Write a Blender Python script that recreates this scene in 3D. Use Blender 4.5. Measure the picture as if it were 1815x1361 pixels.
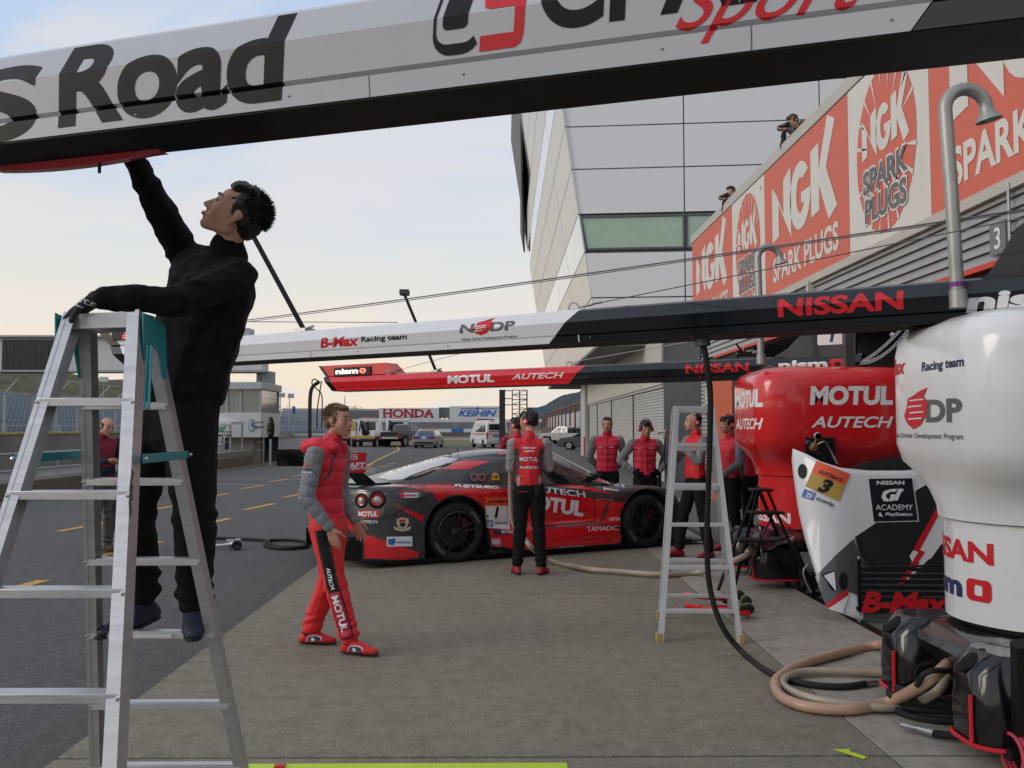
import bpy, bmesh, math, random
from mathutils import Vector as V, Matrix, noise
from mathutils.bvhtree import BVHTree
random.seed(7)
SC = bpy.context.scene
for _o in list(bpy.data.objects): bpy.data.objects.remove(_o)
COL = SC.collection
R = math.radians

# ---------------------------------------------------------------- camera, sky, sun, exposure
FPX, CX, CY = 1550.0, 907.5, 680.5            # focal length and centre in photograph pixels
PITCH, YAW, EYE = math.atan((757-CY)/FPX), math.atan((CX-893)/FPX), 1.6
cd = bpy.data.cameras.new('camera'); cam = bpy.data.objects.new('camera', cd); COL.objects.link(cam)
cam.location = (0, 0, EYE); cam.rotation_euler = (R(90)+PITCH, 0, -YAW)
cd.sensor_width = 36; cd.lens = 36*FPX/1815; cd.clip_start = .05; cd.clip_end = 6000
SC.camera = cam

SUN_EL, SUN_AZ = R(24), R(-108)                 # azimuth from +Y towards +X
world = bpy.data.worlds.new('World'); SC.world = world; world.use_nodes = True
nt = world.node_tree; N = nt.nodes; L = nt.links; N.clear()
def wn(t, **k):
    n = N.new(t)
    for a, b in k.items(): setattr(n, a, b)
    return n
tc = wn('ShaderNodeTexCoord'); sep = wn('ShaderNodeSeparateXYZ'); L.new(tc.outputs['Generated'], sep.inputs[0])
sky = wn('ShaderNodeTexSky', sky_type='NISHITA', sun_disc=False, sun_elevation=SUN_EL, sun_rotation=SUN_AZ, air_density=1.2, dust_density=2.0)
ramp = wn('ShaderNodeValToRGB'); L.new(sep.outputs['Z'], ramp.inputs[0])
el = ramp.color_ramp.elements
el[0].position = 0; el[0].color = (.98, .82, .62, 1); el[1].position = 1; el[1].color = (.56, .63, .76, 1)
for p, c in ((.09, (.95, .84, .70)), (.2, (.76, .79, .82)), (.36, (.52, .67, .90)), (.6, (.54, .65, .84))):
    e = el.new(p); e.color = (*c, 1)
# cloud layer, projected on a plane overhead
dz = wn('ShaderNodeMath', operation='ADD'); dz.inputs[1].default_value = .22; L.new(sep.outputs['Z'], dz.inputs[0])
vd = wn('ShaderNodeVectorMath', operation='DIVIDE'); cmb = wn('ShaderNodeCombineXYZ')
for i in range(3): L.new(dz.outputs[0], cmb.inputs[i])
L.new(tc.outputs['Generated'], vd.inputs[0]); L.new(cmb.outputs[0], vd.inputs[1])
mp = wn('ShaderNodeMapping'); mp.inputs['Scale'].default_value = (1.0, 1.5, .5); mp.inputs['Location'].default_value = (3.1, .7, 0)
L.new(vd.outputs[0], mp.inputs[0])
no = wn('ShaderNodeTexNoise'); no.inputs['Scale'].default_value = 2.0; no.inputs['Detail'].default_value = 7; no.inputs['Roughness'].default_value = .52
no.inputs['Distortion'].default_value = .5
L.new(mp.outputs[0], no.inputs['Vector'])
cr = wn('ShaderNodeValToRGB'); cr.color_ramp.elements[0].position = .40; cr.color_ramp.elements[1].position = .60; cr.color_ramp.interpolation = 'EASE'
L.new(no.outputs['Fac'], cr.inputs[0])
cm = wn('ShaderNodeMath', operation='MULTIPLY'); cm.inputs[1].default_value = .66; L.new(cr.outputs[0], cm.inputs[0])
mx = wn('ShaderNodeMixRGB'); mx.inputs[2].default_value = (.84, .80, .79, 1)
L.new(cm.outputs[0], mx.inputs[0]); L.new(ramp.outputs[0], mx.inputs[1])
b1 = wn('ShaderNodeBackground'); b1.inputs[1].default_value = .06; L.new(sky.outputs[0], b1.inputs[0])
b2 = wn('ShaderNodeBackground'); b2.inputs[1].default_value = .93; L.new(mx.outputs[0], b2.inputs[0])
ms = wn('ShaderNodeMixShader'); ms.inputs[0].default_value = .85
L.new(b1.outputs[0], ms.inputs[1]); L.new(b2.outputs[0], ms.inputs[2])
wo = wn('ShaderNodeOutputWorld'); L.new(ms.outputs[0], wo.inputs[0])

sl = bpy.data.lights.new('sun', 'SUN'); sl.energy = 1.0; sl.angle = R(28); sl.color = (1, .9, .78)
so = bpy.data.objects.new('sun', sl); COL.objects.link(so)
sd = V((math.sin(SUN_AZ)*math.cos(SUN_EL), math.cos(SUN_AZ)*math.cos(SUN_EL), math.sin(SUN_EL)))
so.rotation_euler = (-sd).to_track_quat('-Z', 'Y').to_euler()
SC.view_settings.view_transform = 'Standard'; SC.view_settings.look = 'None'
SC.view_settings.exposure = .22; SC.view_settings.gamma = 1; SC.view_settings.use_curve_mapping = False

# ---------------------------------------------------------------- measuring helpers
def ray(px, py):
    u, v = (px-CX)/FPX, (CY-py)/FPX
    y = math.cos(PITCH)-v*math.sin(PITCH); z = math.sin(PITCH)+v*math.cos(PITCH)
    return V((u*math.cos(YAW)+y*math.sin(YAW), -u*math.sin(YAW)+y*math.cos(YAW), z))
def at(px, py, Y):
    r = ray(px, py); return V((0, 0, EYE))+r*(Y/r.y)
def gnd(px, py, z=0.0):
    r = ray(px, py); return V((0, 0, EYE))+r*((z-EYE)/r.z)
def onplane(px, py, o, n):
    r = ray(px, py); e = V((0, 0, EYE)); return e+r*((V(o)-e).dot(V(n))/r.dot(V(n)))

# ---------------------------------------------------------------- materials
def srgb(*c):
    f = lambda x: (x/255/12.92 if x/255 <= .04045 else ((x/255+.055)/1.055)**2.4)
    return tuple(f(x) for x in c)
MATS = {}
def mat(name, col, rough=.5, metal=0, var=.12, scale=6, bump=0, bscale=60, coat=0, spec=.5, rvar=.12, stretch=(1, 1, 1), emit=0, col2=None, alpha=1, ior=1.45, trans=0, sheen=0):
    if name in MATS: return MATS[name]
    m = bpy.data.materials.new(name); m.use_nodes = True; t = m.node_tree; n = t.nodes; l = t.links
    p = n['Principled BSDF']; c = (*col[:3], 1)
    p.inputs['Metallic'].default_value = metal; p.inputs['Roughness'].default_value = rough
    p.inputs['Coat Weight'].default_value = coat; p.inputs['Coat Roughness'].default_value = .06
    p.inputs['Specular IOR Level'].default_value = spec; p.inputs['Sheen Weight'].default_value = sheen
    p.inputs['Transmission Weight'].default_value = trans; p.inputs['IOR'].default_value = ior
    if alpha < 1: p.inputs['Alpha'].default_value = alpha
    if emit:
        p.inputs['Emission Color'].default_value = c; p.inputs['Emission Strength'].default_value = emit
    tcn = n.new('ShaderNodeTexCoord'); mpn = n.new('ShaderNodeMapping'); mpn.inputs['Scale'].default_value = stretch
    l.new(tcn.outputs['Object'], mpn.inputs[0])
    nz = n.new('ShaderNodeTexNoise'); nz.inputs['Scale'].default_value = scale; nz.inputs['Detail'].default_value = 8; nz.inputs['Roughness'].default_value = .62
    l.new(mpn.outputs[0], nz.inputs['Vector'])
    mr = n.new('ShaderNodeMapRange'); mr.inputs['From Min'].default_value = .28; mr.inputs['From Max'].default_value = .72
    l.new(nz.outputs['Fac'], mr.inputs[0])
    mxn = n.new('ShaderNodeMixRGB')
    c2 = col2 if col2 else tuple(x*(1-var) for x in col)
    c1 = col if col2 else tuple(min(1, x*(1+var)) for x in col)
    mxn.inputs[1].default_value = (*c2[:3], 1); mxn.inputs[2].default_value = (*c1[:3], 1)
    l.new(mr.outputs[0], mxn.inputs[0]); l.new(mxn.outputs[0], p.inputs['Base Color'])
    mr2 = n.new('ShaderNodeMapRange'); mr2.inputs['To Min'].default_value = max(0, rough-rvar); mr2.inputs['To Max'].default_value = min(1, rough+rvar)
    l.new(nz.outputs['Fac'], mr2.inputs[0]); l.new(mr2.outputs[0], p.inputs['Roughness'])
    if bump:
        nb = n.new('ShaderNodeTexNoise'); nb.inputs['Scale'].default_value = bscale; nb.inputs['Detail'].default_value = 4
        l.new(mpn.outputs[0], nb.inputs['Vector'])
        bp = n.new('ShaderNodeBump'); bp.inputs['Strength'].default_value = bump; bp.inputs['Distance'].default_value = .004
        l.new(nb.outputs['Fac'], bp.inputs['Height']); l.new(bp.outputs[0], p.inputs['Normal'])
    MATS[name] = m; return m
def ground_mat(name, base, dark, light, speck, sscale, patch=.35, bump=.5, cracks=0):
    """aggregate surface: fine speckle, broad stains, wear"""
    m = bpy.data.materials.new(name); m.use_nodes = True; t = m.node_tree; n = t.nodes; l = t.links
    p = n['Principled BSDF']; tcn = n.new('ShaderNodeTexCoord'); g = n.new('ShaderNodeNewGeometry')
    def nz(s, d, r=.6, st=(1, 1, 1)):
        mpn = n.new('ShaderNodeMapping'); mpn.inputs['Scale'].default_value = st; l.new(g.outputs['Position'], mpn.inputs[0])
        a = n.new('ShaderNodeTexNoise'); a.inputs['Scale'].default_value = s; a.inputs['Detail'].default_value = d; a.inputs['Roughness'].default_value = r
        l.new(mpn.outputs[0], a.inputs['Vector']); return a
    def mixc(f, a, b, mode='MIX'):
        x = n.new('ShaderNodeMixRGB'); x.blend_type = mode
        for i, s in ((0, f), (1, a), (2, b)):
            if isinstance(s, (int, float)): x.inputs[i].default_value = s
            elif isinstance(s, tuple): x.inputs[i].default_value = (*s, 1)
            else: l.new(s, x.inputs[i])
        return x.outputs[0]
    def rng(s, a, b, c=0, d=1):
        x = n.new('ShaderNodeMapRange'); x.inputs[1].default_value = a; x.inputs[2].default_value = b; x.inputs[3].default_value = c; x.inputs[4].default_value = d
        l.new(s, x.inputs[0]); return x.outputs[0]
    big = nz(.9, 10, .68, (1.5, .8, 1)); mid = nz(9, 7, .72); fine = nz(sscale*.55, 3, .85); grit = nz(sscale*1.15, 2, .85)
    c = mixc(rng(big.outputs['Fac'], .3, .7), dark, base)
    c = mixc(rng(mid.outputs['Fac'], .50, .70, 0, patch), c, light)
    c = mixc(rng(mid.outputs['Fac'], .50, .34, 0, patch*1.3), c, tuple(x*.6 for x in dark))
    c = mixc(rng(fine.outputs['Fac'], .50, .66, 0, speck), c, light)
    c = mixc(rng(grit.outputs['Fac'], .52, .62, 0, speck*1.2), c, tuple(x*.25 for x in dark))
    if cracks:
        st = nz(1.1, 10, .7, (3.5, .6, 1)); c = mixc(rng(st.outputs['Fac'], .58, .72, 0, cracks), c, tuple(x*.55 for x in dark))
    l.new(c, p.inputs['Base Color']); p.inputs['Roughness'].default_value = .85; p.inputs['Specular IOR Level'].default_value = .3
    bp = n.new('ShaderNodeBump'); bp.inputs['Strength'].default_value = bump; bp.inputs['Distance'].default_value = .003
    l.new(fine.outputs['Fac'], bp.inputs['Height']); l.new(bp.outputs[0], p.inputs['Normal'])
    MATS[name] = m; return m

RED = mat('gloss_red_paint', (.62, .011, .016), .25, coat=.8, var=.04, rvar=.05)
REDCLOTH = mat('red_cloth', (.60, .016, .040), .62, var=.12, scale=9, bump=.25, bscale=300, sheen=.1)
REDCLOTH2 = mat('orange_red_race_suit', (.66, .018, .022), .7, var=.12, scale=9, bump=.3, bscale=300, sheen=.1)
GREYCLOTH = mat('grey_padded_cloth', (.17, .18, .195), .6, var=.14, scale=9, bump=.25, bscale=300, sheen=.1)
DGREYCLOTH = mat('dark_grey_cloth', (.05, .05, .055), .7, var=.15, bump=.2, bscale=200)
BLACKFLEECE = mat('black_fleece', (.0075, .0075, .009), .95, var=.3, scale=30, bump=.5, bscale=220, spec=.15, sheen=.04)
BLACKCLOTH = mat('black_trouser_cloth', (.010, .010, .012), .88, var=.25, scale=14, bump=.3, bscale=180, spec=.2)
NAVYCLOTH = mat('navy_cloth', (.012, .018, .04), .85, var=.2, bump=.3, bscale=180)
SKIN = mat('skin', (.50, .28, .19), .5, var=.14, scale=22, bump=.08, bscale=160, rvar=.06)
SKIN2 = mat('fair_skin', (.44, .22, .155), .5, var=.14, scale=22, bump=.08, bscale=160, rvar=.06)
HAIRB = mat('black_hair', (.012, .009, .008), .45, var=.5, scale=70, bump=.8, bscale=160, stretch=(1, 1, .3))
HAIRBR = mat('brown_hair', (.14, .075, .035), .5, var=.45, scale=70, bump=.8, bscale=160, stretch=(1, 1, .3))
HAIRDB = mat('dark_brown_hair', (.05, .022, .012), .5, var=.45, scale=70, bump=.8, bscale=160, stretch=(1, 1, .3))
ALU = mat('brushed_aluminium', (.56, .56, .57), .42, .75, var=.12, scale=4, bump=.12, bscale=40, stretch=(1, 1, 12), rvar=.14)
ALUD = mat('dull_aluminium', (.36, .36, .34), .5, .7, var=.22, scale=6, bump=.15, bscale=40)
STEEL = mat('steel', (.45, .45, .46), .3, .9, var=.15)
TEAL = mat('teal_plastic', (.02, .24, .26), .4, var=.1)
BLACKP = mat('black_plastic', (.008, .008, .009), .45, var=.2, rvar=.1, spec=.35)
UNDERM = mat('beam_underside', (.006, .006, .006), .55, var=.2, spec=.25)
BLACKG = mat('black_gloss_paint', (.007, .008, .010), .18, coat=.45, var=.1, rvar=.05)
DGREYP = mat('dark_grey_gloss_paint', (.022, .024, .029), .22, coat=.5, var=.08, rvar=.05)
RUBBER = mat('rubber', (.012, .012, .012), .75, var=.3, bump=.2, bscale=90)
WHITEP = mat('white_gloss_paint', (.70, .71, .73), .22, coat=.5, var=.03, rvar=.05)
WHITEM = mat('white_print', (.74, .74, .75), .45, var=.03)
BLACKM = mat('black_print', (.006, .006, .007), .5, var=.1, spec=.3)
REDM = mat('red_print', (.55, .012, .02), .4, var=.05)
NAVYM = mat('navy_print', (.02, .03, .10), .4, var=.1)
BLUEM = mat('blue_print', (.03, .12, .42), .4, var=.1)
GREYM = mat('grey_print', (.11, .11, .12), .45, var=.1)
YELM = mat('yellow_print', (.62, .36, .03), .5, var=.15)
GREENM = mat('green_print', (.04, .30, .14), .45, var=.1)
CREAMM = mat('cream_print', (.60, .54, .40), .5, var=.08)
GLASSD = mat('dark_glass', (.012, .014, .016), .06, var=.1, rvar=.02, coat=.5)
GLASSL = mat('tinted_rear_glass', (.10, .12, .14), .05, .35, var=.05, rvar=.02, coat=1)

# ---------------------------------------------------------------- object helpers
WM = {}
def thing(name, label, cat, loc=(0, 0, 0), rz=0, group=None, M=None):
    o = bpy.data.objects.new(name, None); COL.objects.link(o); o.empty_display_size = .1
    m = M if M is not None else Matrix.Translation(V(loc)) @ Matrix.Rotation(rz, 4, 'Z')
    o.matrix_world = m; WM[o.name] = m.copy()
    o['label'] = label; o['category'] = cat
    if group: o['group'] = group
    return o
def tag(o, label=None, cat=None, group=None, kind=None):
    for k, v in (('label', label), ('category', cat), ('group', group), ('kind', kind)):
        if v: o[k] = v
    return o
def link(name, verts, faces, m, parent=None, space='W', ang=35, fm=None, bevel=0, base=None):
    """one mesh object; verts in world ('W') or in the parent's frame ('L')"""
    me = bpy.data.meshes.new(name)
    verts = [V(v) for v in verts]
    if parent is not None:
        M = WM[parent.name]
        if space == 'W':
            Mi = M.inverted(); verts = [Mi @ v for v in verts]
    else:
        if base is None:
            xs = [v.x for v in verts]; ys = [v.y for v in verts]; base = ((min(xs)+max(xs))/2, (min(ys)+max(ys))/2, min(v.z for v in verts))
        M = Matrix.Translation(V(base)); verts = [v-V(base) for v in verts]
    me.from_pydata(verts, [], faces); me.update()
    ms = m if isinstance(m, (list, tuple)) else [m]
    for x in ms: me.materials.append(x)
    if fm: me.polygons.foreach_set('material_index', fm)
    me.polygons.foreach_set('use_smooth', [True]*len(me.polygons)); me.set_sharp_from_angle(angle=R(ang))
    o = bpy.data.objects.new(name, me); COL.objects.link(o)
    if parent is not None: o.parent = parent
    else: o.matrix_world = M
    WM[o.name] = M.copy()
    if bevel:
        b = o.modifiers.new('bevel', 'BEVEL'); b.width = bevel; b.segments = 2; b.limit_method = 'ANGLE'; b.angle_limit = R(40)
    return o
class B:
    def __init__(s, M=None): s.v = []; s.f = []; s.m = M
    def add(s, vs, fs):
        k = len(s.v); s.v += [(s.m @ V(x) if s.m else V(x)) for x in vs]; s.f += [tuple(i+k for i in f) for f in fs]; return s
    def hexa(s, p): return s.add(p, [(0, 3, 2, 1), (4, 5, 6, 7), (0, 1, 5, 4), (1, 2, 6, 5), (2, 3, 7, 6), (3, 0, 4, 7)])
    def box(s, c, d, rz=0, Mx=None):
        m = Mx if Mx is not None else Matrix.Translation(V(c)) @ Matrix.Rotation(rz, 4, 'Z')
        x, y, z = [k/2 for k in d]
        return s.hexa([m @ V(q) for q in ((-x, -y, -z), (x, -y, -z), (x, y, -z), (-x, y, -z), (-x, -y, z), (x, -y, z), (x, y, z), (-x, y, z))])
    def bar(s, a, b, w, h, up=(0, 0, 1)):
        """rectangular bar from a to b"""
        a, b = V(a), V(b); d = (b-a).normalized(); u = V(up); u = (u-d*u.dot(d))
        if u.length < 1e-4: u = V((0, 1, 0))-d*d.y
        u.normalize(); r = d.cross(u)
        p = []
        for q in (a, b): p += [q-r*w/2-u*h/2, q+r*w/2-u*h/2, q+r*w/2+u*h/2, q-r*w/2+u*h/2]
        return s.hexa(p)
    def prism(s, poly, ext):
        n = len(poly); e = V(ext); p = [V(q) for q in poly]
        return s.add(p+[q+e for q in p], [tuple(range(n))[::-1], tuple(range(n, 2*n))]+[(i, (i+1) % n, (i+1) % n+n, i+n) for i in range(n)])
    def tube(s, pts, r, n=10, caps=True, closed=False):
        pts = [V(p) for p in pts]; rs = r if isinstance(r, (list, tuple)) else [r]*len(pts)
        k = len(pts); vs = []; prev = None
        for i, p in enumerate(pts):
            if closed: d = pts[(i+1) % k]-pts[i-1]
            else: d = pts[min(i+1, k-1)]-pts[max(i-1, 0)]
            d.normalize()
            if prev is None:
                u = V((0, 0, 1)) if abs(d.z) < .9 else V((1, 0, 0))
            else: u = prev
            u = (u-d*u.dot(d)).normalized(); prev = u; w = d.cross(u)
            vs += [p+(u*math.cos(t)+w*math.sin(t))*rs[i] for t in [2*math.pi*j/n for j in range(n)]]
        fs = []
        for i in range(k if closed else k-1):
            for j in range(n): fs.append((i*n+j, i*n+(j+1) % n, ((i+1) % k)*n+(j+1) % n, ((i+1) % k)*n+j))
        if caps and not closed: fs += [tuple(range(n))[::-1], tuple((k-1)*n+j for j in range(n))]
        return s.add(vs, fs)
    def lathe(s, prof, M, n=24, caps=True):
        """profile of (radius, z) turned about M's z axis"""
        vs = []; fs = []
        for r, z in prof: vs += [M @ V((r*math.cos(2*math.pi*j/n), r*math.sin(2*math.pi*j/n), z)) for j in range(n)]
        for i in range(len(prof)-1):
            for j in range(n): fs.append((i*n+j, i*n+(j+1) % n, (i+1)*n+(j+1) % n, (i+1)*n+j))
        if caps and prof[0][0] > 1e-5: fs.append(tuple(range(n))[::-1])
        if caps and prof[-1][0] > 1e-5: fs.append(tuple((len(prof)-1)*n+j for j in range(n)))
        return s.add(vs, fs)
    def ell(s, c, r, n=12, M=None):
        m = M if M is not None else Matrix.Identity(4); vs = []; fs = []; k = n//2
        rr = r if isinstance(r, (tuple, list)) else (r, r, r)
        for i in range(k+1):
            a = math.pi*i/k
            for j in range(n):
                b = 2*math.pi*j/n; vs.append(V(c)+(m.to_3x3() @ V((rr[0]*math.sin(a)*math.cos(b), rr[1]*math.sin(a)*math.sin(b), rr[2]*math.cos(a)))))
        for i in range(k):
            for j in range(n): fs.append((i*n+j, (i+1)*n+j, (i+1)*n+(j+1) % n, i*n+(j+1) % n))
        return s.add(vs, fs)
    def grid(s, g, thick=None):
        h, w = len(g), len(g[0]); vs = [q for row in g for q in row]
        return s.add(vs, [(i*w+j, i*w+j+1, (i+1)*w+j+1, (i+1)*w+j) for i in range(h-1) for j in range(w-1)])
    def out(s, name, m, parent=None, space='W', **k): return link(name, s.v, s.f, m, parent, space, **k)
def spline(pts, n=8, closed=False):
    P = [V(p) for p in pts]; k = len(P); o = []
    for i in range(k if closed else k-1):
        p0 = P[i-1] if (i > 0 or closed) else P[0]*2-P[1]
        p1 = P[i]; p2 = P[(i+1) % k]; p3 = P[(i+2) % k] if (closed or i+2 < k) else P[-1]*2-P[-2]
        for j in range(n):
            t = j/n; o.append(.5*((2*p1)+(p2-p0)*t+(2*p0-5*p1+4*p2-p3)*t*t+(3*p1-p0-3*p2+p3)*t**3))
    if not closed: o.append(P[-1])
    return o
def solid(o, t, off=-1):
    m = o.modifiers.new('thickness', 'SOLIDIFY'); m.thickness = t; m.offset = off; return o
def copy_tree(o, parent=None):
    c = o.copy(); COL.objects.link(c); c.parent = parent; WM[c.name] = WM[o.name].copy()
    for ch in list(o.children): copy_tree(ch, c)
    return c
def place_copy(o, loc, rz=0, label=None, rot=None):
    c = copy_tree(o); m = Matrix.Translation(V(loc)) @ Matrix.Rotation(rz, 4, 'Z')
    c.matrix_world = m; WM[c.name] = m
    if label: c['label'] = label
    return c

# ---------------------------------------------------------------- lettering
_TX = {}
def glyphs(s, bold=.0, shear=0.0, space=1.0, res=5):
    k = (s, bold, shear, space, res)
    if k in _TX: return _TX[k]
    c = bpy.data.curves.new('t', 'FONT'); c.body = s; c.resolution_u = res; c.offset = bold; c.shear = shear; c.space_character = space
    o = bpy.data.objects.new('t', c); COL.objects.link(o)
    me = bpy.data.meshes.new_from_object(o.evaluated_get(bpy.context.evaluated_depsgraph_get()))
    vs = [(v.co.x, v.co.y) for v in me.vertices]; fs = [tuple(p.vertices) for p in me.polygons]
    bpy.data.objects.remove(o); bpy.data.curves.remove(c); bpy.data.meshes.remove(me)
    x0 = min(v[0] for v in vs); x1 = max(v[0] for v in vs); y0 = min(v[1] for v in vs); y1 = max(v[1] for v in vs)
    r = ([((a-x0)/(x1-x0), (b-y0)/(y1-y0)) for a, b in vs], fs); _TX[k] = r; return r
def decal(vs, fs, mapf, m, parent, name='lettering', maxlen=None, space='L', cuts=()):
    """2-D shape (vs, fs) laid on a surface by mapf(u, v) -> point or None"""
    bm = bmesh.new(); bv = [bm.verts.new((a, b, 0)) for a, b in vs]
    for f in fs:
        try: bm.faces.new([bv[i] for i in f])
        except ValueError: pass
    cuts = cuts or getattr(mapf, 'cuts', ())
    for y in cuts: bmesh.ops.bisect_plane(bm, geom=bm.verts[:]+bm.edges[:]+bm.faces[:], plane_co=(0, y, 0), plane_no=(0, 1, 0))
    if cuts: maxlen = None; bmesh.ops.triangulate(bm, faces=bm.faces)
    if maxlen:
        bmesh.ops.remove_doubles(bm, verts=bm.verts, dist=1e-6)
        bmesh.ops.triangulate(bm, faces=bm.faces)
        for _ in range(9):
            e = [e for e in bm.edges if e.calc_length() > maxlen]
            if not e: break
            bmesh.ops.subdivide_edges(bm, edges=e, cuts=1); bmesh.ops.triangulate(bm, faces=bm.faces)
    bm.verts.ensure_lookup_table(); P = [mapf(v.co.x, v.co.y) for v in bm.verts]
    bm.verts.index_update(); F = [tuple(v.index for v in f.verts) for f in bm.faces]; bm.free()
    F = [f for f in F if all(P[i] is not None for i in f)]
    if not F: return None
    used = sorted({i for f in F for i in f}); ix = {u: i for i, u in enumerate(used)}
    return link(name, [P[i] for i in used], [tuple(ix[i] for i in f) for f in F], m, parent, space, ang=60 if not cuts else 8)
def text(s, w, h, mapf, m, parent, bold=.02, shear=0, space=1.0, maxlen=None, name='lettering', sp='L', x=0, y=0, res=5):
    vs, fs = glyphs(s, bold, shear, space, res)
    return decal([(x+a*w, y+b*h) for a, b in vs], fs, mapf, m, parent, name, maxlen, sp)
def poly(pts, mapf, m, parent, name='graphic', maxlen=None, sp='L'):
    return decal(pts, [tuple(range(len(pts)))], mapf, m, parent, name, maxlen, sp)
def flat(o, r, u):
    o, r, u = V(o), V(r), V(u); return lambda a, b: o+r*a+u*b
def projector(trees, o, r, u, d, off=.003, back=1.0, maxd=4):
    o, r, u, d = V(o), V(r), V(u), V(d).normalized()
    def f(a, b):
        p = o+r*a+u*b-d*back; best = None
        for t in trees:
            h = t.ray_cast(p, d, maxd)
            if h[0] is not None and (best is None or h[3] < best[3]): best = h
        if best is None: return None
        n = best[1]
        if n.dot(d) > 0: n = -n
        return best[0]+n*off*.4-d*off*.6
    return f
def tree_of(o):
    me = o.data; return BVHTree.FromPolygons([v.co for v in me.vertices], [p.vertices for p in me.polygons])
def ellipse(cx, cy, rx, ry, n=28): return [(cx+rx*math.cos(2*math.pi*i/n), cy+ry*math.sin(2*math.pi*i/n)) for i in range(n)]

# ================================================================ THE GROUND
ASPH = ground_mat('asphalt', (.105, .103, .103), (.080, .079, .080), (.20, .195, .19), .6, 85, .3, .5)
CONC = ground_mat('old_dark_concrete', (.240, .218, .172), (.185, .167, .130), (.385, .355, .275), .6, 95, .36, .6, cracks=.5)
CONCL = ground_mat('pale_concrete', (.36, .33, .285), (.29, .267, .23), (.47, .44, .38), .25, 120, .45, .3, cracks=.35)
CONCG = ground_mat('garage_floor_concrete', (.16, .155, .145), (.12, .115, .108), (.24, .23, .21), .3, 90, .4, .25)
GRASS = ground_mat('dry_grass', (.16, .14, .055), (.10, .11, .035), (.26, .21, .09), .6, 9, .6, .4)
HILLM = ground_mat('hillside_scrub', (.10, .085, .035), (.045, .06, .022), (.19, .12, .06), .6, .35, .6, .2)
HILLB = ground_mat('wooded_hill', (.035, .055, .055), (.022, .04, .042), (.06, .08, .07), .5, .12, .5, .2)
def sheet(name, x0, x1, y0, y1, z, m, nx=1, ny=1, **k):
    g = [[(x0+(x1-x0)*i/nx, y0+(y1-y0)*j/ny, z) for i in range(nx+1)] for j in range(ny+1)]
    return tag(B().grid(g).out(name, m, **k), kind='structure')
sheet('ground', -1500, 1500, -300, 3000, -.03, GRASS)
pl_ = sheet('pit_lane', -22, 40, -12, 200, -.006, ASPH)
apron = thing('concrete_apron', 'x', 'x'); del apron['label']; del apron['category']; apron['kind'] = 'structure'
for k in range(-2, 16):
    y0 = .15+4.19*k
    for x0, x1, m_ in ((-2.17, -.15, CONC), (-.15, 1.88, CONC), (1.88, 2.89, CONCL)):
        if x0 == -2.17: x1 = 1.88
        elif x0 == -.15: continue
        B().box(((x0+x1)/2, y0+2.09, -.02+.002*math.sin(k*3.1)), (x1-x0-.010, 4.166, .04)).out('concrete_slab', m_, apron, bevel=.004)
B().box((2.93, 30, -.006), (.07, 90, .02)).out('drain_channel', BLACKP, apron)
# broken edge where the tarmac meets the apron
g = []
for j in range(140):
    y = 2+j*.4; w = .16+.22*noise.noise(V((y*.7, 3, 0)))+.08*noise.noise(V((y*3, 9, 0)))
    g.append([(-2.18-max(.03, w), y, -.002), (-2.165, y, -.002)])
tag(B().grid(g).out('patched_tarmac_edge', ground_mat('tarmac_patch', (.10, .096, .09), (.075, .072, .07), (.17, .16, .15), .5, 80, .4), apron), kind='stuff')
sheet('garage_floor', 2.965, 14, -8, 62, -.002, CONCG)
sheet('white_floor_line', 3.0, 3.13, 16, 60, .003, mat('worn_white_line', (.42, .42, .42), .7, var=.3, scale=3))
YLINE = mat('worn_yellow_line', (.55, .30, .045), .7, var=.28, scale=5)
WLINE = mat('worn_white_line2', (.42, .42, .43), .7, var=.3, scale=4)
def strip(name, pts, w, m, z=0.0):
    g = []
    for i, p in enumerate(pts):
        p = V((*p, z)); d = V((*pts[min(i+1, len(pts)-1)], z))-V((*pts[max(i-1, 0)], z)); n = V((-d.y, d.x, 0)).normalized()*w/2
        g.append([p-n, p+n])
    return tag(B().grid(g).out(name, m), kind='structure')
for x, ys in ((-6.78, (7.6, 10.6, 13.6, 16.9, 19.9, 22.9, 25.8, 28.8, 31.8, 34.8)), (-4.95, (7.9, 11.0, 14.1, 17.1, 20.1, 23.1, 26.1, 29.1, 32.1, 35.1, 38.1))):
    for y in ys: strip('yellow_lane_dash', [(x-.08, y), (x+.14, y+1.4)], .15, YLINE)
strip('yellow_edge_line', [(-10.75, -2), (-10.6, 36), (-10.2, 60)], .12, YLINE)
strip('yellow_curved_line', [(-5.6, 36), (-6.0, 40.6), (-6.5, 48), (-7.4, 62), (-9.5, 78), (-14, 95)], .16, YLINE)
strip('yellow_far_line', [(-16, 52), (-12.5, 60), (-10.5, 70), (-10, 84)], .2, YLINE)
for x0, x1, y in ((-9.9, -6.2, 27.2), (-8.4, -6.6, 24.6), (-9.8, 2, 42.5)): strip('white_cross_line', [(x0, y), (x1, y)], .1, WLINE)
sheet('yellow_floor_tape', -1.86, .30, 4.17, 4.243, .0055, mat('fluorescent_tape', (.50, .68, .03), .5, var=.06))
tp = [gnd(1476, 1330), gnd(1506, 1329), gnd(1506, 1333), gnd(1537, 1343), gnd(1531, 1347)]
tag(B().prism([(p.x, p.y, .004) for p in tp], (0, 0, .001)).out('tape_piece', MATS['fluorescent_tape']), 'torn piece of fluorescent yellow tape stuck to the concrete by the long black hose', 'tape')
tag(B().box((-1.05, 4.20, .012), (.05, .03, .008)).out('tape_scrap', REDM), 'small scrap of red tape on the yellow floor tape', 'tape')
sheet('race_track', -60, -15.5, -40, 160, -.012, ASPH)
sheet('grass_infield', -12, 1.5, 76, 110, .002, GRASS, 6, 6)

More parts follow.
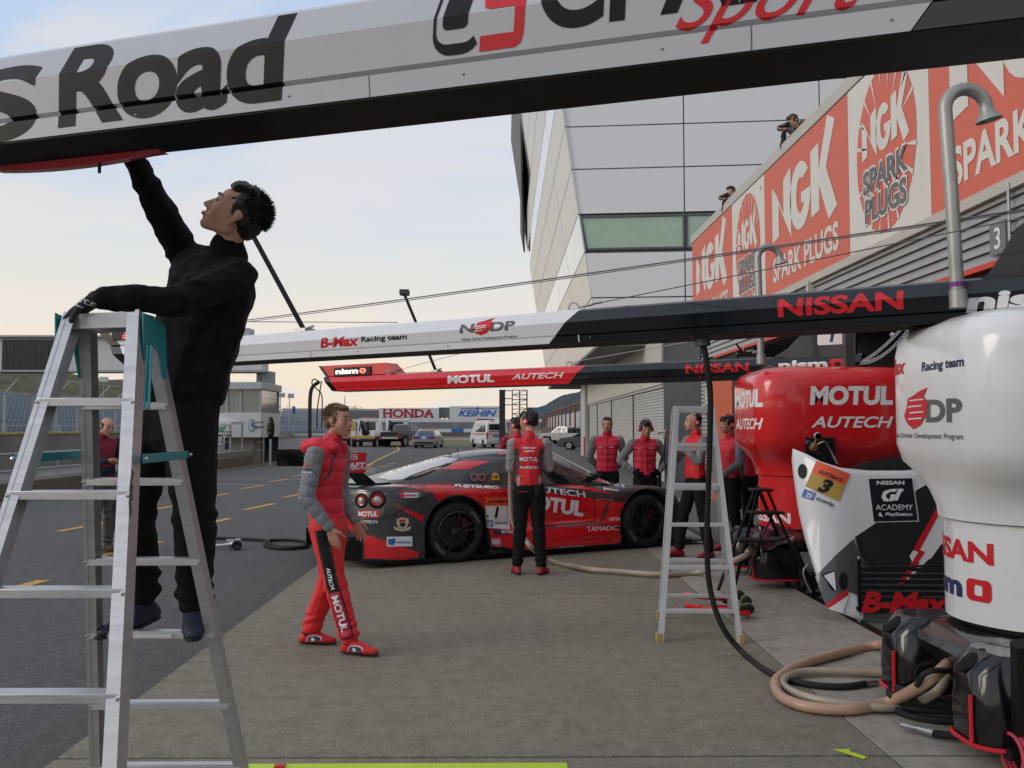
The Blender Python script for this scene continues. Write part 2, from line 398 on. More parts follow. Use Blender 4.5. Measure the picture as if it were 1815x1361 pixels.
# ================================================================ GARAGE BUILDING (right)
XW = 4.6
SIDING = mat('silver_siding', (.34, .34, .33), .45, .25, var=.12, scale=2, stretch=(1, 4, 1))
BEIGE = mat('beige_trim', (.48, .46, .41), .55, var=.08, scale=2)
SIGNR = mat('sign_red_vinyl', (.62, .135, .085), .55, var=.05, scale=1.5)
SIGNW = mat('sign_white_vinyl', (.66, .64, .59), .55, var=.05, scale=1.5)
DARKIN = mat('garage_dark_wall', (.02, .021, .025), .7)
bld = thing('pit_building', 'low pit garage building with silver siding and a band of red and white sign panels', 'building', (XW, 21, 0))
def wallmap(y0, z0, x=XW-.035): return lambda a, b: V((x, y0-a, z0+b))     # a runs towards the camera
ZB, ZT = 3.86, 6.04
def kN(w, h, x, y): return [(x+a*w, y+b*h) for a, b in ((0, 1), (.24, .82), (.62, .36), (.62, .97), (1.0, 1.1), (1.0, -.14), (.36, .60), (.36, .02), (0, -.04))]
def kG(w, h, x, y):
    o = []; n = 22
    for i in range(n+1):
        t = R(38)+(R(360-8-38))*i/n; o.append((.5+.52*math.cos(t), .47+.57*math.sin(t)))
    o += [(1.02, .5), (.56, .5), (.56, .32), (.72, .32)]
    for i in range(n+1):
        t = R(325)-(R(325-55))*i/n; o.append((.52+.2*math.cos(t), .47+.30*math.sin(t)))
    return [(x+a*w, y+b*h) for a, b in o]
def kK(w, h, x, y): return [(x+a*w, y+b*h) for a, b in ((0, 1.04), (.36, 1.08), (.36, .66), (.74, 1.38), (1.04, 1.22), (.66, .60), (1.08, -.10), (.74, -.24), (.36, .40), (.36, 0), (0, -.04))]
def ngk(x, y, w, h, mp_, m, par):
    for f, dx, ww in ((kN, 0, .34), (kG, .33, .32), (kK, .66, .33)): poly(f(w*ww, h, x+w*dx, y), mp_, m, par, 'letter', sp='W')
def redpanel(y0, y1, parent):
    w = y0-y1; p = B().box((XW-.01, (y0+y1)/2, (ZB+ZT)/2), (.04, w-.012, ZT-ZB)).out('sign_panel', SIGNR, parent)
    mp_ = wallmap(y0, ZB); ngk(w*.12, .88, w*.76, .92, mp_, SIGNW, p)
    text('SPARK PLUGS', w*.78, .40, mp_, SIGNW, p, bold=.03, x=w*.12, y=.17, sp='W')
def ovalpanel(y0, y1, parent):
    w = y0-y1; p = B().box((XW-.01, (y0+y1)/2, (ZB+ZT)/2), (.04, w-.012, ZT-ZB)).out('sign_panel', SIGNW, parent)
    mp_ = wallmap(y0, ZB); mp2 = wallmap(y0, ZB, XW-.04); mp3 = wallmap(y0, ZB, XW-.044); mp4 = wallmap(y0, ZB, XW-.048)
    cx, cy, rx, ry = w*.5, 1.10, w*.37, 1.02
    poly(ellipse(cx, cy, rx, ry, 40), mp_, SIGNR, p, 'emblem', sp='W')
    for i in range(20):
        t = 2*math.pi*(i+.35)/20
        if abs(math.sin(t)) < .12: continue
        a0 = .52+.12*(i % 3); t1, t2 = t-.028, t+.028
        poly([(cx+rx*a0*math.cos(t), cy+ry*a0*math.sin(t)), (cx+rx*1.02*math.cos(t1), cy+ry*1.02*math.sin(t1)), (cx+rx*1.02*math.cos(t2), cy+ry*1.02*math.sin(t2))], mp2, SIGNW, p, 'emblem_ray', sp='W')
    ngk(cx-rx*.78, 1.12, rx*1.56, .50, mp2, SIGNW, p)
    for s, yy, ww in (('SPARK', .64, 1.5), ('PLUGS', .28, 1.4)):
        text(s, rx*ww+.05, .36, mp3, SIGNW, p, bold=.07, x=cx-rx*ww/2-.025, y=yy-.02, sp='W')
        text(s, rx*ww, .30, mp4, GREYM, p, bold=.03, x=cx-rx*ww/2, y=yy+.01, sp='W')
    text('R', .05, .07, mp2, GREYM, p, x=w*.90, y=1.95, sp='W', name='registered_mark'); 
    poly(ellipse(w*.9+.025, 1.985, .075, .09, 16)[:], wallmap(y0, ZB, XW-.0325), SIGNW, p, 'mark_disc', sp='W')
yy = 21.0
redpanel(21.0, 17.3, bld); ovalpanel(17.3, 15.12, bld); redpanel(15.12, 11.4, bld); ovalpanel(11.4, 9.2, bld); redpanel(9.2, 5.5, bld); ovalpanel(5.5, 3.3, bld)
B().box((XW+.07, 11.9, (ZB+ZT)/2-.02), (.12, 18.2, ZT-ZB+.1)).out('parapet_wall', BEIGE, bld)
B().box((XW+.07, 11.9, 6.15), (.22, 18.4, .19)).out('coping', BEIGE, bld, bevel=.01)
B().box((XW+.07, 11.9, 6.048), (.20, 18.4, .012)).out('coping_shadow_joint', BLACKP, bld)
B().box((XW+.02, 11.9, 3.80), (.12, 18.2, .11)).out('sign_sill', BEIGE, bld)
B().box((XW+2.5, 11.9, 5.05), (4.2, 18, .1)).out('roof_terrace', CONCG, bld)
# header siding: six rows of slats per bay
for y0, y1 in ((21, 18.7), (18.7, 12.98), (12.9, 7.3), (7.24, 2)):
    for k in range(6):
        z = 3.16+k*.105
        B().hexa([V(q) for q in ((XW+.0, y1, z), (XW+.06, y1, z), (XW+.06, y0, z), (XW+.0, y0, z), (XW+.035, y1, z+.098), (XW+.06, y1, z+.098), (XW+.06, y0, z+.098), (XW+.035, y0, z+.098))]).out('siding_slat', SIDING, bld)
B().box((XW+.1, 11.5, 3.47), (.06, 19, .64)).out('siding_backing', BLACKP, bld)
B().box((XW+.02, 10.5, 3.125), (.1, 17, .055)).out('red_door_trim', mat('trim_red', (.55, .05, .03), .5), bld)
for y in (12.94, 7.27): B().box((XW-.01, y, 3.42), (.12, .05 if y < 8 else .09, .72)).out('bay_post', BEIGE, bld)
# open garages
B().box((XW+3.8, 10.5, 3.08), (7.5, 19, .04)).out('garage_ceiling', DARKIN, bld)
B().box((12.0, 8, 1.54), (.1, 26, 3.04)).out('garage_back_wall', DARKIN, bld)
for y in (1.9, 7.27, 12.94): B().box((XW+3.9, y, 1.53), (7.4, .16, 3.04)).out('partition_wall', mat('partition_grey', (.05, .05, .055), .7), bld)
B().box((XW+.06, 12.94, 1.53), (.2, .24, 3.05)).out('garage_pillar', BEIGE, bld)
B().box((XW+.06, 7.27, 1.53), (.2, .24, 3.05)).out('garage_pillar', BEIGE, bld)
B().box((XW+.03, 22.65, 2.05), (.1, 4.7, 4.1)).out('navy_wall_panel', mat('navy_panel', (.018, .024, .036), .5), bld)
lv = B()
for k in range(34): lv.box((XW+.02, 19.8, .05+k*.09), (.06, 1.0, .07))
tag(lv.out('grey_louvre', SIDING, bld), kind='stuff')
B().box((XW+.03, 18.4, 1.33), (.08, 1.7, 2.66)).out('orange_panel', mat('orange_panel', (.50, .09, .03), .55), bld)
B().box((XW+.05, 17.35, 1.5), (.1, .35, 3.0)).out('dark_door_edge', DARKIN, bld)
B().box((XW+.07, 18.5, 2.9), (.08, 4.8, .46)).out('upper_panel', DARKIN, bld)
# shuttered bays beyond
for y0, y1 in ((25.06, 31), (31.1, 37.3), (37.4, 43), (43.1, 47.2)):
    sh = B()
    for k in range(30):
        z = .03+k*.09; sh.hexa([V(q) for q in ((XW, y0, z), (XW+.04, y0, z), (XW+.04, y1, z), (XW, y1, z), (XW+.02, y0, z+.082), (XW+.04, y0, z+.082), (XW+.04, y1, z+.082), (XW+.02, y1, z+.082))])
    tag(sh.out('roller_shutter', SIDING, bld), kind='stuff')
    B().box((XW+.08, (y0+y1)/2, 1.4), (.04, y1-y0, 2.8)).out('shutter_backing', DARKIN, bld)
    B().box((XW+.01, y1+.05, 1.4), (.06, .09, 2.8)).out('shutter_guide', BLACKP, bld)
B().box((XW+.03, 36.2, 2.79), (.12, 22.3, .09)).out('shutter_head', SIDING, bld)
for k in range(6): B().box((XW-.02, 26.9+k*3.72, 3.53), (.1, 3.70, 1.38)).out('fascia_panel', BEIGE, bld)
B().box((XW+.0, 49.0, 2.1), (.35, 2.6, 4.2)).out('end_pillar', mat('white_pillar', (.46, .46, .45), .6), bld)
B().box((XW-.2, 47.9, .55), (.05, .3, 1.1)).out('red_white_post', REDM, bld)
n3 = B().box((XW-.02, 7.98, 3.35), (.02, .26, .30)).out('number_plate', mat('plate_grey', (.16, .165, .17), .5), bld)
text('3', .10, .20, lambda a, b: V((XW-.033, 8.03-a, 3.25+b)), WHITEM, n3, bold=.01, sp='W')
n3 = B().box((XW-.02, 13.6, 3.35), (.02, .26, .30)).out('number_plate', MATS['plate_grey'], bld)
# vertical conduit, cable tray
B().tube([(XW-.05, 7.75, 3.2), (XW-.05, 7.75, 3.8)], .015).out('conduit', STEEL, bld)

# ================================================================ CONTROL TOWER
PANEL = mat('tower_panel', (.72, .73, .75), .38, .1, var=.03, scale=.4, rvar=.04)
PANEL_WARM = mat('tower_panel_warm_lit', (.62, .59, .53), .32, .15, var=.05, scale=.3, rvar=.06)  # same cladding as the front, warm side light put into its colour
GLASSG = mat('green_glass', (.30, .43, .32), .08, .2, var=.12, coat=1, rvar=.02)
GLASSB = mat('side_glass', (.35, .37, .36), .06, .6, var=.03, coat=1, rvar=.02)
tw = thing('control_tower', 'tall grey panelled control tower leaning over the garages with a green window band', 'building', (3.05, 28, 0))
ex = lambda z: 3.05-.15*(z-4.26)
fy = lambda x: 28-.10*(x-3.05)
lv_ = [4.26, 5.77, 7.24, 8.50, 9.98, 11.39, 12.7, 13.7, 15.1, 16.5, 17.9, 19.3, 20.7, 22.1]
xs_ = [None, 5.80, 10.05, 14.3, 18.5]
for i in range(len(lv_)-1):
    z0, z1 = lv_[i]+.02, lv_[i+1]-.02; glass = i in (2, 6)
    for j in range(4):
        a0 = ex(z0)+.03 if j == 0 else xs_[j]+.02; a1 = ex(z1)+.03 if j == 0 else xs_[j]+.02; b = xs_[j+1]-.02
        if glass:
            p = [V((a0+.06, fy(a0)+.05, z0+.10)), V((b, fy(b)+.05, z0+.10)), V((b, fy(b)+.05, z1-.06)), V((a1+.06, fy(a1)+.05, z1-.06))]
            w = B().prism(p, (0, .03, 0)).out('window', GLASSG, tw)
            q = B()
            for u, v_ in zip(p, p[1:]+p[:1]): q.bar(u, v_, .07, .09, (0, 1, 0))
            WM[w.name] = WM[tw.name]; q.out('window_frame', mat('window_frame_grey', (.10, .115, .12), .4, .3), w)
        else: B().prism([V((a0, fy(a0), z0)), V((b, fy(b), z0)), V((b, fy(b), z1)), V((a1, fy(a1), z1))], (.004, .05, 0)).out('wall_panel', PANEL, tw)
for i in range(len(lv_)-1):
    z0, z1 = lv_[i]+.02, lv_[i+1]-.02
    ys = [28.0, 34, 40, 46, 52, 60]
    for j in range(5):
        ya, yb = ys[j]+.03, ys[j+1]-.03
        if z0 > 15 and yb > 50: continue
        m_ = GLASSB if i in (2, 6) else PANEL_WARM
        B().prism([V((ex(z0), ya, z0)), V((ex(z0), yb, z0)), V((ex(z1), yb, z1)), V((ex(z1), ya, z1))], (.05, 0, 0)).out('side_window' if i in (2, 6) else 'side_panel', m_, tw)
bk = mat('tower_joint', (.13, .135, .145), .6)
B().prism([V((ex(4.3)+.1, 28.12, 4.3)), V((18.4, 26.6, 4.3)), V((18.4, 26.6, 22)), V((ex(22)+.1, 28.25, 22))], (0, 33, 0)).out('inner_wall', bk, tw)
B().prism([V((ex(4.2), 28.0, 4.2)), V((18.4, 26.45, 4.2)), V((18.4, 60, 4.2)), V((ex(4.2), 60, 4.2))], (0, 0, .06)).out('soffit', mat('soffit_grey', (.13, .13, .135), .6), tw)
B().prism([V((.98, 48.8, 16)), V((.84, 48.8, 24)), V((.84, 49.6, 24)), V((1.15, 60.6, 15.2)), V((1.38, 60.6, 13.8))], (.10, 0, 0)).out('dark_fin', mat('fin_brown', (.06, .05, .045), .6), tw)

# ================================================================ BACKGROUND, LEFT SIDE
PALE = mat('pale_grey_paint', (.40, .42, .44), .5, var=.06, scale=2)
PALEW = mat('off_white_paint', (.55, .56, .57), .5, var=.05, scale=2)
BLUEG = mat('blue_grey_steel', (.24, .29, .33), .5, .2, var=.08)
CONW = mat('pit_wall_concrete', (.20, .19, .175), .85, var=.25, scale=1.3, bump=.2, bscale=30)
CONB = mat('stained_kerb_concrete', (.12, .10, .08), .85, var=.25, scale=1.8)
GALV = mat('galvanised_steel', (.34, .36, .38), .5, .5, var=.1)
# pit wall with platform
pw = thing('pit_wall', 'long low concrete pit wall with yellow capping and steel handrails', 'wall', (-11, 30, 0))
B().box((-11.15, 17, .19), (.7, 42, .38)).out('kerb_wall', CONB, pw, bevel=.015)
B().box((-12.6, 17, .21), (2.2, 42, .34)).out('platform', CONW, pw)
B().box((-13.6, 14, .75), (.25, 36, 1.3)).out('parapet', CONW, pw)
B().box((-13.6, 14, 1.43), (.32, 36, .06)).out('yellow_capping', mat('faded_yellow', (.42, .36, .10), .7), pw)
for z in (1.0, .62):
    B().tube([(-11.0, -4, z), (-11.0, 33, z)], .025, 8).out('handrail', GALV, pw)
for k in range(14): B().tube([(-11.0, -3+k*2.75, .38), (-11.0, -3+k*2.75, 1.0)], .02, 8).out('rail_post', GALV, pw)
B().box((-11.4, 38.9, .6), (1.0, 1.2, 1.24)).out('wall_end_block', CONW, pw)
B().box((-12.2, 34.5, .3), (2.6, 7.4, .6)).out('booth_footing', CONW, pw)
tc_ = thing('traffic_cone', 'small white cone with a yellow top standing on the pit wall platform', 'cone', (-11.3, 21, .38))
c0 = gnd(52, 849, .38)
tc_.location = c0; WM[tc_.name] = Matrix.Translation(c0)
Mx = Matrix.Translation(c0)
B().lathe([(.07, .03), (.055, .14)], Mx, 14).out('cone_body', PALEW, tc_); B().lathe([(.055, .14), (.025, .36), (.0, .37)], Mx, 14).out('cone_tip', YELM, tc_)
B().box(c0+V((0, 0, .015)), (.22, .22, .03)).out('cone_base', PALEW, tc_)

# track wall and catch fence
tag(B().box((-24.9, 30, .45), (.3, 120, .9)).out('track_wall', PALEW), 'white concrete barrier along the far side of the track', 'barrier')
for k in range(60): 
    if k < 26: tag(B().box((-24.73, 22+k*1.5, .98), (.04, .75, .12)).out('barrier_stripe', REDM if k % 2 else PALEW), kind='structure')
def fence_post(x, y, h, label=None):
    b = B(); b.bar((x, y, 0), (x, y, h), .12, .12); b.bar((x, y, h-.05), (x+.9, y-.2, h+.85), .07, .07)
    return b
fp = fence_post(-26, 38, 3.4).out('fence_post', GALV); tag(fp, 'tall galvanised catch fence post with an angled top, in the row before the grandstand', 'fence post', 'catch fence posts before the grandstand')
for k in range(1, 18):
    c = place_copy(fp, (fp.location.x, fp.location.y+2.6*k-5.2, 0))
nm = B()
for k in range(18):
    y = 32.8+2.6*k
    nm.tube([(-25.1, y-.2, 4.22), (-25.1, y+2.2, 4.22)], .03, 5); nm.tube([(-26, y, 3.38), (-26, y+2.6, 3.38)], .02, 5)
    for z in (1.2, 2.0, 2.7): nm.tube([(-26, y, z), (-26, y+2.6, z)], .012, 4)
tag(nm.out('catch_fence_rails', GALV), 'thin steel rails and cables of the catch fence before the grandstand', 'fence')
# grandstand: eleven tiers of seats
gs = thing('grandstand', 'long blue grey grandstand with empty rows of seats behind the catch fence', 'grandstand', (-30, 80, 0))
SEAT = mat('seat_blue_grey', (.20, .26, .32), .5, var=.15, scale=3)
for k in range(11):
    x = -29-k*.85; z = .9+k*.30
    B().box((x-.4, 85, z/2), (.85, 115, z)).out('tier', CONW, gs)
    st = B(); y = 30
    while y < 138:
        if (int(y*10)//95) % 2 or True: st.box((x-.35, y, z+.20), (.4, .44, .36))
        y += .55 if y < 80 else 1.1
    tag(st.out('seat_row', SEAT, gs), kind='stuff')
for k in range(9): B().box((-28.8, 32+k*12.5, 1.3), (.08, .1, .9)).out('railing_post', PALE, gs)
B().box((-28.8, 85, 1.7), (.06, 112, .06)).out('railing', PALE, gs); B().box((-28.8, 85, 1.3), (.04, 112, .04)).out('railing', PALE, gs)
# hillside behind
def hill(name, pts, y0, y1, m, amp, rough_, kind='structure'):
    g = []
    nX = 60
    for j in range(13):
        t = j/12; row = []
        for i in range(nX+1):
            x = pts[0][0]+(pts[-1][0]-pts[0][0])*i/nX
            for a, b in zip(pts, pts[1:]):
                if a[0] <= x <= b[0]: h = a[1]+(b[1]-a[1])*(x-a[0])/(b[0]-a[0]); break
            y = y0+(y1-y0)*t; zz = h*math.sin(t*math.pi/2)**.8
            zz += amp*noise.noise(V((x*rough_, y*rough_, 1)))*t
            row.append((x, y, max(-1, zz)-.2))
        g.append(row)
    return tag(B().grid(g).out(name, m), kind=kind)
hill('hillside', [(-260, 26), (-180, 24), (-130, 19), (-95, 13), (-70, 5), (-60, 0)], 110, 240, HILLM, 3, .06)
hill('wooded_hill', [(8, 0), (14, 12), (30, 18), (52, 28), (75, 36), (110, 34), (170, 20), (260, 0)], 560, 760, HILLB, 5, .05)
hill('distant_ridge', [(-420, 18), (-300, 12), (-160, 9), (-60, 8), (60, 9), (160, 0)], 900, 1100, HILLB, 3, .03)

# scrubby trees on the skyline, each with its own trunk and crown
LEAF = mat('foliage_dark', (.055, .07, .022), .8, var=.5, scale=1.5); LEAF2 = mat('foliage_autumn', (.12, .085, .03), .8, var=.5, scale=1.5)
BARK = mat('bark', (.06, .045, .035), .9)
def tree(x, y, h, w, label, m=LEAF, n=420, z0=0):
    t = thing('tree', label, 'tree', (x, y, z0), group=None)
    rnd = random.Random(int(x*13+y*7))
    b = B(); b.tube([(x, y, z0), (x+.1, y, z0+h*.4), (x, y, z0+h*.75)], [h*.03, h*.022, h*.01], 7)
    for k in range(6):
        a = rnd.random()*6.3; b.tube([(x, y, z0+h*(.3+.06*k)), (x+math.cos(a)*w*.4, y+math.sin(a)*w*.4, z0+h*(.55+.06*k))], [h*.012, h*.005], 5)
    b.out('trunk', BARK, t)
    cl = [V((rnd.uniform(-.38, .38)*w, rnd.uniform(-.38, .38)*w, h*rnd.uniform(.38, .86))) for _ in range(9)]
    c = B()
    for k in range(n):
        q = cl[k % 9]; p = V((x, y, z0))+q+V((rnd.gauss(0, .13)*w, rnd.gauss(0, .13)*w, rnd.gauss(0, .08)*h)); s = h*.045*rnd.uniform(.5, 1.3)
        d1 = V((rnd.gauss(0, 1), rnd.gauss(0, 1), rnd.gauss(0, 1))).normalized()*s; d2 = d1.cross(V((rnd.gauss(0, 1), rnd.gauss(0, 1), rnd.gauss(0, 1)))).normalized()*s*.7
        c.add([p-d1, p+d2, p+d1, p-d2], [(0, 1, 2, 3)])
    c.out('crown', m, t); return t
for i, (px, top, Y, w, z0, m_, lb) in enumerate((
        (378, 712, 130, 4.5, 3, LEAF, 'bushy green tree just right of the gantry leg above the grandstand'),
        (392, 716, 130, 4, 3, LEAF2, 'autumn brown tree beside the gantry leg above the grandstand'),
        (624, 718, 210, 4.2, 3, LEAF, 'round dark tree left of the pair on the far grandstand skyline'),
        (640, 719, 210, 4.0, 3, LEAF, 'round dark tree right of the pair on the far grandstand skyline'),
        (492, 715, 150, 5, 2, LEAF2, 'brownish tree over the grandstand just right of the black signal light'),
        (506, 719, 150, 5, 2, LEAF, 'low green tree over the grandstand behind the black hanging hose'),
        (530, 723, 160, 6, 2, LEAF, 'low dark tree over the grandstand left of the racing driver'),
        (180, 640, 150, 7, 14, LEAF, 'dark tree on the brown hillside under the gantry'),
        (215, 645, 150, 7, 12, LEAF, 'dark tree lower on the brown hillside near the ladder rail'))):
    p = at(px, top, Y); tree(p.x, p.y, max(3, p.z-z0), w, lb, m_, 260, z0)

# overhead gantry with the lap screens
gt = thing('timing_gantry', 'wide pale grey gantry over the track carrying two dark lap screens', 'gantry', (-13.5, 46, 0))
B().box((-24.5, 46, 5.4), (24.0, 1.0, 1.7)).out('gantry_beam', PALEW, gt, bevel=.03)
B().box((-24.5, 45.9, 4.5), (24.3, 1.3, .1)).out('lower_flange', GALV, gt)
B().box((-24.5, 45.9, 6.30), (24.3, 1.3, .1)).out('upper_flange', GALV, gt)
B().box((-14.9, 45.9, 6.55), (3.3, 1.0, .4)).out('roof_box', PALE, gt)
B().box((-12.35, 46, 2.25), (.55, .55, 4.5)).out('leg', BLUEG, gt); B().box((-12.85, 46, 2.25), (.22, .3, 4.5)).out('leg', BLUEG, gt); B().box((-36.2, 46, 2.25), (.6, .6, 4.5)).out('leg', BLUEG, gt)

p0, p1 = at(5, 602, 45.4), at(109, 662, 45.4)
sc_ = B().box(((p0.x+p1.x)/2, 45.42, (p0.z+p1.z)/2), (p1.x-p0.x, .12, p0.z-p1.z)).out('lap_screen', mat('led_dark', (.02, .02, .026), .3, var=.3, scale=3), gt)
for k in range(8): B().box((p0.x+.2+k*.36, 45.35, p0.z-.9), (.03, .02, 1.5)).out('screen_seam', mat('seam', (.05, .05, .06), .4), sc_, space='W')
q = at(140, 622, 45.4); 
text('D', .62, .8, flat((q.x-.1, 45.48, q.z-.4), (1, 0, 0), (0, 0, 1)), BLACKM, gt, bold=.03, sp='W')

# timing booth with the circuit logo
bt = thing('timing_booth', 'small white control booth with glass upper room and circuit logos, behind the pit wall', 'building', (-12.9, 38, 0))
x0, x1 = at(360, 760, 38).x, at(462, 760, 38).x; zc = lambda y, Y=38: at(400, y, Y).z
z0, z1, z2, z3 = zc(775), zc(731), zc(690), zc(677)
B().box(((x0+x1)/2, 39.6, (z0+z1)/2), (x1-x0, 3.2, z1-z0)).out('lower_wall', PALEW, bt)
B().box(((x0+x1)/2, 39.6, (z2+z3)/2), (x1-x0+.12, 3.4, z3-z2)).out('flat_roof', PALE, bt, bevel=.02)
for x in (x0+.06, x0+1.0, x1-.9, x1-.06):
    for y in (38.1, 41.1): B().box((x, y, (z1+z2)/2), (.09, .09, z2-z1)).out('window_post', GALV, bt)
for a, b in ((x0+.1, x0+.95), (x0+1.05, x1-.95), (x1-.85, x1-.1)): B().box(((a+b)/2, 38.12, (z1+z2)/2), (b-a, .02, z2-z1)).out('window_pane', mat('booth_glass', (.16, .19, .18), .08, .1, trans=.0, coat=1), bt)
B().box((x1-.07, 39.6, (z1+z2)/2), (.02, 2.9, z2-z1)).out('window_pane', MATS['booth_glass'], bt)
B().box(((x0+x1)/2, 41.05, (z1+z2)/2), (x1-x0, .03, z2-z1)).out('rear_wall', PALE, bt)
for k in range(6):
    x = x0+.2+k*.45; B().box((x, 38.6, z0/2), (.06, .06, z0)).out('support_post', GALV, bt)
for z in (.95, .6): B().box(((x0+x1)/2, 38.5, z), (x1-x0, .04, .04)).out('rail', GALV, bt)
B().box(((x0+x1)/2, 41, .6), (x1-x0, .06, 1.2)).out('dark_underside', DARKIN, bt)
fm_ = lambda px, py, Y=37.97: flat(at(px, py, Y), (1, 0, 0), (0, 0, 1))
k_ = 38/FPX
poly(ellipse(0, 0, .14, .27), fm_(446, 754), GREENM, bt, 'logo_ring', sp='W'); poly(ellipse(0, 0, .10, .21), fm_(446, 754, 37.96), PALEW, bt, 'logo_ring', sp='W')
poly(ellipse(.0, .03, .05, .14), fm_(447, 754, 37.95), BLUEM, bt, 'logo_ring', sp='W')
text('TWIN RING', .40, .07, fm_(452, 750), BLACKM, bt, bold=.02, sp='W'); text('MOTEGI', .40, .10, fm_(452, 759), BLACKM, bt, bold=.03, sp='W')
# tent with the logo
tn = thing('canopy_tent', 'white canopy tent with a green ringed logo beside the timing booth', 'tent', (-12.0, 35.5, 0))
a, b = at(374, 760, 35.5).x, at(411, 760, 35.5).x
ap = at(388, 731, 35.5); zt = at(388, 747, 35.5).z; zl = at(388, 775, 35.5).z
rf = B(); rf.add([(a-.6, 35.4, zt), (b, 35.4, zt), (b, 37.2, zt), (a-.6, 37.2, zt), ((a+b)/2-.4, 36.3, ap.z), (a-.6, 35.4, zt-.12), (b, 35.4, zt-.12), (b, 37.2, zt-.12)], [(0, 1, 4), (1, 2, 4), (2, 3, 4), (3, 0, 4), (0, 1, 6, 5), (1, 2, 7, 6)])
rf.out('canopy', PALEW, tn)
for x, y in ((a-.5, 35.5), (b-.06, 35.5), (b-.06, 37.1)): B().box((x, y, zt/2), (.05, .05, zt)).out('pole', GALV, tn)
bn = B().box(((a+b)/2-.25, 35.45, (zl+zt)/2-.04), (b-a+.3, .03, zt-zl-.08)).out('banner', PALEW, tn)
poly([( -.22, .02), (-.15, -.12), (.0, -.17), (.16, -.10), (.22, .06), (.02, .0)], flat(at(391, 757, 35.42), (1, 0, 0), (0, 0, 1)), GREENM, bn, 'logo', sp='W')
text('TWIN RING', .58, .075, flat(at(386, 767, 35.42), (1, 0, 0), (0, 0, 1)), BLACKM, bn, bold=.02, sp='W'); text('MOTEGI', .58, .11, flat(at(386, 774, 35.42), (1, 0, 0), (0, 0, 1)), BLACKM, bn, bold=.03, sp='W')
# signal light
sg = thing('signal_light', 'black oblong signal light on a grey post at the end of the pit wall', 'signal', gnd(480, 800, 0))
c0 = at(480, 759, 36)
B().ell(c0, (.16, .14, .48), 14).out('signal_head', BLACKP, sg)
for dz in (-.22, 0, .22): B().ell(c0+V((.0, -.12, dz)), (.07, .05, .07), 10).out('lens', mat('dead_lens', (.03, .03, .03), .1), sg)
B().tube([(c0.x, 36, 0), (c0.x, 36, c0.z-.4)], .05).out('post', GALV, sg)
B().tube([at(503, 776, 40), at(517, 762, 40), at(520, 735, 40)], .045, 8).out('bent_pipe', GALV, sg) if False else None
tag(B().tube(spline([at(498, 775, 40), at(512, 764, 40), at(517, 752, 40), at(520, 732, 40)], 4), .05, 8).out('bent_pipe', PALE), 'bent pale pipe with a blue tip standing beyond the pit wall end', 'pipe')
tag(B().box(at(521, 727, 40), (.12, .05, .35)).out('blue_marker', BLUEM), 'small blue marker board on top of the bent pale pipe', 'marker')
for i, (px, h) in enumerate(((485, 703), (497, 703), (513, 704))):
    p = at(px, h, 120); t = thing('floodlight', 'slim floodlight mast, %s of the three above the grandstand by the gantry leg' % ('leftmost', 'middle one', 'rightmost')[i], 'floodlight', (p.x, p.y, 0))
    B().tube([(p.x, p.y, 0), (p.x, p.y, p.z)], .06, 6).out('mast', GALV, t); B().box((p.x+.2, p.y, p.z+.2), (.8, .3, .6)).out('lamp_head', GALV, t)
p = at(184, 675, 60); t = thing('floodlight', 'short floodlight mast seen through the ladder in front of the brown hillside', 'floodlight', (p.x, p.y, 0))
B().tube([(p.x, p.y, 0), (p.x, p.y, p.z)], .04, 6).out('mast', GALV, t); B().box((p.x, p.y, p.z+.1), (.5, .3, .35)).out('lamp_head', PALEW, t)
p = at(611, 716, 230); tag(B().tube([(p.x, p.y, 0), (p.x, p.y, p.z+2)], .12, 5).out('radio_mast', GALV), 'thin radio mast on the skyline left of the round trees', 'mast')

# ================================================================ BACKGROUND, FAR END
fb = lambda px, py, Y: at(px, py, Y)
def board(name, px0, px1, pyt, pyb, Y, m, label, cat, th=.4):
    a, b = at(px0, pyt, Y), at(px1, pyb, Y)
    t = thing(name, label, cat, ((a.x+b.x)/2, Y, 0))
    B().box(((a.x+b.x)/2, Y, (a.z+b.z)/2), (b.x-a.x, th, a.z-b.z)).out('panel', m, t)
    for f in (.1, .5, .9):
        x = a.x+(b.x-a.x)*f; B().box((x, Y+.4, b.z/2), (.3, .3, b.z)).out('post', GALV, t)
    return t, a, b
YB = 190.0
DSTAND = mat('far_stand_grey', (.13, .135, .14), .8, var=.2, scale=.3, stretch=(1, 1, 8))
t, a, b = board('billboard', 672, 778, 723, 743, YB, PALEW, 'white billboard with a large red car maker name beyond the parked vehicles', 'billboard')
cr_ = mat('crimson_print', (.36, .015, .05), .5)
def serif(s, x, y, w, h, mp_, m, par):
    text(s, w, h, mp_, m, par, bold=.035, x=x, y=y, sp='W')
    n = len(s); cw = w/n
    for k in range(n):
        for f in (.12, .66):
            for yy in (0, h-h*.1):
                if s[k] in 'HNA' or (s[k] == 'D' and f < .5):
                    if s[k] == 'A' and yy > 0: continue
                    poly([(x+k*cw+cw*f-cw*.10, y+yy), (x+k*cw+cw*f+cw*.28, y+yy), (x+k*cw+cw*f+cw*.28, y+yy+h*.1), (x+k*cw+cw*f-cw*.10, y+yy+h*.1)], mp_, m, par, 'serif', sp='W')
serif('HONDA', 0, 0, 90/FPX*YB, 15/FPX*YB, flat(at(679, 740, YB-.25), (1, 0, 0), (0, 0, 1)), cr_, t)
board('dark_board', 778, 797, 722, 741, YB+.6, DSTAND, 'dark grey gap panel between the two white billboards', 'panel')
t, a, b = board('billboard', 797, 887, 720, 743, YB, PALEW, 'white billboard with a slanted blue company name left of the dark pylon', 'billboard')
mp_ = flat(at(812, 738, YB-.25), (1, 0, 0), (0, 0, 1)); s_ = YB/FPX
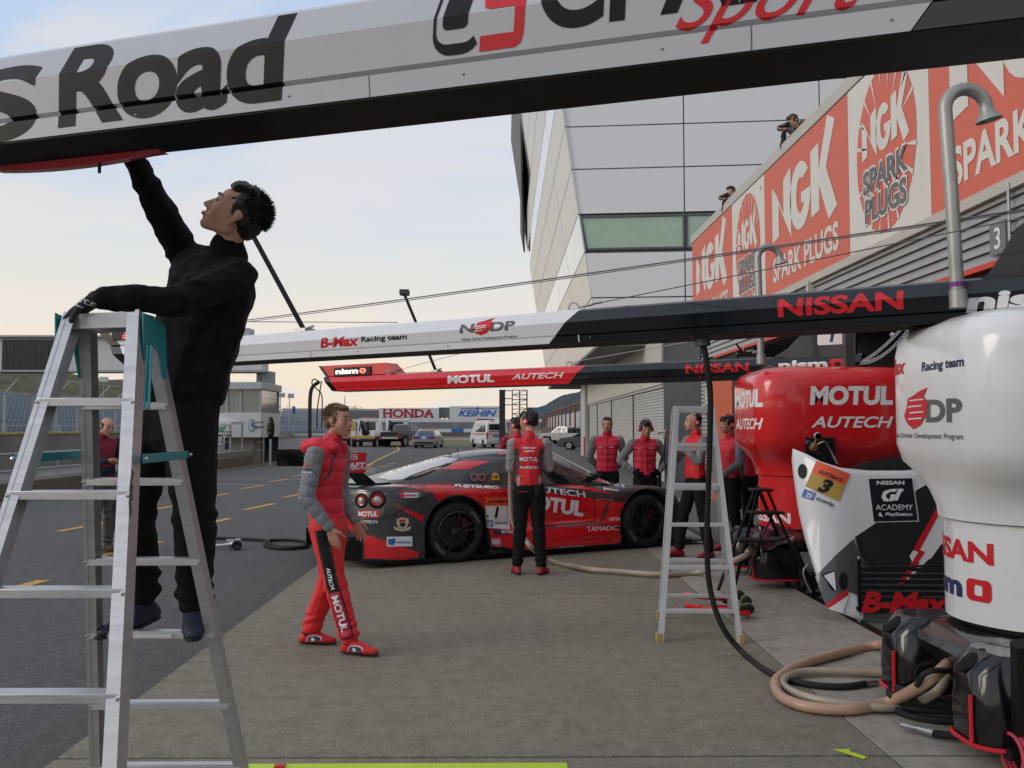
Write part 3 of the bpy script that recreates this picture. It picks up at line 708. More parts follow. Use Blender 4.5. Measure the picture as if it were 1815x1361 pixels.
text('KEIHIN', 68*s_, 11*s_, mp_, BLUEM, t, bold=.035, shear=.3, sp='W')
poly([(4*s_, 13*s_), (70*s_, 13*s_), (71*s_, 14.5*s_), (5*s_, 14.5*s_)], mp_, BLUEM, t, 'bar', sp='W'); poly([(32*s_, 12*s_), (35*s_, 12*s_), (36*s_, 17*s_), (33*s_, 17*s_)], mp_, BLUEM, t, 'bar', sp='W')
for px0, px1, yt, yb, Y, m_, lb in ((600, 671, 727, 746, 195, DSTAND, 'dark grey empty far grandstand left of the red lettered billboard'),
        (483, 600, 727, 770, 140, mat('stand_blue_grey', (.22, .25, .28), .7, var=.2, scale=1, stretch=(1, 1, 10)), 'blue grey sloping stand end behind the racing driver head')):
    a, b = at(px0, yt, Y), at(px1, yb, Y); t = thing('far_grandstand', lb, 'grandstand', ((a.x+b.x)/2, Y, 0))
    n = 9
    for k in range(n):
        z = b.z+(a.z-b.z)*(k+1)/n; B().box(((a.x+b.x)/2, Y+k*.8, z/2), (b.x-a.x, .8, z)).out('tier', m_, t)
    B().box(((a.x+b.x)/2, Y+n*.8, a.z+.2), (b.x-a.x, .1, .5)).out('railing', GALV, t)
# white walls and catch fence beneath the boards, striped tyre wall
def longbox(name, px0, px1, pyt, pyb, Y, m, label, cat, th=.5):
    a, b = at(px0, pyt, Y), at(px1, pyb, Y)
    return tag(B().box(((a.x+b.x)/2, Y, (a.z+b.z)/2), (b.x-a.x, th, a.z-b.z)).out(name, m), label, cat)
longbox('white_wall', 600, 960, 743, 749, 188, PALEW, 'long low white wall under the billboards', 'wall')
longbox('debris_fence', 600, 960, 748, 762, 180, mat('fence_mesh_grey', (.16, .165, .17), .7, var=.3, scale=.5, stretch=(1, 1, .2)), 'grey mesh debris fence running under the white wall at the end of the pit lane', 'fence', .1)
longbox('guard_rail', 483, 720, 768, 772, 120, PALE, 'low grey guard rail across the far end of the pit lane', 'guard rail')
tw_ = thing('tyre_wall', 'striped red white green and blue tyre wall at the end of the pit lane', 'barrier', (0, 130, 0))
for px0, px1, m_ in ((722, 738, REDM), (738, 750, PALEW), (750, 776, GREENM), (776, 800, PALEW), (800, 822, BLUEM), (822, 840, PALEW), (700, 722, PALEW)):
    a, b = at(px0, 760, 130), at(px1, 766, 130); B().box(((a.x+b.x)/2, 130, (a.z+b.z)/2), (b.x-a.x, .6, a.z-b.z)).out('stripe_block', m_, tw_)
a, b = at(700, 766, 130), at(840, 773, 130); B().box(((a.x+b.x)/2, 130.1, b.z/2+a.z/2), (b.x-a.x, .8, a.z-b.z)).out('base_wall', CONB, tw_)
sheet('gravel_run_off', -40, 20, 112, 128, .003, mat('gravel_tan', (.26, .22, .16), .9, var=.2, scale=.8))
# dark pylon and scaffold tower
pm = thing('dark_pylon', 'tall dark rectangular pylon rising behind the white ambulance', 'pylon', at(890, 760, 66))
a, b = at(885, 692, 66), at(895.5, 760, 66); B().box(((a.x+b.x)/2, 66, a.z/2), (b.x-a.x, .5, a.z)).out('column', mat('pylon_brown', (.035, .03, .03), .6), pm); B().box(((a.x+b.x)/2, 66, a.z+.02), (b.x-a.x+.06, .56, .05)).out('cap', BLACKP, pm)
sf = thing('scaffold_tower', 'open steel scaffold tower right of the dark pylon', 'scaffold', at(920, 760, 90))
sb = [at(908, 692, 90), at(934, 692, 90)]; zt = sb[0].z
for x in (sb[0].x, (sb[0].x+sb[1].x)/2, sb[1].x):
    for y in (89, 91.2): B().box((x, y, zt/2), (.09, .09, zt)).out('upright', mat('scaffold_steel', (.08, .08, .085), .6), sf)
for k in range(9):
    z = 1.5+k*(zt-1.5)/8
    B().box(((sb[0].x+sb[1].x)/2, 89, z), (sb[1].x-sb[0].x, .09, .08)).out('deck', MATS['scaffold_steel'], sf)
    if k < 8: B().bar((sb[0].x if k % 2 else sb[1].x, 89.1, z), (sb[1].x if k % 2 else sb[0].x, 89.1, z+(zt-1.5)/8), .05, .05).out('brace', MATS['scaffold_steel'], sf)
for k, z in enumerate((692, 706, 717)): 
    q0, q1 = at(895, z+.5, 80), at(909, z+.5, 80); B().box(((q0.x+q1.x)/2, 80, q0.z), (q1.x-q0.x, .08, .08)).out('link_bar', MATS['scaffold_steel'], sf)
# blue hoarding and red posted stand right of it
longbox('blue_hoarding', 934, 972, 722, 731, 150, mat('hoarding_blue', (.06, .13, .22), .6), 'dull blue hoarding below the wooded hill', 'hoarding')
rs = thing('spectator_stand', 'long pale stand with a row of tall dark red posts beside the far garages', 'grandstand', at(990, 775, 110))
WHT = mat('tent_white', (.42, .43, .43), .7)
for k in range(13):
    Y = 78+k*6.5; X = at(1027, 757, 78).x
    X = 6.9
    B().box((X, Y, 1.9), (.16, .16, 3.8)).out('red_post', mat('post_red', (.20, .05, .03), .6), rs)
    B().prism([(X+.9, Y-3, 1.4), (X+.9, Y+3, 1.4), (X+.9, Y, 3.3)], (2.5, 0, 0)).out('tent_gable', WHT, rs)
B().box((7.4, 117, .8), (.5, 90, 1.6)).out('base_wall', CONW, rs); B().box((7.2, 117, 3.9), (.3, 84, .14)).out('top_rail', MATS['post_red'], rs)
B().box((10.5, 117, 1.3), (1, 90, 2.6)).out('rear_wall', BLUEG, rs)
longbox('white_wall', 930, 1030, 768, 771, 118, PALE, 'low pale wall behind the silver pickup', 'wall')

# ================================================================ SWINGING PIT BEAMS
class Beam:
    """s runs along the beam from the pit lane end to the tank, z up from the bottom lip, n faces the camera side"""
    def __init__(s, name, label, pL, pR, z, H, W, ends, group='pit equipment beams'):
        A, Bp = gnd(*pL, z), gnd(*pR, z)
        s.d = (Bp-A).normalized(); s.n = V((s.d.y, -s.d.x, 0)); s.A = A; s.H = H; s.W = W
        s.root = thing(name, label, 'beam', A, group=group)
        s.fr = [(0.0, 0.0), (.006, .19*H), (-.006, .215*H), (.008, .24*H), (.026, .60*H), (-.022, .94*H), (-.045, H)]
    def s_of(s, px, py, off=0.0):
        p = onplane(px, py, s.A+s.n*off, s.n); q = p-s.A; return q.dot(s.d), q.z
    def P(s, a, z, off=0.0): return s.A+s.d*a+V((0, 0, z))+s.n*off
    def foff(s, z):
        f = s.fr
        for (o0, z0), (o1, z1) in zip(f, f[1:]):
            if z <= z1: return o0+(o1-o0)*max(0, (z-z0))/(z1-z0)
        return f[-1][0]
    def seg(s, name, s0, k0, s1, k1, m, nseg=1):
        """slanted ends: s = s0 + k0*z"""
        H, W = s.H, s.W
        pr = s.fr+[(-W+.05, H), (-W, .8*H), (-W, 0.0)]
        b = B(); n = len(pr)
        vs = [s.P(s0+k0*z, z, o) for o, z in pr]+[s.P(s1+k1*z, z, o) for o, z in pr]
        b.add(vs, [tuple(range(n)), tuple(range(n, 2*n))[::-1]]+[(i, i+n, (i+1) % n+n, (i+1) % n) for i in range(n)])
        return b.out(name, m, s.root, ang=20)
    def mp(s, s0, z0, off=.0016):
        f = lambda a, b: s.P(s0+a, z0+b, s.foff(z0+b)+off)
        f.cuts = [z-z0 for _o, z in s.fr[1:-1]]; return f
    def text(s, t, pxa, pxb, z0, z1, m, par=None, **k):
        """text between two photograph columns, z as fractions of H"""
        zm = (z0+z1)/2*s.H; Z = V((0, 0, zm))
        def sx(px):
            r = ray(px, 700); r2 = V((r.x, r.y, 0)); o = s.A; k_ = (o.x*s.n.x+o.y*s.n.y)/(r2.x*s.n.x+r2.y*s.n.y); q = r2*k_-V((o.x, o.y, 0)); return q.dot(s.d)
        def sxy(px):
            # column px at height zm, allowing for pitch
            lo, hi = sx(px)-2, sx(px)+2
            f = lambda a: (lambda p: CX+FPX*(p.x*math.cos(YAW)-p.y*math.sin(YAW))/((p.x*math.sin(YAW)+p.y*math.cos(YAW))*math.cos(PITCH)+(p.z-EYE)*math.sin(PITCH)))(s.P(a, zm))-px
            for _ in range(40):
                mid = (lo+hi)/2
                if f(mid) > 0: hi = mid
                else: lo = mid
            return (lo+hi)/2
        a, b = sxy(pxa), sxy(pxb)
        return text(t, b-a, (z1-z0)*s.H, s.mp(a, z0*s.H), m, par or s.root, maxlen=.03, sp='W', **k), a, b
    def col(s, px, zf=.5):
        return s.text('I', px, px+10, zf, zf+.01, BLACKM) if False else None

def sref(bm, px, z):
    lo, hi = -8, 12
    f = lambda a: (lambda p: CX+FPX*(p.x*math.cos(YAW)-p.y*math.sin(YAW))/((p.x*math.sin(YAW)+p.y*math.cos(YAW))*math.cos(PITCH)+(p.z-EYE)*math.sin(PITCH)))(bm.P(a, z))-px
    for _ in range(40):
        mid = (lo+hi)/2
        if f(mid) > 0: hi = mid
        else: lo = mid
    return (lo+hi)/2
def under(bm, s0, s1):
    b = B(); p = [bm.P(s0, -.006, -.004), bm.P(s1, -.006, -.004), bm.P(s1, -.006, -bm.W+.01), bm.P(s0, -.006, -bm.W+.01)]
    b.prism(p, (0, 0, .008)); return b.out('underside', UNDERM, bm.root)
BEAMGREY = mat('pearl_grey_wrap', (.46, .47, .50), .28, coat=.4, var=.02, rvar=.04)

# --- nearest beam
NB = Beam('pit_beam', 'nearest beam crossing the top of the picture, pearl grey with bold black and red lettering', (0, 252), (907, 141), 2.55, .315, .25, None)
s0 = sref(NB, -260, .1); s1 = sref(NB, 1628, .1); s2 = sref(NB, 2500, .1)
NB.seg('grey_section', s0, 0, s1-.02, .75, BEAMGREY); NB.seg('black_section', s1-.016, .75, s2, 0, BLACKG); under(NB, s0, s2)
NB.text('S', -62, 78, .00, .80, BLACKM, bold=.035, shear=.12, res=14); NB.text('Road', 106, 520, .06, .93, BLACKM, bold=.035, shear=.12, res=14)
a = sref(NB, 768, .2); b_ = sref(NB, 935, .2); w = b_-a; h = .80*NB.H
mpn = NB.mp(a, .27*NB.H)
def rrect(x, y, w, h, r, n=5, sh=0):
    o = []
    for cx, cy, t0 in ((x+w-r, y+h-r, 0), (x+r, y+h-r, 90), (x+r, y+r, 180), (x+w-r, y+r, 270)):
        for i in range(n+1):
            t = R(t0+90*i/n); o.append((cx+r*math.cos(t)+sh*(cy+r*math.sin(t)-y), cy+r*math.sin(t)))
    return o
def band(out, inn):
    n = len(out); return out+inn, [(i, (i+1) % n, (i+1) % n+n, i+n) for i in range(n)]
def cs_logo(w, h, mp_, mc, ms, par, off2=None):
    v, f = band(rrect(0, 0, w*.52, h, h*.22, sh=.12), rrect(w*.045, h*.12, w*.43, h*.76, h*.14, sh=.12)); f = f[3:-3]
    decal(v, f, mp_, mc, par, 'logo_ring', .03, 'W')
    poly(rrect(w*.13, h*.27, w*.27, h*.46, h*.06, sh=.12), mp_, mc, par, 'logo_block', .03, 'W')
    S_ = [(.02, 0), (.80, 0), (.93, .04), (.98, .14), (.98, .46), (.92, .56), (.80, .58), (.26, .58), (.26, .84), (1.0, .84), (1.0, 1.0), (.18, 1.0), (.06, .95), (.02, .85), (.02, .56), (.08, .46), (.20, .43), (.76, .43), (.76, .16), (.02, .16)]
    poly([(w*(.50+.47*a)+.12*h*b, h*b) for a, b in S_], mp_, ms, par, 'logo_letter', .03, 'W')
cs_logo(w, h, mpn, BLACKM, REDM, NB.root)
NB.text('CRAFT', 962, 1530, .36, 1.08, BLACKM, bold=.03, shear=.1, res=14)
NB.text('Sport', 1198, 1545, .10, .62, REDM, bold=.004, shear=.55, res=12)
# red bulge and bolt under the far left end, roof rail marks
e0 = sref(NB, -120, 0); e1 = sref(NB, 205, 0)
bl = B(); gr = []
for i in range(15):
    t = i/14; a = e0+(e1-e0)*t; dp = .016*math.sin(math.pi*min(1, t*1.02))**.7
    gr.append([NB.P(a, -.008, -.19), NB.P(a, -.008-dp*1.5, -.205), NB.P(a, -.008-dp*1.5, -NB.W+.01), NB.P(a, -.008, -NB.W-.005)])
bl.grid(gr); bl.out('red_under_cover', RED, NB.root)
B().tube([NB.P(sref(NB, 88, 0), -.02, -.22), NB.P(sref(NB, 88, 0), -.06, -.22)], .006, 8).out('bolt', BLACKP, NB.root)
for px in (): 
    a = sref(NB, px, 0); B().box((0, 0, 0), (1, 1, 1), Mx=Matrix.Translation(NB.P(a, -.012, -.2)) @ Matrix.Rotation(math.atan2(NB.d.y, NB.d.x), 4, 'Z') @ Matrix.Diagonal((.03, .2, .014, 1))).out('clamp_plate', STEEL, NB.root)

for k in range(9):
    a = s0+.12+k*.55
    B().ell(NB.P(a, .1*NB.H, NB.foff(.1*NB.H)), (.0045, .0045, .0045), 8).out('rivet', STEEL, NB.root)
for px in (-60, 655, 1330): a = sref(NB, px, .1); B().prism([NB.P(a, .0, .001), NB.P(a+.003, .0, .001), NB.P(a+.003, .06, .007), NB.P(a, .06, .007)], -NB.n*.003).out('wrap_seam', GREYM, NB.root)
for px in (): a = sref(NB, px, .0); B().prism([NB.P(a, -.0075, -.01), NB.P(a+.012, -.0075, -.01), NB.P(a+.012, -.0075, -NB.W+.02), NB.P(a, -.0075, -NB.W+.02)], (0, 0, -.004)).out('joint_strip', DGREYP, NB.root)
# --- middle beam
MB = Beam('pit_beam', 'middle beam, white with red and black team lettering turning black towards the white tank', (430, 640), (977, 609), 2.19, .235, .33, None)
st = sref(MB, 226, 0); sm = MB.s_of(973, 606)[0]; se = sref(MB, 1705, .1)
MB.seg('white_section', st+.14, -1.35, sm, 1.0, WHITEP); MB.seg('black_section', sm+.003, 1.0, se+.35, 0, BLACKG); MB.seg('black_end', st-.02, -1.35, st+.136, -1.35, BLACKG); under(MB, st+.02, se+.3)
def topbox(bm, st, H2, sa, sb, m, m2, K=.95, wb=.05):
    H = bm.H
    def pr(pts, name, mm, o0=-.03, o1=None): b = B(); b.prism([bm.P(a, z, o0) for a, z in pts], -bm.n*((o1 or bm.W)-.06)); return b.out(name, mm, bm.root, bevel=.004)
    c = pr([(st+wb+.002-K*H, H+.001), (sa+(sb-sa)*1.0, H+.001), (sa, H2), (st+wb+.002-K*H2, H2)], 'display_housing', m)
    pr([(st-.02-K*H, H+.001), (st+wb-.004-K*H, H+.001), (st+wb-.004-K*H2, H2), (st-.02-K*H2, H2)], 'housing_end', m2); return c
hb = topbox(MB, st, .50, sref(MB, 262, .5), sref(MB, 285, .3), WHITEP, BLACKG, 1.35, .14)
def led(bm, px0, px1, z0, z1, cols, house):
    a, b = sref(bm, px0, (z0+z1)/2), sref(bm, px1, (z0+z1)/2)
    p = B().prism([bm.P(a, z0, -.008), bm.P(b, z0, -.008), bm.P(b, z1, -.008), bm.P(a, z1, -.008)], -bm.n*.02).out('led_panel', BLACKP, house); return p, a, b
p, a, b_ = led(MB, 197, 236, .285, .475, None, hb)
LEDR = mat('lit_led_red', (1, .12, .08), .4, emit=2.2, var=.3); LEDW = mat('lit_led_white', (1, .82, .86), .4, emit=1.3, var=.1)
lb = B()
for i in range(7):
    for j in range(8):
        if i <= j*.9+1:
            x = b_-.01-i*.026; z = .46-j*.022
            if x > a: lb.box((0, 0, 0), (1, 1, 1), Mx=Matrix.Translation(MB.P(x, z-.005, -.006)) @ Matrix.Rotation(math.atan2(MB.d.y, MB.d.x), 4, 'Z') @ Matrix.Diagonal((.014, .004, .009, 1)))
tag(lb.out('led_dots', LEDR, p), kind='stuff')
_o, a, b_ = MB.text('B-Max', 570, 639, .30, .66, REDM, bold=.04, shear=.22); MB.text('Racing team', 643, 724, .36, .60, BLACKM, bold=.03, shear=.08)
MB.text('N', 818, 842, .48, .78, GREYM, bold=.04); MB.text('DP', 872, 915, .48, .78, GREYM, bold=.04)
def flamehead(w, h):
    return [(.0*w, .35*h), (.12*w, .6*h), (.18*w, .9*h), (.45*w, 1.0*h), (.7*w, 1.12*h), (1.0*w, 1.2*h), (.85*w, .95*h), (1.0*w, .7*h), (.92*w, .35*h), (.7*w, .05*h), (.4*w, -.08*h), (.15*w, .08*h)]
a = sref(MB, 840, .14); b_ = sref(MB, 876, .14)
poly(flamehead(b_-a, .10), MB.mp(a, .098), REDM, MB.root, 'emblem', .03, 'W')
MB.text('D', 846, 864, .50, .70, WHITEM, bold=.0)
for k in range(3): poly([(0, 0), (.07, .004), (.07, .010), (0, .006)], MB.mp(a+.02+.015*k, .12+.018*k, .003), WHITEM, MB.root, 'emblem_stripe', .03, 'W')
MB.text('Nissan Driver Development Program', 820, 918, .23, .33, GREYM, bold=.015)
MB.text('NISSAN', 1380, 1602, .34, .82, REDM, bold=.035)
# fin at the tank end
def fin(bm, pts, m, th=.10, off=-.05):
    P = [onplane(px, py, bm.A+bm.n*off, bm.n) for px, py in pts]
    b = B(); b.prism(P, -bm.n*th); return b.out('end_fin', m, bm.root)
f1 = fin(MB, [(1684, 520), (1725, 505), (1752, 485), (1775, 450), (1800, 405), (1840, 375), (2000, 360), (2000, 560), (1684, 560)], BLACKG, .10, -.02)
def finmap(bm, px, py, off): 
    o = onplane(px, py, bm.A+bm.n*off, bm.n); return flat(o, bm.d, (0, 0, 1))
o1 = onplane(1712, 541, MB.A+MB.n*(-.012), MB.n); o2 = onplane(1900, 541, MB.A+MB.n*(-.012), MB.n)
MB.text('nismo', 1712, 1985, .16, .62, WHITEM, bold=.045, shear=.1)

# --- far beam
FB = Beam('pit_beam', 'farthest beam, red with a lit name display at its free end and black by the red tank', (589, 693), (977, 681), 2.17, .235, .33, None)
st = sref(FB, 590, 0); sm = FB.s_of(1008, 679)[0]; se = sref(FB, 1380, .1)
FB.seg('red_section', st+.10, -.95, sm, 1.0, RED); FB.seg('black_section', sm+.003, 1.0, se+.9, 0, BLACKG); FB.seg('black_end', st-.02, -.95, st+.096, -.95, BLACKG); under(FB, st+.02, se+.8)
_st = st+.05
hb = topbox(FB, _st, .41, sref(FB, 681, .4), sref(FB, 699, .3), RED, BLACKG)
p, a, b_ = led(FB, 591, 656, .235, .365, None, hb)
o1 = FB.P(a+.04, .262, -.0045)
text('nism', (b_-a)*.62, .08, lambda x, y: o1+FB.d*x+V((0, 0, y)), LEDW, p, bold=.04, sp='W'); 
text('o', (b_-a)*.17, .08, lambda x, y: o1+FB.d*(x+(b_-a)*.66)+V((0, 0, y)), LEDR, p, bold=.04, sp='W')
FB.text('MOTUL', 794, 877, .22, .72, WHITEM, bold=.05, shear=.08); FB.text('AUTECH', 908, 1001, .34, .66, WHITEM, bold=.02, shear=.3)
FB.text('NISSAN', 1216, 1328, .34, .80, REDM, bold=.035)
f2 = fin(FB, [(1340, 650), (1372, 632), (1396, 618), (1412, 600), (1430, 586), (1516, 578), (1516, 662), (1340, 668)], DGREYP, .08, -.02)
o1 = onplane(1380, 647, FB.A+FB.n*(-.015), FB.n); o2 = onplane(1468, 647, FB.A+FB.n*(-.015), FB.n); o3 = onplane(1502, 647, FB.A+FB.n*(-.015), FB.n)
FB.text('nism', 1381, 1468, .30, .80, WHITEM, bold=.045, par=f2)
v, f = band(rrect(0, 0, (o3-o2).length*.9, .11, .03), rrect((o3-o2).length*.32, .03, (o3-o2).length*.26, .05, .008))
a = sref(FB, 1471, .12); b_ = sref(FB, 1501, .12); w = b_-a; v, f = band(rrect(0, 0, w, .115, .03), rrect(w*.34, .032, w*.3, .05, .008)); decal(v, f, FB.mp(a, .30*FB.H), REDM, f2, 'lettering', .03, 'W')
o1 = onplane(1449, 612, FB.A+FB.n*(-.015), FB.n)
pl = poly([(x, y) for x, y in rrect(0, 0, .33, .24, .02)], flat(o1, FB.d, (0, 0, 1)), WHITEM, f2, 'number_plate', sp='W')
text('1', .07, .18, flat(o1+FB.n*.003+FB.d*.13+V((0, 0, .03)), FB.d, (0, 0, 1)), NAVYM, f2, bold=.02, shear=.2, sp='W')
for bm, px in ((MB, 550), (FB, 782), (MB, 1026), (FB, 1240)):   # seams in the wraps
    a = sref(bm, px, .03); B().prism([bm.P(a, .0, .006), bm.P(a+.006, .0, .006), bm.P(a+.006, .05, .0125), bm.P(a, .05, .0125)], -bm.n*.004).out('wrap_seam', WHITEM if bm is MB else REDM, bm.root)
for k, bm in enumerate((MB, FB)):
    for q in (.5, 1.4, 2.6): 
        a = sm*.2+q; B().ell(bm.P(a, bm.H*.12, .006), (.006, .006, .006), 8).out('rivet', STEEL, bm.root)

# stay poles on the beams
def pole(bm, base_px, top_px, Yt, label, box=False):
    a = sref(bm, base_px[0], bm.H); b0 = bm.P(a, bm.H+.01, -.15); tp = at(*top_px, Yt)
    t = thing('stay_pole', label, 'pole', b0)
    B().tube([b0, tp], .022, 10).out('tube', BLACKP, t); B().box(b0+V((0, 0, .01)), (.12, .12, .03), math.atan2(bm.d.y, bm.d.x)).out('foot_plate', STEEL, t)
    B().tube([b0+V((.02, 0, .03)), b0+V((.08, 0, .05))], .012, 8).out('shackle', STEEL, t)
    if box: B().box(tp+V((0, 0, .03)), (.14, .16, .08)).out('head_box', mat('grey_box', (.05, .055, .06), .5), t, bevel=.01)
    return tp
b0 = MB.P(sref(MB, 518, .24), .24, -.15)
tA = pole(MB, (518, 0), (438, 398), b0.y-.02, 'black stay pole leaning up from the middle beam behind the man on the ladder')
b1 = FB.P(sref(FB, 762, .24), .24, -.15)
tB = pole(FB, (762, 0), (717, 522), b1.y, 'thin black stay pole with a small box on top, standing on the farthest beam', True)
def wire(a, b, r, label, n=14, sag=.0, m=None):
    P = [V(a).lerp(V(b), i/n)+V((0, 0, -sag*4*(i/n)*(1-i/n))) for i in range(n+1)]
    return tag(B().tube(P, r, 6).out('stay_cable', m or mat('wire_dark', (.05, .05, .06), .4, .5)), label, 'cable')
wire(at(1830, 369, 5.2), at(400, 572, 12), .006, 'upper of the two long dark stay cables crossing the whole picture', sag=.02)
wire(at(1830, 372.5, 5.2), at(400, 575, 12.1), .004, 'lower of the two long dark stay cables crossing the whole picture', sag=.02)
hk = MB.P(sref(MB, 1010, .24), MB.H+.03, -.1)
wire(at(1046, 540, hk.y), at(1830, 383, 4.2), .0035, 'thin stay wire from the hook on the middle beam up to the right')
wire(FB.P(sref(FB, 1000, .24), FB.H+.05, -.1), at(1235, 603, 9.5), .005, 'pale stay wire from the hook on the farthest beam', m=mat('wire_pale', (.3, .3, .29), .5))
wire(at(690, 660, 12), at(1010, 575, 10), .003, 'thin wire running up from the display housing of the farthest beam')
wire(at(692, 661, 12), at(960, 655, 10.6), .003, 'thin wire running level along the top of the farthest beam')
wire(at(430, 570, 7), at(705, 571.5, 7.5), .003, 'thin level wire just above the middle beam behind the man')
def hook(p, label):
    t = thing('shackle_hook', label, 'hook', p)
    B().tube([p+V((.035*math.cos(x), 0, .035*math.sin(x))) for x in [2*math.pi*i/14 for i in range(14)]], .006, 6, closed=True).out('ring', STEEL, t)
    B().tube([p+V((.035, 0, 0)), p+V((.13, -.01, .02))], .009, 8).out('turnbuckle', STEEL, t); B().tube([p+V((.12, -.01, .02)), p+V((.2, -.02, .035))], .006, 8).out('eye_end', BLACKP, t)
hook(at(1017, 545, hk.y), 'steel shackle hook on top of the middle beam where white turns black'); q = FB.P(sref(FB, 1002, .24), FB.H+.03, -.1); hook(q, 'steel shackle hook on top of the farthest beam where red turns black')
q = at(688, 660, 12.1); hook(q, 'small steel hook beside the lit display of the farthest beam')
# cables hanging from the far beam's free end
def hose(name, pts, r, m, label, cat, n=8, sub=8): return tag(B().tube(spline(pts, sub), r, n).out(name, m), label, cat)
g0 = gnd(549, 955)
hose('hanging_hose', [at(566, 676, 13.3), at(552, 690, 13.3), at(549, 730, 13.2), at(549, 800, 13.0), at(550, 900, 12.8), (g0.x, g0.y+.3, .02)], .028, RUBBER, 'black air hose hanging from the free end of the farthest beam', 'hose')
hose('thin_cable', [at(566, 676, 12.9), at(556, 672, 12.9), at(553, 680, 12.9), at(560, 688, 12.9), at(570, 700, 12.9), at(571, 730, 12.9), at(570, 760, 12.9)], .009, BLACKP, 'thin looped cable left of the pair hanging by the lit display', 'cable')
hose('thin_cable', [at(570, 675, 12.9), at(566, 700, 12.95), at(562, 730, 12.9), at(562, 760, 12.9)], .009, BLACKP, 'thin straight cable right of the pair hanging by the lit display', 'cable')
G = lambda x, y, z=.02: gnd(x, y, z)
hose('ground_hose', [G(549, 955), G(546, 962), G(530, 970), G(500, 972), G(474, 968), G(470, 961), G(490, 957), G(530, 958), G(548, 964), G(535, 970), G(500, 970), G(478, 964), G(470, 958), G(430, 955), G(395, 954), G(380, 954)], .022, RUBBER, 'black air hose coiled on the tarmac left of the racing driver', 'hose')
# air gun on the tarmac
p = gnd(408, 972); ag = thing('air_gun', 'chrome wheel gun with a black socket lying on the tarmac', 'wheel gun', p)
Mx = Matrix.Translation(p+V((.08, 0, .065))) @ Matrix.Rotation(R(80), 4, 'Y')
B().lathe([(.02, -.11), (.045, -.10), (.05, -.02), (.062, 0), (.065, .05), (.05, .06), (.02, .06)], Mx, 16).out('motor_body', STEEL, ag)
Mx2 = Matrix.Translation(p+V((.12, -.08, .06))) @ Matrix.Rotation(R(90), 4, 'X')
B().lathe([(.03, 0), (.06, .005), (.066, .04), (.045, .06), (.03, .05)], Mx2, 18).out('socket', BLACKP, ag)
B().tube([p+V((-.3, .02, .03)), p+V((-.1, .01, .045)), p+V((.02, 0, .06))], [.012, .016, .02], 8).out('handle', ALU, ag)
B().box(p+V((.0, .0, .11)), (.1, .03, .02)).out('lever', ALU, ag)

# --- hoses on the middle beam: long black one to the floor
def S(px, py, Y): return at(px, py, Y)
hang = [MB.P(sref(MB, 1236, 0), -.01, -.1), S(1252, 640, 5.7), S(1259, 700, 5.75), S(1258, 780, 5.85), S(1255, 880, 6.0), S(1253, 960, 6.1), S(1258, 1040, 6.2), S(1280, 1110, 6.2), gnd(1320, 1160, .022), gnd(1370, 1195, .022), gnd(1430, 1212, .022), gnd(1490, 1217, .022), gnd(1538, 1211, .022)]
hs = thing('air_hose', 'long thick black air hose hanging from the middle beam and running out on the concrete', 'hose', gnd(1300, 1150))
P = spline(hang, 8); B().tube(P, .020, 12).out('rubber_tube', RUBBER, hs)
e = P[-1]; dd = (P[-1]-P[-3]).normalized(); B().tube([e-dd*.02, e+dd*.05, e+dd*.05, e+dd*.085], [.022, .022, .017, .017], 12).out('coupling', STEEL, hs)
B().tube([MB.P(sref(MB, 1236, 0), -.0, -.1), MB.P(sref(MB, 1236, 0), -.06, -.1)], .05, 14).out('outlet_socket', mat('grey_box', (.05, .055, .06), .5), hs)
# scanner gadget on the far beam
q = S(1318, 627, 9.6); gd = thing('camera_bracket', 'small dark camera on a bracket above the black part of the farthest beam', 'camera', q)
B().box(q, (.16, .1, .045)).out('camera_body', BLACKP, gd); B().box(q+V((.09, 0, .02)), (.09, .09, .03)).out('sun_shield', STEEL, gd); B().tube([q, q+V((-.08, 0, .11))], .012).out('bracket', BLACKP, gd)
B().tube([q+V((-.1, 0, -.02)), q+V((.2, 0, -.02))], .01).out('cross_bar', BLACKP, gd); B().tube([q+V((0, 0, .02)), q+V((0, 0, .13))], .004).out('aerial', STEEL, gd)

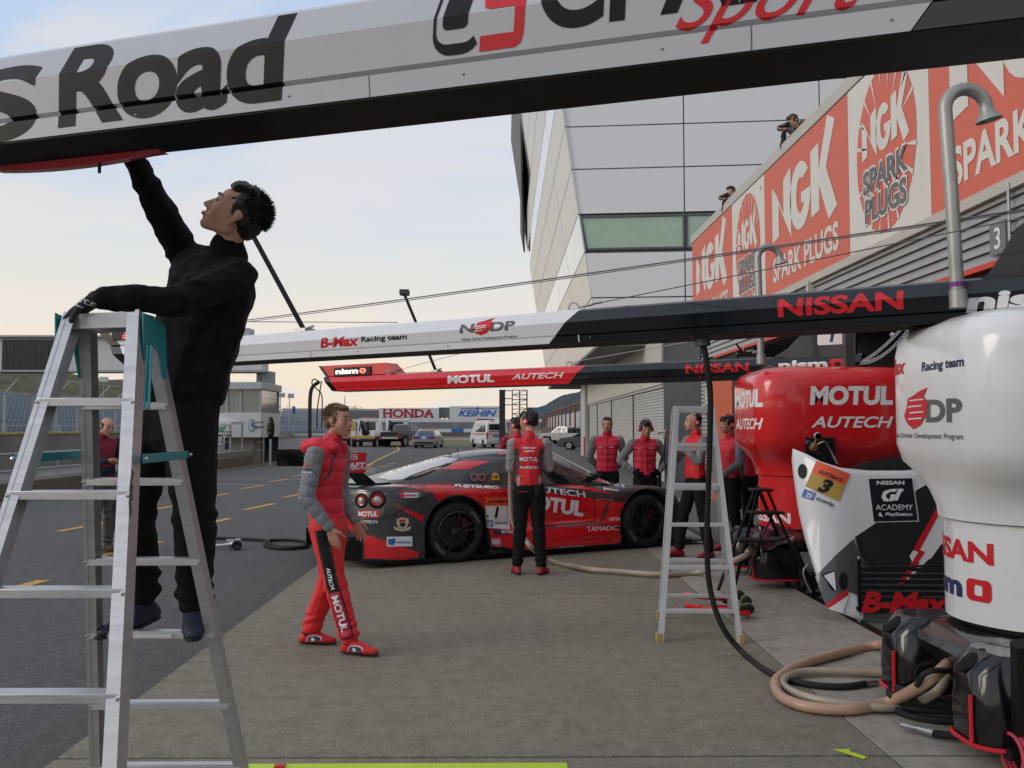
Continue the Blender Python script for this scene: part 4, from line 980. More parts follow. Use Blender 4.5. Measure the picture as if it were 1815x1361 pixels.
# ================================================================ TANKS
def rr_ring(x0, x1, y0, y1, rad, z, n=9):
    o = []
    for cx, cy, t0 in ((x1-rad, y1-rad, 0), (x0+rad, y1-rad, 90), (x0+rad, y0+rad, 180), (x1-rad, y0+rad, 270)):
        for i in range(n): t = R(t0+90*i/(n-1)); o.append((cx+rad*math.cos(t), cy+rad*math.sin(t), z))
    return o
def loft_rings(rings, M, caps=True):
    b = B(M); n = len(rings[0]); vs = [q for r_ in rings for q in r_]
    fs = [(i*n+j, i*n+(j+1) % n, (i+1)*n+(j+1) % n, (i+1)*n+j) for i in range(len(rings)-1) for j in range(n)]
    if caps: fs += [tuple(range(n))[::-1], tuple((len(rings)-1)*n+j for j in range(n))]
    return b.add(vs, fs)
def tank(c, label, paint, x1, rot=0, xl=-.62):
    t = thing('refuel_tank', label, 'tank', (c[0], c[1], 0), rot, 'team tank towers beside the garages'); M = WM[t.name]
    r_ = .46; lo = [rr_ring(-r_, r_, -r_, r_, r_, z) for z in (.56, .60, .85, 1.09)]
    B(M); b = loft_rings(lo, M); b.out('lower_drum', paint, t)
    hy = .62
    sec = [(1.095, -.475, .475, .475, .475), (1.10, -.485, .485, .485, .48), (1.16, -.485, .49, .485, .46), (1.24, -.50, .7, .50, .42), (1.32, xl*.87, x1-.05, .56, .36), (1.40, xl*.965, x1, .60, .31), (1.50, xl, x1, hy, .29), (2.02, xl, x1, hy, .29), (2.10, xl+.015, x1-.015, hy-.015, .28), (2.16, xl+.06, x1-.06, hy-.06, .26), (2.205, xl+.14, x1-.14, hy-.14, .22), (2.228, xl+.28, x1-.28, hy-.28, .16), (2.234, xl+.45, x1-.45, hy-.42, .1)]
    R_ = [rr_ring(a, b2, -h, h, min(rad, h-.005, (b2-a)/2-.005), z) for z, a, b2, h, rad in sec]
    up = loft_rings(R_, M).out('upper_cover', paint, t, ang=50)
    loft_rings([rr_ring(-.40, .40, -.40, .40, .4, z) for z in (.46, .58)], M).out('dark_neck', BLACKP, t)
    for k in range(14):
        a = 2*math.pi*(k+.5)/14; B(M).ell((.476*math.sin(a), -.476*math.cos(a), 1.12), (.007, .007, .007), 8).out('screw', STEEL, t)
    return t, up, M
# stand with four pods
def stand(c, label, rot=0, s=1.0):
    t = thing('tank_stand', label, 'stand', (c[0], c[1], 0), rot, 'black glossy tank stands'); M = WM[t.name]
    loft_rings([rr_ring(-.62+a_, .72-a_, -.64+a_, .42-a_, .16, z) for z, a_ in ((.36, .03), (.43, .0), (.47, .02), (.505, .10), (.53, .20))], M).out('top_deck', BLACKG, t)
    for px, py in ((-.50, -.52), (-.50, .30), (.55, -.52), (.55, .30)):
        b = loft_rings([rr_ring(px-.20, px+.24, py-.17, py+.17, .11, .09), rr_ring(px-.21, px+.25, py-.18, py+.18, .12, .20), rr_ring(px-.20, px+.24, py-.17, py+.17, .12, .42), rr_ring(px-.12, px+.24, py-.13, py+.15, .10, .515)], M)
        p = b.out('pod', BLACKG, t, ang=50); WM[p.name] = WM[t.name]
        B(M).tube([V(q) for q in rr_ring(px-.212, px+.252, py-.182, py+.182, .12, .095, 5)], .011, 6, closed=True).out('red_trim', mat('red_trim', (.6, .02, .03), .35), p)
        B(M).ell((px-.155, py, .468), (.088, .058, .014), 20, Matrix.Rotation(R(-38), 4, 'Y')).out('hollow_shade_disc', mat('deep_black', (.002, .002, .002), .9), p)  # solid black disc stands in for the shaded inside of the pod end
        B(M).tube([(px+.03, py, .0), (px+.03, py, .10)], .009, 8).out('foot_screw', STEEL, p); B(M).lathe([(.035, 0), (.035, .012), (.012, .02), (.0, .02)], Matrix.Translation((px+.03, py, 0)), 12).out('foot_pad', STEEL, p)
        B(M).tube([V((px-.214, py-.1, .10)), V((px-.214, py-.1, .33))], .010, 6).out('red_trim', MATS['red_trim'], p)
    return t
WT = (2.93, 4.82); RT = (3.19, 9.35)
stand(WT, 'black glossy stand with red trimmed pods under the white tank')
stand(RT, 'black stand with red trim under the red tank, half hidden by the small black stepladder')
wt, wup, wM = tank(WT, 'tall white tank cover with grey and red team lettering at the right edge', WHITEP, .95, xl=-.585)
rt, rup, rM = tank(RT, 'tall glossy red tank cover with white sponsor lettering behind the leaning bonnet', RED, 1.15)
def trees(*o): return [BVHTree.FromPolygons([WM[x.name] @ v.co for v in x.data.vertices], [p.vertices for p in x.data.polygons]) for x in o]
wt_t, rt_t = trees(wup), trees(rup)
def ptext(tr, s, pxa, pya, pxb, pyb, Y, d, m, par, slope=0, off=.004, **k):
    """text block whose corners are seen at (pxa,pya) top left and (pxb,pyb) bottom right, thrown horizontally on a surface"""
    d = V(d).normalized(); r = V((-d.y, d.x, 0))*-1
    o0 = at(pxa, pyb, Y); n = d
    e = V((0, 0, EYE))
    a = onplane(pxa, pyb, at((pxa+pxb)/2, pyb, Y), n); b = onplane(pxb, pyb, at((pxa+pxb)/2, pyb, Y), n); c = onplane(pxa, pya, at((pxa+pxb)/2, pyb, Y), n)
    w = (b-a).dot(r); h = c.z-a.z
    return text(s, abs(w), h, projector(tr, a, r, V((0, 0, 1))+r*slope, d, off, back=1.5), m, par, maxlen=.03, sp='W', **k)
for s, ya, yb, xa, xb, bo, sh in (('MOTUL', 684, 718, 1434, 1581, .05, .08), ('AUTECH', 738, 758, 1436, 1582, .02, .3)):
    ptext(rt_t, s, xa, ya, xb, yb, 8.75, (0, 1, 0), WHITEM, rt, bold=bo, shear=sh)
def pxof(p): return CX+FPX*(p.x*math.cos(YAW)-p.y*math.sin(YAW))/((p.x*math.sin(YAW)+p.y*math.cos(YAW))*math.cos(PITCH)+(p.z-EYE)*math.sin(PITCH))
def lefttext(tr, s, y_end, zlo, zhi, w, m, par, x=0, d=(1, 0, 0), c=(0, 0), **k):
    d = V(d).normalized(); r = V((d.y, -d.x, 0)); zm = (zlo+zhi)/2; lo, hi = -.9, .9
    if y_end > 5:
        for _ in range(26):
            mid = (lo+hi)/2; q = projector(tr, V((c[0], c[1], zm))-d*1.2, r, (0, 0, 1), d, .004, back=.6)(mid, 0)
            if q is None: lo = mid
            elif pxof(q) > y_end: hi = mid
            else: lo = mid
        y_end = lo
    o = V((c[0], c[1], zlo))-d*1.2-r*w+r*y_end
    text(s, w, zhi-zlo, projector(tr, o, r, (0, 0, 1), d, .0025, back=.6), m, par, maxlen=.018, sp='W', **k); return y_end
zr = lambda py, Y=9.0: EYE+(757-py)/FPX*Y
lefttext(rt_t, 'MOTUL', 1352, zr(722, 9.0), zr(690, 9.0), .80, WHITEM, rt, c=RT, d=(.94, .34, 0), bold=.05, shear=.08)
lefttext(rt_t, 'AUTECH', 1353, zr(761, 9.0), zr(741, 9.0), .80, WHITEM, rt, c=RT, d=(.94, .34, 0), bold=.02, shear=.3)
zw = lambda py, Y=4.5: EYE+(757-py)/FPX*Y
D_ = (.90, .44, 0)
lefttext(wt_t, 'B-Max', 1604, zw(650), zw(618), .33, REDM, wt, c=WT, d=D_, bold=.04, shear=.22)
lefttext(wt_t, 'Racing team', 1708, zw(655), zw(632), .40, NAVYM, wt, c=WT, d=D_, bold=.03, shear=.1)
ye = lefttext(wt_t, 'DP', 1705, zw(748), zw(705), .345, GREYM, wt, c=WT, d=D_, bold=.04)
dv = V(D_).normalized(); rv = V((dv.y, -dv.x, 0)); o = V((WT[0], WT[1], zw(756)))-dv*1.2+rv*(ye-.345-.235)
poly(flamehead(.26, .18), projector(wt_t, o, rv, (0, 0, 1), dv, .004, back=.6), REDM, wt, 'emblem', .03, 'W')
for k in range(4): poly([(0, 0), (.15, .004), (.15, .012), (0, .008)], projector(wt_t, o+rv*(.05+.02*(k % 2))+V((0, 0, .04+.035*k)), rv, (0, 0, 1), dv, .007, back=.6), WHITEP, wt, 'emblem_stripe', .03, 'W')
lefttext(wt_t, 'Nissan Driver Development Program', 1707, zw(782), zw(768), .78, GREYM, wt, c=WT, d=D_, bold=.012)
def cyl(c, r_, th0, z0): return lambda a, b: V((c[0]+(r_+.003)*math.sin(th0+a/r_), c[1]-(r_+.003)*math.cos(th0+a/r_), z0+b))
thr = R(-56)
text('NISSAN', .70, .115, cyl(WT, .46, thr-.70/.46, zw(1003, 4.55)), REDM, wt, bold=.035, maxlen=.03, sp='W')
text('nism', .50, .115, cyl(WT, .46, thr-.70/.46, zw(1070, 4.55)), NAVYM, wt, bold=.045, maxlen=.03, sp='W')
v, f = band(rrect(0, 0, .15, .115, .03), rrect(.05, .03, .05, .055, .01))
decal(v, f, cyl(WT, .46, thr-.165/.46, zw(1070, 4.55)), REDM, wt, 'lettering', .03, 'W')
text('NISSAN', .66, .11, cyl(RT, .46, R(-34)-.66/.46, zr(928, 8.95)), WHITEM, rt, bold=.035, maxlen=.03, sp='W')
text('nismo', .60, .10, cyl(RT, .46, R(-34)-.60/.46, zr(958, 8.95)), WHITEM, rt, bold=.045, maxlen=.03, sp='W')
# opening with regulator in the red cover
ho = B(); q0 = at(1430, 823, 8.70); q1 = at(1482, 775, 8.70)
ho.box(((q0.x+q1.x)/2, 8.735, (q0.z+q1.z)/2), (q1.x-q0.x, .03, q1.z-q0.z)).out('service_opening', mat('deep_black', (.002, .002, .002), .9), rt, bevel=.01)
rg = thing('gas_regulator', 'brass gas regulator with a round gauge in the opening of the red tank', 'regulator', at(1450, 790, 8.6))
BRASS = mat('brass', (.32, .20, .08), .35, .9)
q = at(1442, 792, 8.62)
B().lathe([(.03, -.03), (.045, -.025), (.045, .02), (.02, .03), (0, .03)], Matrix.Translation(q) @ Matrix.Rotation(R(80), 4, 'X'), 14).out('valve_body', BRASS, rg)
q2 = at(1449, 773, 8.60); B().lathe([(0, -.02), (.035, -.02), (.04, -.01), (.04, .012), (.03, .018), (0, .016)], Matrix.Translation(q2) @ Matrix.Rotation(R(90), 4, 'X'), 18).out('gauge', STEEL, rg)
B().lathe([(0, .019), (.03, .019)], Matrix.Translation(q2) @ Matrix.Rotation(R(90), 4, 'X'), 18).out('gauge_face', NAVYM, rg)
B().tube([q, q2], .012, 8).out('stem', BRASS, rg); B().ell(at(1432, 785, 8.6), (.03, .03, .03), 12).out('cap', NAVYM, rg)
B().tube(spline([q, at(1460, 783, 8.6), at(1470, 795, 8.62), at(1484, 822, 8.6)], 5), .010, 8).out('braided_hose', STEEL, rg)
B().tube(spline([at(1440, 800, 8.62), at(1455, 806, 8.6), at(1468, 822, 8.6)], 5), .012, 8).out('pipe', BLACKP, rg)
# vent pipes with goosenecks
def gooseneck(bx, by, px, label, ring=None, lean=0):
    t = thing('vent_pipe', label, 'pipe', (bx, by, 2.25)); zt = 3.42
    pts = [(bx, by, 2.26), (bx-lean*.5, by, 2.9), (bx-lean, by, zt-.07)]
    cx = bx-lean+.115
    for i in range(1, 13):
        a = math.pi-math.pi*1.02*i/12; pts.append((cx+.115*math.cos(a), by, zt-.07+.115*math.sin(a)))
    B().tube([V(p) for p in pts], .036, 16).out('bent_tube', ALUD, t)
    e = V(pts[-1]); B().lathe([(.036, .02), (.04, -.01), (.066, -.045), (.07, -.055), (.055, -.05), (.03, .0), (.0, .0)], Matrix.Translation(e) @ Matrix.Rotation(R(-12), 4, 'Y'), 20).out('bell_mouth', ALUD, t)
    B().lathe([(.046, 2.25), (.046, 2.345), (.037, 2.35)], Matrix.Translation((bx, by, 0)), 18).out('collar', ALUD, t)
    if ring: B().lathe([(.0385, 2.365), (.0385, 2.39)], Matrix.Translation((bx-.005, by, 0)), 18).out('clamp_ring', ring, t)
gooseneck(at(1699, 560, 4.72).x, 4.72, 0, 'tall grey gooseneck vent pipe with a bell mouth on top of the white tank', mat('purple_band', (.16, .02, .22), .4), .045)
gooseneck(at(1349, 640, 8.95).x, 8.95, 0, 'grey gooseneck vent pipe on the red tank in front of the red signs', None, .02)
# mast and chains
tag(B().box((at(1517, 620, 9.0).x, 9.2, 2.5), (.09, .09, .6)).out('tank_mast', mat('mast_grey', (.09, .09, .095), .4, .5)), 'short grey mast standing on top of the red tank', 'mast')
def chain(a, b, label, r=.02, sag=.03):
    a, b = V(a), V(b); L_ = (b-a).length; n = int(L_/(.03)); t = thing('chain', label, 'chain', a)
    for i in range(n):
        f = (i+.5)/n; c = a.lerp(b, f)+V((0, 0, -sag*4*f*(1-f))); d = (b-a).normalized(); u = V((0, 1, 0)) if i % 2 else V((0, 0, 1)); u = (u-d*u.dot(d)).normalized()
        B().tube([c+d*.022*math.cos(x)+u*.011*math.sin(x) for x in [2*math.pi*j/8 for j in range(8)]], .0035, 5, closed=True).out('chain_link', STEEL, t)
chain(at(1617, 560, 5.5), at(1530, 640, 6.2), 'upper steel chain of the pair slung down between the two tanks', sag=.03)
chain(at(1617, 575, 5.5), at(1526, 643, 6.2), 'lower steel chain of the pair slung down between the two tanks', sag=.06)
B().ell(at(1582, 594, 5.8), (.02, .02, .02), 8).out('chain_shackle', STEEL, bpy.data.objects['chain'])
# black flight post and pink reel at the right edge
tag(B().bar(at(1808, 1140, 3.9), gnd(1810, 1361, .0)-V((0, 0, 0)), .06, .06, (1, 0, 0)).out('black_post', BLACKP, bevel=.004), 'black square post at the right edge in front of the white tank stand', 'post')
p = gnd(1795, 1372, .0)
rl = thing('cable_reel', 'reel of pink air line at the bottom right corner', 'hose reel', p)
for k in range(5): B().tube([p+V((.0+.02*k, .09*math.cos(x), .09+.09*math.sin(x))) for x in [2*math.pi*j/20 for j in range(20)]], .009, 8, closed=True).out('hose_turn', mat('pink_hose', (.55, .06, .10), .4), rl)
B().tube([p+V((-.02, 0, .09)), p+V((.12, 0, .09))], .03, 12).out('drum', BLACKP, rl)

# ================================================================ LEANING BONNET
def BS(px, py, off=0.0):
    Y = 7.22+.42*(1105-py)/310
    if px < 1500: Y += .30*((1500-px)/100)**2
    return at(px, py, Y-off)
bo = thing('car_bonnet', 'racing car bonnet in white, grey and red leaning upright between the tanks', 'car bonnet', gnd(1560, 1098))
Lp = [(1405, 795), (1403, 815), (1407, 850), (1414, 900), (1425, 950), (1440, 1000), (1452, 1035), (1465, 1078)]
def lerpc(P, t):
    s = t*(len(P)-1); i = min(int(s), len(P)-2); f = s-i; return (P[i][0]+(P[i+1][0]-P[i][0])*f, P[i][1]+(P[i+1][1]-P[i][1])*f)
Tp = [(1405, 795), (1428, 804), (1455, 818), (1490, 829), (1540, 834), (1600, 834), (1660, 829), (1730, 815)]; Bp = [(1465, 1078), (1490, 1086), (1522, 1098), (1560, 1100), (1600, 1102), (1640, 1104), (1680, 1106), (1730, 1108)]
gg = []
for i in range(25):
    v = i/24; l = lerpc(Lp, v); row = []
    for j in range(29):
        u = j/28; a = lerpc(Tp, u); b = lerpc(Bp, u); row.append(BS(a[0]*(1-v)+b[0]*v+(l[0]-(Tp[0][0]*(1-v)+Bp[0][0]*v))*(1-u)**2, a[1]*(1-v)+b[1]*v+(l[1]-(Tp[0][1]*(1-v)+Bp[0][1]*v))*(1-u)**2))
    gg.append(row)
sh = B().grid(gg).out('skin', WHITEP, bo, ang=60); solid(sh, .012, 1)
# make sure the thickness goes to the far side
def bp(name, pts, m, off=.006): return decal([(x/1000, -y/1000) for x, y in pts], [tuple(range(len(pts)))], lambda a, b: BS(a*1000, -b*1000, off), m, bo, name, .012, 'W')
GREYV = mat('bonnet_grey', (.075, .078, .085), .25, coat=.5, var=.05); DGV = mat('bonnet_dark_grey', (.018, .019, .022), .35, var=.1)
bp('grey_flash', [(1732, 838), (1655, 852), (1627, 867), (1560, 922), (1515, 952), (1522, 985), (1545, 1002), (1732, 1008)], DGV)
bp('grey_flash', [(1513, 955), (1480, 985), (1445, 1022), (1465, 1077), (1503, 1048), (1530, 1060), (1530, 1098), (1732, 1106), (1732, 1008), (1545, 1002), (1522, 985)], GREYV)
bp('white_flash', [(1665, 900), (1640, 945), (1612, 985), (1618, 1000), (1650, 990), (1668, 965), (1732, 940), (1732, 880)], WHITEP, .010)
bp('red_stripe', [(1665, 892), (1660, 900), (1618, 975), (1628, 978), (1592, 1036), (1600, 1036), (1640, 978), (1630, 975), (1668, 905)], REDM, .013)
bp('white_flash', [(1600, 1034), (1640, 985), (1645, 992), (1618, 1020)], WHITEP, .010)
bp('red_stripe', [(1463, 1072), (1502, 1044), (1504, 1054), (1467, 1079)], REDM, .012); bp('white_flash', [(1468, 1079), (1504, 1055), (1494, 1087)], WHITEP, .012)
# louvred duct
for k in range(8):
    y = 1006+k*10.5; P = [BS(1526+k*.4, y, .022), BS(1732, y+2, .022), BS(1732, y+9, .008), BS(1526+k*.4, y+7, .008)]
    B().prism(P, (0, .012, 0)).out('duct_louvre', DGV, bo)
B().tube(spline([BS(1517, 955, .014), BS(1524, 980, .02), BS(1532, 996, .024), BS(1550, 1003, .024), BS(1600, 1004, .024), BS(1650, 1002, .024), BS(1732, 1000, .022)], 5), .009, 8).out('duct_lip', DGREYP, bo)
bp('intake', [(1455, 1018), (1480, 1010), (1483, 1050), (1472, 1044), (1462, 1025)], BLACKM, .010); bp('intake_vane', [(1460, 1020), (1479, 1013), (1482, 1048)], WHITEP, .013)
def rotd(cx, cy, w, h, ang):
    c, s = math.cos(R(ang)), math.sin(R(ang)); return lambda a, b: (cx+(a*c+b*s), cy+(a*s-b*c))
def btext(s, cx, cy, w, h, ang, m, off=.012, **k):
    f = rotd(cx, cy, w, h, ang); return decal([(a*w/1000, b*h/1000) for a, b in glyphs(s, k.get('bold', .02), k.get('shear', 0))[0]], glyphs(s, k.get('bold', .02), k.get('shear', 0))[1], lambda a, b: BS(*f(a*1000, b*1000), off), m, bo, 'lettering', .012, 'W')
bp('vent_hole', [(x, y) for x, y in ellipse(1422, 835, 8, 13, 16)], BLACKM, .009); bp('vent_hole', [(x, y) for x, y in ellipse(1495, 1030, 8, 16, 16)], BLACKM, .011)
bp('sticker_top', [(1447, 816), (1507, 840), (1498, 861), (1438, 837)], mat('sticker_orange', (.75, .10, .03), .5), .010)
bp('sticker_gold', [(1438, 837), (1498, 861), (1487, 888), (1427, 862)], mat('sticker_gold', (.42, .26, .04), .5), .010)
btext('AUTOBACS', 1450, 838, 46, 7, 22, BLACKM, bold=.03, shear=.1); btext('3', 1447, 870, 25, 26, 18, BLACKM, bold=.06, shear=.3)
bp('sticker_blue', [(1426, 866), (1446, 873), (1440, 887), (1420, 880)], BLUEM, .010); btext('ZF', 1427, 880, 12, 8, 20, WHITEM, .014); btext('zf.com/jp', 1444, 887, 34, 9, 22, BLACKM)
bp('sticker_black', [(1538, 847), (1618, 846), (1629, 924), (1548, 926)], WHITEM, .009); bp('sticker_black', [(1539.5, 848.5), (1616.5, 847.5), (1627, 922.5), (1549, 924.5)], mat('academy_black', (.012, .012, .022), .3), .012)
btext('NISSAN', 1554, 859, 49, 7, 0, WHITEM, .016, bold=.03); btext('ACADEMY', 1552, 904, 66, 10, 0, WHITEM, .016, bold=.0); btext('PlayStation', 1570, 916, 47, 8, 0, WHITEM, .016, bold=.02)
bp('logo', [(1557, 914), (1565, 916), (1562, 911), (1561, 908), (1559, 908)], WHITEM, .016)
for pts in ([(1590, 866), (1578, 867), (1566, 871), (1562, 880), (1566, 888), (1574, 889), (1576, 885), (1571, 882), (1570, 877), (1577, 872), (1588, 871)], [(1579, 876), (1588, 876), (1583, 888), (1575, 888), (1577, 884)], [(1592, 866), (1600, 866), (1591, 887), (1584, 887)], [(1596, 870), (1602, 866), (1600, 871), (1594, 874)]): bp('logo', pts, WHITEM, .016)
btext('B-Max', 1526, 1086, 158, 38, 1, REDM, .026, bold=.05, shear=.22)
# bonnet trestle
ts = thing('bonnet_trestle', 'thin black trestle holding up the racing bonnet', 'trestle', gnd(1524, 1100))
P = BS(1516, 990, .045); q = gnd(1524, 1102); B().bar((P.x, q.y, P.z), (q.x, q.y, .05), .025, .025).out('upright', BLACKP, ts); B().tube([(q.x, q.y, 0), (q.x, q.y, .07)], .02, 10).out('foot', STEEL, ts)
B().ell((P.x, q.y, P.z+.015), (.014, .014, .02), 8).out('top_knob', STEEL, ts); B().box((q.x, q.y, .11), (.06, .05, .03)).out('cross_piece', BLACKP, ts)
q = gnd(1442, 1055); B().bar(at(1405, 960, 8.2), (q.x, q.y, .03), .03, .03).out('rear_leg', BLACKP, ts); B().box((q.x, q.y, .015), (.12, .06, .03)).out('foot_block', BLACKP, ts)
B().tube(spline([at(1432, 1000, 8.0), at(1424, 1012, 8.0), at(1428, 1030, 8.0), at(1438, 1050, 8.0)], 4), .010, 8).out('bent_handle', STEEL, ts)

# ================================================================ LADDERS
def ladder(label, M4, zt, topL, topR, fr, bk, bt_, rz_f, rz_b, w=.040, dpt=.065, feet=None, group='aluminium stepladders', teal=True, m=ALU, dirt=True):
    """fr/bk: ground points of the front and back rails (left, right)"""
    c = (V(fr[0])+V(fr[1])+V(bk[0])+V(bk[1]))/4; t = thing('stepladder', label, 'ladder', c, group=group)
    tf = [V(topL), V(topR)]; tb = [V(topL)+V((0, .10, -.02)), V(topR)+V((0, .10, -.02))]
    R_ = {}
    for i in range(2):
        for nm, base, top, k in (('front_rail', fr[i], tf[i], 1.0), ('back_rail', bk[i], tb[i], .85)):
            a, b = V(base), top; d = (b-a).normalized(); sx = -1 if i else 1
            r = B(); r.bar(a, b, w*.35, dpt*k, (0, 1, 0)); o = V((sx*w*.35*.5+sx*.012, 0, 0))
            for s_ in (-1, 1): r.bar(a+o+V((0, s_*dpt*k*.46, 0)), b+o+V((0, s_*dpt*k*.46, 0)), w*.75, .004, (0, 1, 0))
            R_[nm, i] = (a, b); ro = r.out(nm, m, t)
            if feet: B().box(a+V((0, 0, .03)), (w*1.3, dpt*1.25, .07)).out('rubber_foot', feet, t, bevel=.006)
    def pt(nm, i, z): a, b = R_[nm, i]; return a.lerp(b, (z-a.z)/(b.z-a.z))
    for nm, zs, hh in (('front_rail', rz_f, .026), ('back_rail', rz_b, .026)):
        for z in zs:
            a, b = pt(nm, 0, z), pt(nm, 1, z)
            sg_ = 1 if nm == 'front_rail' else -1
            q = B(); q.bar(a+V((0, 0, .012)), b+V((0, 0, .012)), dpt*.95 if nm == 'front_rail' else dpt*.6, .004); q.bar(a+V((0, -dpt*.45, 0)), b+V((0, -dpt*.45, 0)), .004, hh); q.bar(a+V((0, dpt*.25, 0)), b+V((0, dpt*.25, 0)), .004, hh)
            q.out('rung', m, t, bevel=.0015)
            if w > .036:
                for e in (a, b): B().ell(e+V((0, -dpt*.5-.003, 0)), (.006, .004, .006), 8).out('rivet', STEEL, t)
    a, b = tf[0]+V((0, .05, 0)), tf[1]+V((0, .05, 0)); tp = B(); tp.bar(a, b, .13, .012); tp.bar(a+V((0, -.065, -.025)), b+V((0, -.065, -.025)), .004, .045); tp.bar(a+V((0, .065, -.025)), b+V((0, .065, -.025)), .004, .045); tp.out('top_step', m, t, bevel=.002)
    return t, pt
zL = 1.975
fy_, by_ = 2.25, 3.72
lt, lp = ladder('big aluminium stepladder in the left foreground with the man in black standing on it', None, zL, at(124, 560, 2.95), at(250, 556, 2.95), [(-1.66, fy_, 0), (-.985, fy_, 0)], [(-1.69, by_, 0), (-1.035, by_, 0)], None, (.27, .55, .835, 1.11, 1.39, 1.68), (.22, .50, .80, 1.095, 1.40, 1.675), teal=True)
# teal plastic brackets and spreader stays
for i in range(2):
    a = lp('front_rail', i, 1.95); b = lp('back_rail', i, 1.93); s_ = 1 if i else -1
    ox = V((s_*.020, 0, 0))
    B().prism([a+ox+V((0, -.04, .03)), b+ox+V((0, .035, .03)), b+ox+V((0, .055, -.16)), b+ox+V((0, .015, -.16)), b+ox+V((0, -.02, -.07)), a+ox+V((0, .03, -.07)), a+ox+V((0, .01, -.13)), a+ox+V((0, -.03, -.13))], (s_*.006, 0, 0)).out('hinge_bracket', TEAL, lt, bevel=.003)
    a = lp('front_rail', i, 1.50); b = lp('back_rail', i, 1.50); B().bar(a+ox*1.4, b+ox*1.4, .006, .030).out('spreader_stay', TEAL, lt, bevel=.002)
    for e in (a, b): B().ell(e+ox*1.9, (.008, .008, .008), 8).out('pivot', STEEL, lt)
a = lp('front_rail', 1, 1.87)+V((.03, -.01, 0)); b = lp('front_rail', 1, 1.66)+V((.03, -.01, 0)); B().tube([a, b, b+V((.014, 0, 0)), a+V((.014, 0, 0))], .004, 8, closed=True).out('safety_loop', TEAL, lt)
B().bar(a+V((.007, .01, 0)), b+V((.007, .01, 0)), .002, .016, (0, 1, 0)).out('loop_plate', TEAL, lt)
c = lp('back_rail', 0, .80); c2 = lp('back_rail', 1, .80); lb0 = c.lerp(c2, .22)
B().box(lb0+V((.05, -.034, .0)), (.14, .002, .018)).out('warning_label', CREAMM, lt); B().box(c.lerp(c2, .38)+V((.06, -.035, .0)), (.16, .002, .015)).out('warning_label', PALEW, lt); B().box(lb0+V((.03, -.0355, .0)), (.03, .002, .012)).out('warning_label', YELM, lt)
for z, k in ((1.32, 1), (1.36, 1)):
    e = lp('front_rail' if k else 'back_rail', 1, z); 
    poly([(0, 0), (.008, .02), (.004, .07), (.011, .10), (.002, .115), (-.004, .05)], flat(e+V((.009, -.034 if k else -.029, 0)), (1, 0, 0), (0, 0, 1)), mat('worn_marks', (.05, .04, .035), .7, var=.5, scale=60), lt, 'scuff', sp='W')
fb0, fb1 = gnd(1168, 1137), gnd(1314, 1139); bb0, bb1 = gnd(1168, 1096), gnd(1300, 1098)
l2, lp2 = ladder('aluminium stepladder standing open in front of the racing car nose', None, 1.77, at(1197, 721, 6.95), at(1264, 721, 6.95), [fb0, fb1], [bb0, bb1], None, (.22, .535, .85, 1.15, 1.46), (.20, .50, .80, 1.10, 1.42), w=.034, dpt=.05, feet=mat('yellow_rubber', (.36, .28, .10), .7), teal=False, m=mat('pale_aluminium', (.52, .53, .545), .45, .35, var=.08))
# small black stepladder
b = thing('stepladder', 'small black folding stepladder in front of the red tank', 'ladder', gnd(1355, 1040), group=None)
A1, A2 = at(1338, 868, 8.3), at(1358, 864, 8.3)
for nm, p, q in (('front_rail', A1, gnd(1273, 1046)), ('front_rail', A1+V((.05, .05, 0)), gnd(1302, 1040)), ('back_rail', A2, gnd(1440, 1058)), ('back_rail', A2+V((-.05, .1, 0)), gnd(1412, 1030))):
    B().bar(p, q, .03, .02).out(nm, BLACKP, b)
for yy, xa, xb in ((868, 1330, 1366), (908, 1328, 1386), (957, 1306, 1366)): 
    p, q = at(xa, yy, 8.2), at(xb, yy, 8.2); B().box(((p.x+q.x)/2, 8.2, p.z), (q.x-p.x, .18, .025)).out('tread', BLACKP, b, bevel=.004)
B().bar(at(1372, 905, 8.2), at(1325, 1012, 8.1), .012, .012).out('stay', BLACKP, b); B().bar(at(1352, 935, 8.15), at(1330, 1020, 8.1), .010, .010).out('stay', BLACKP, b)

# ================================================================ HOSES AND FLOOR EQUIPMENT
PINK = mat('pinkish_clear_hose', (.46, .29, .20), .38, var=.14, scale=5, coat=.3)
CREAMH = mat('cream_clear_hose', (.36, .31, .23), .4, var=.16, scale=6, coat=.3)
z = .035
hose('fuel_hose', [at(1640, 1118, 5.1), gnd(1560, 1142, .05), gnd(1480, 1160, z), gnd(1420, 1178, z), gnd(1384, 1197, z), gnd(1374, 1215, z), gnd(1390, 1238, z), gnd(1440, 1254, z), gnd(1510, 1257, z), gnd(1580, 1242, z+.02), at(1640, 1210, 4.55), at(1690, 1168, 4.7)], .031, PINK, 'thick pinkish fuel hose curling out on the floor from the white tank stand', 'hose', 12)
hose('fuel_hose', [at(1690, 1190, 5.2), gnd(1610, 1196, z), gnd(1500, 1190, z), gnd(1430, 1190, z), gnd(1395, 1200, z), gnd(1390, 1215, z), gnd(1420, 1232, z), gnd(1480, 1246, z), gnd(1560, 1254, z), gnd(1610, 1250, z+.01), at(1660, 1226, 4.7), at(1690, 1185, 4.85)], .024, CREAMH, 'thinner cream hose lying inside the loop of the pinkish fuel hose', 'hose', 12)
hose('vent_hose', [at(905, 835, 9.86), at(905, 880, 9.9), at(909, 925, 9.9), at(930, 955, 9.9), at(947, 975, 9.85), gnd(972, 993, .04), gnd(1040, 1008, .04), gnd(1100, 1013, .04), gnd(1170, 1018, .04), gnd(1240, 1014, .04), at(1310, 990, 8.6), at(1345, 968, 8.8)], .028, CREAMH, 'long cream hose trailing along the floor from the refueller to the red tank', 'hose', 12)
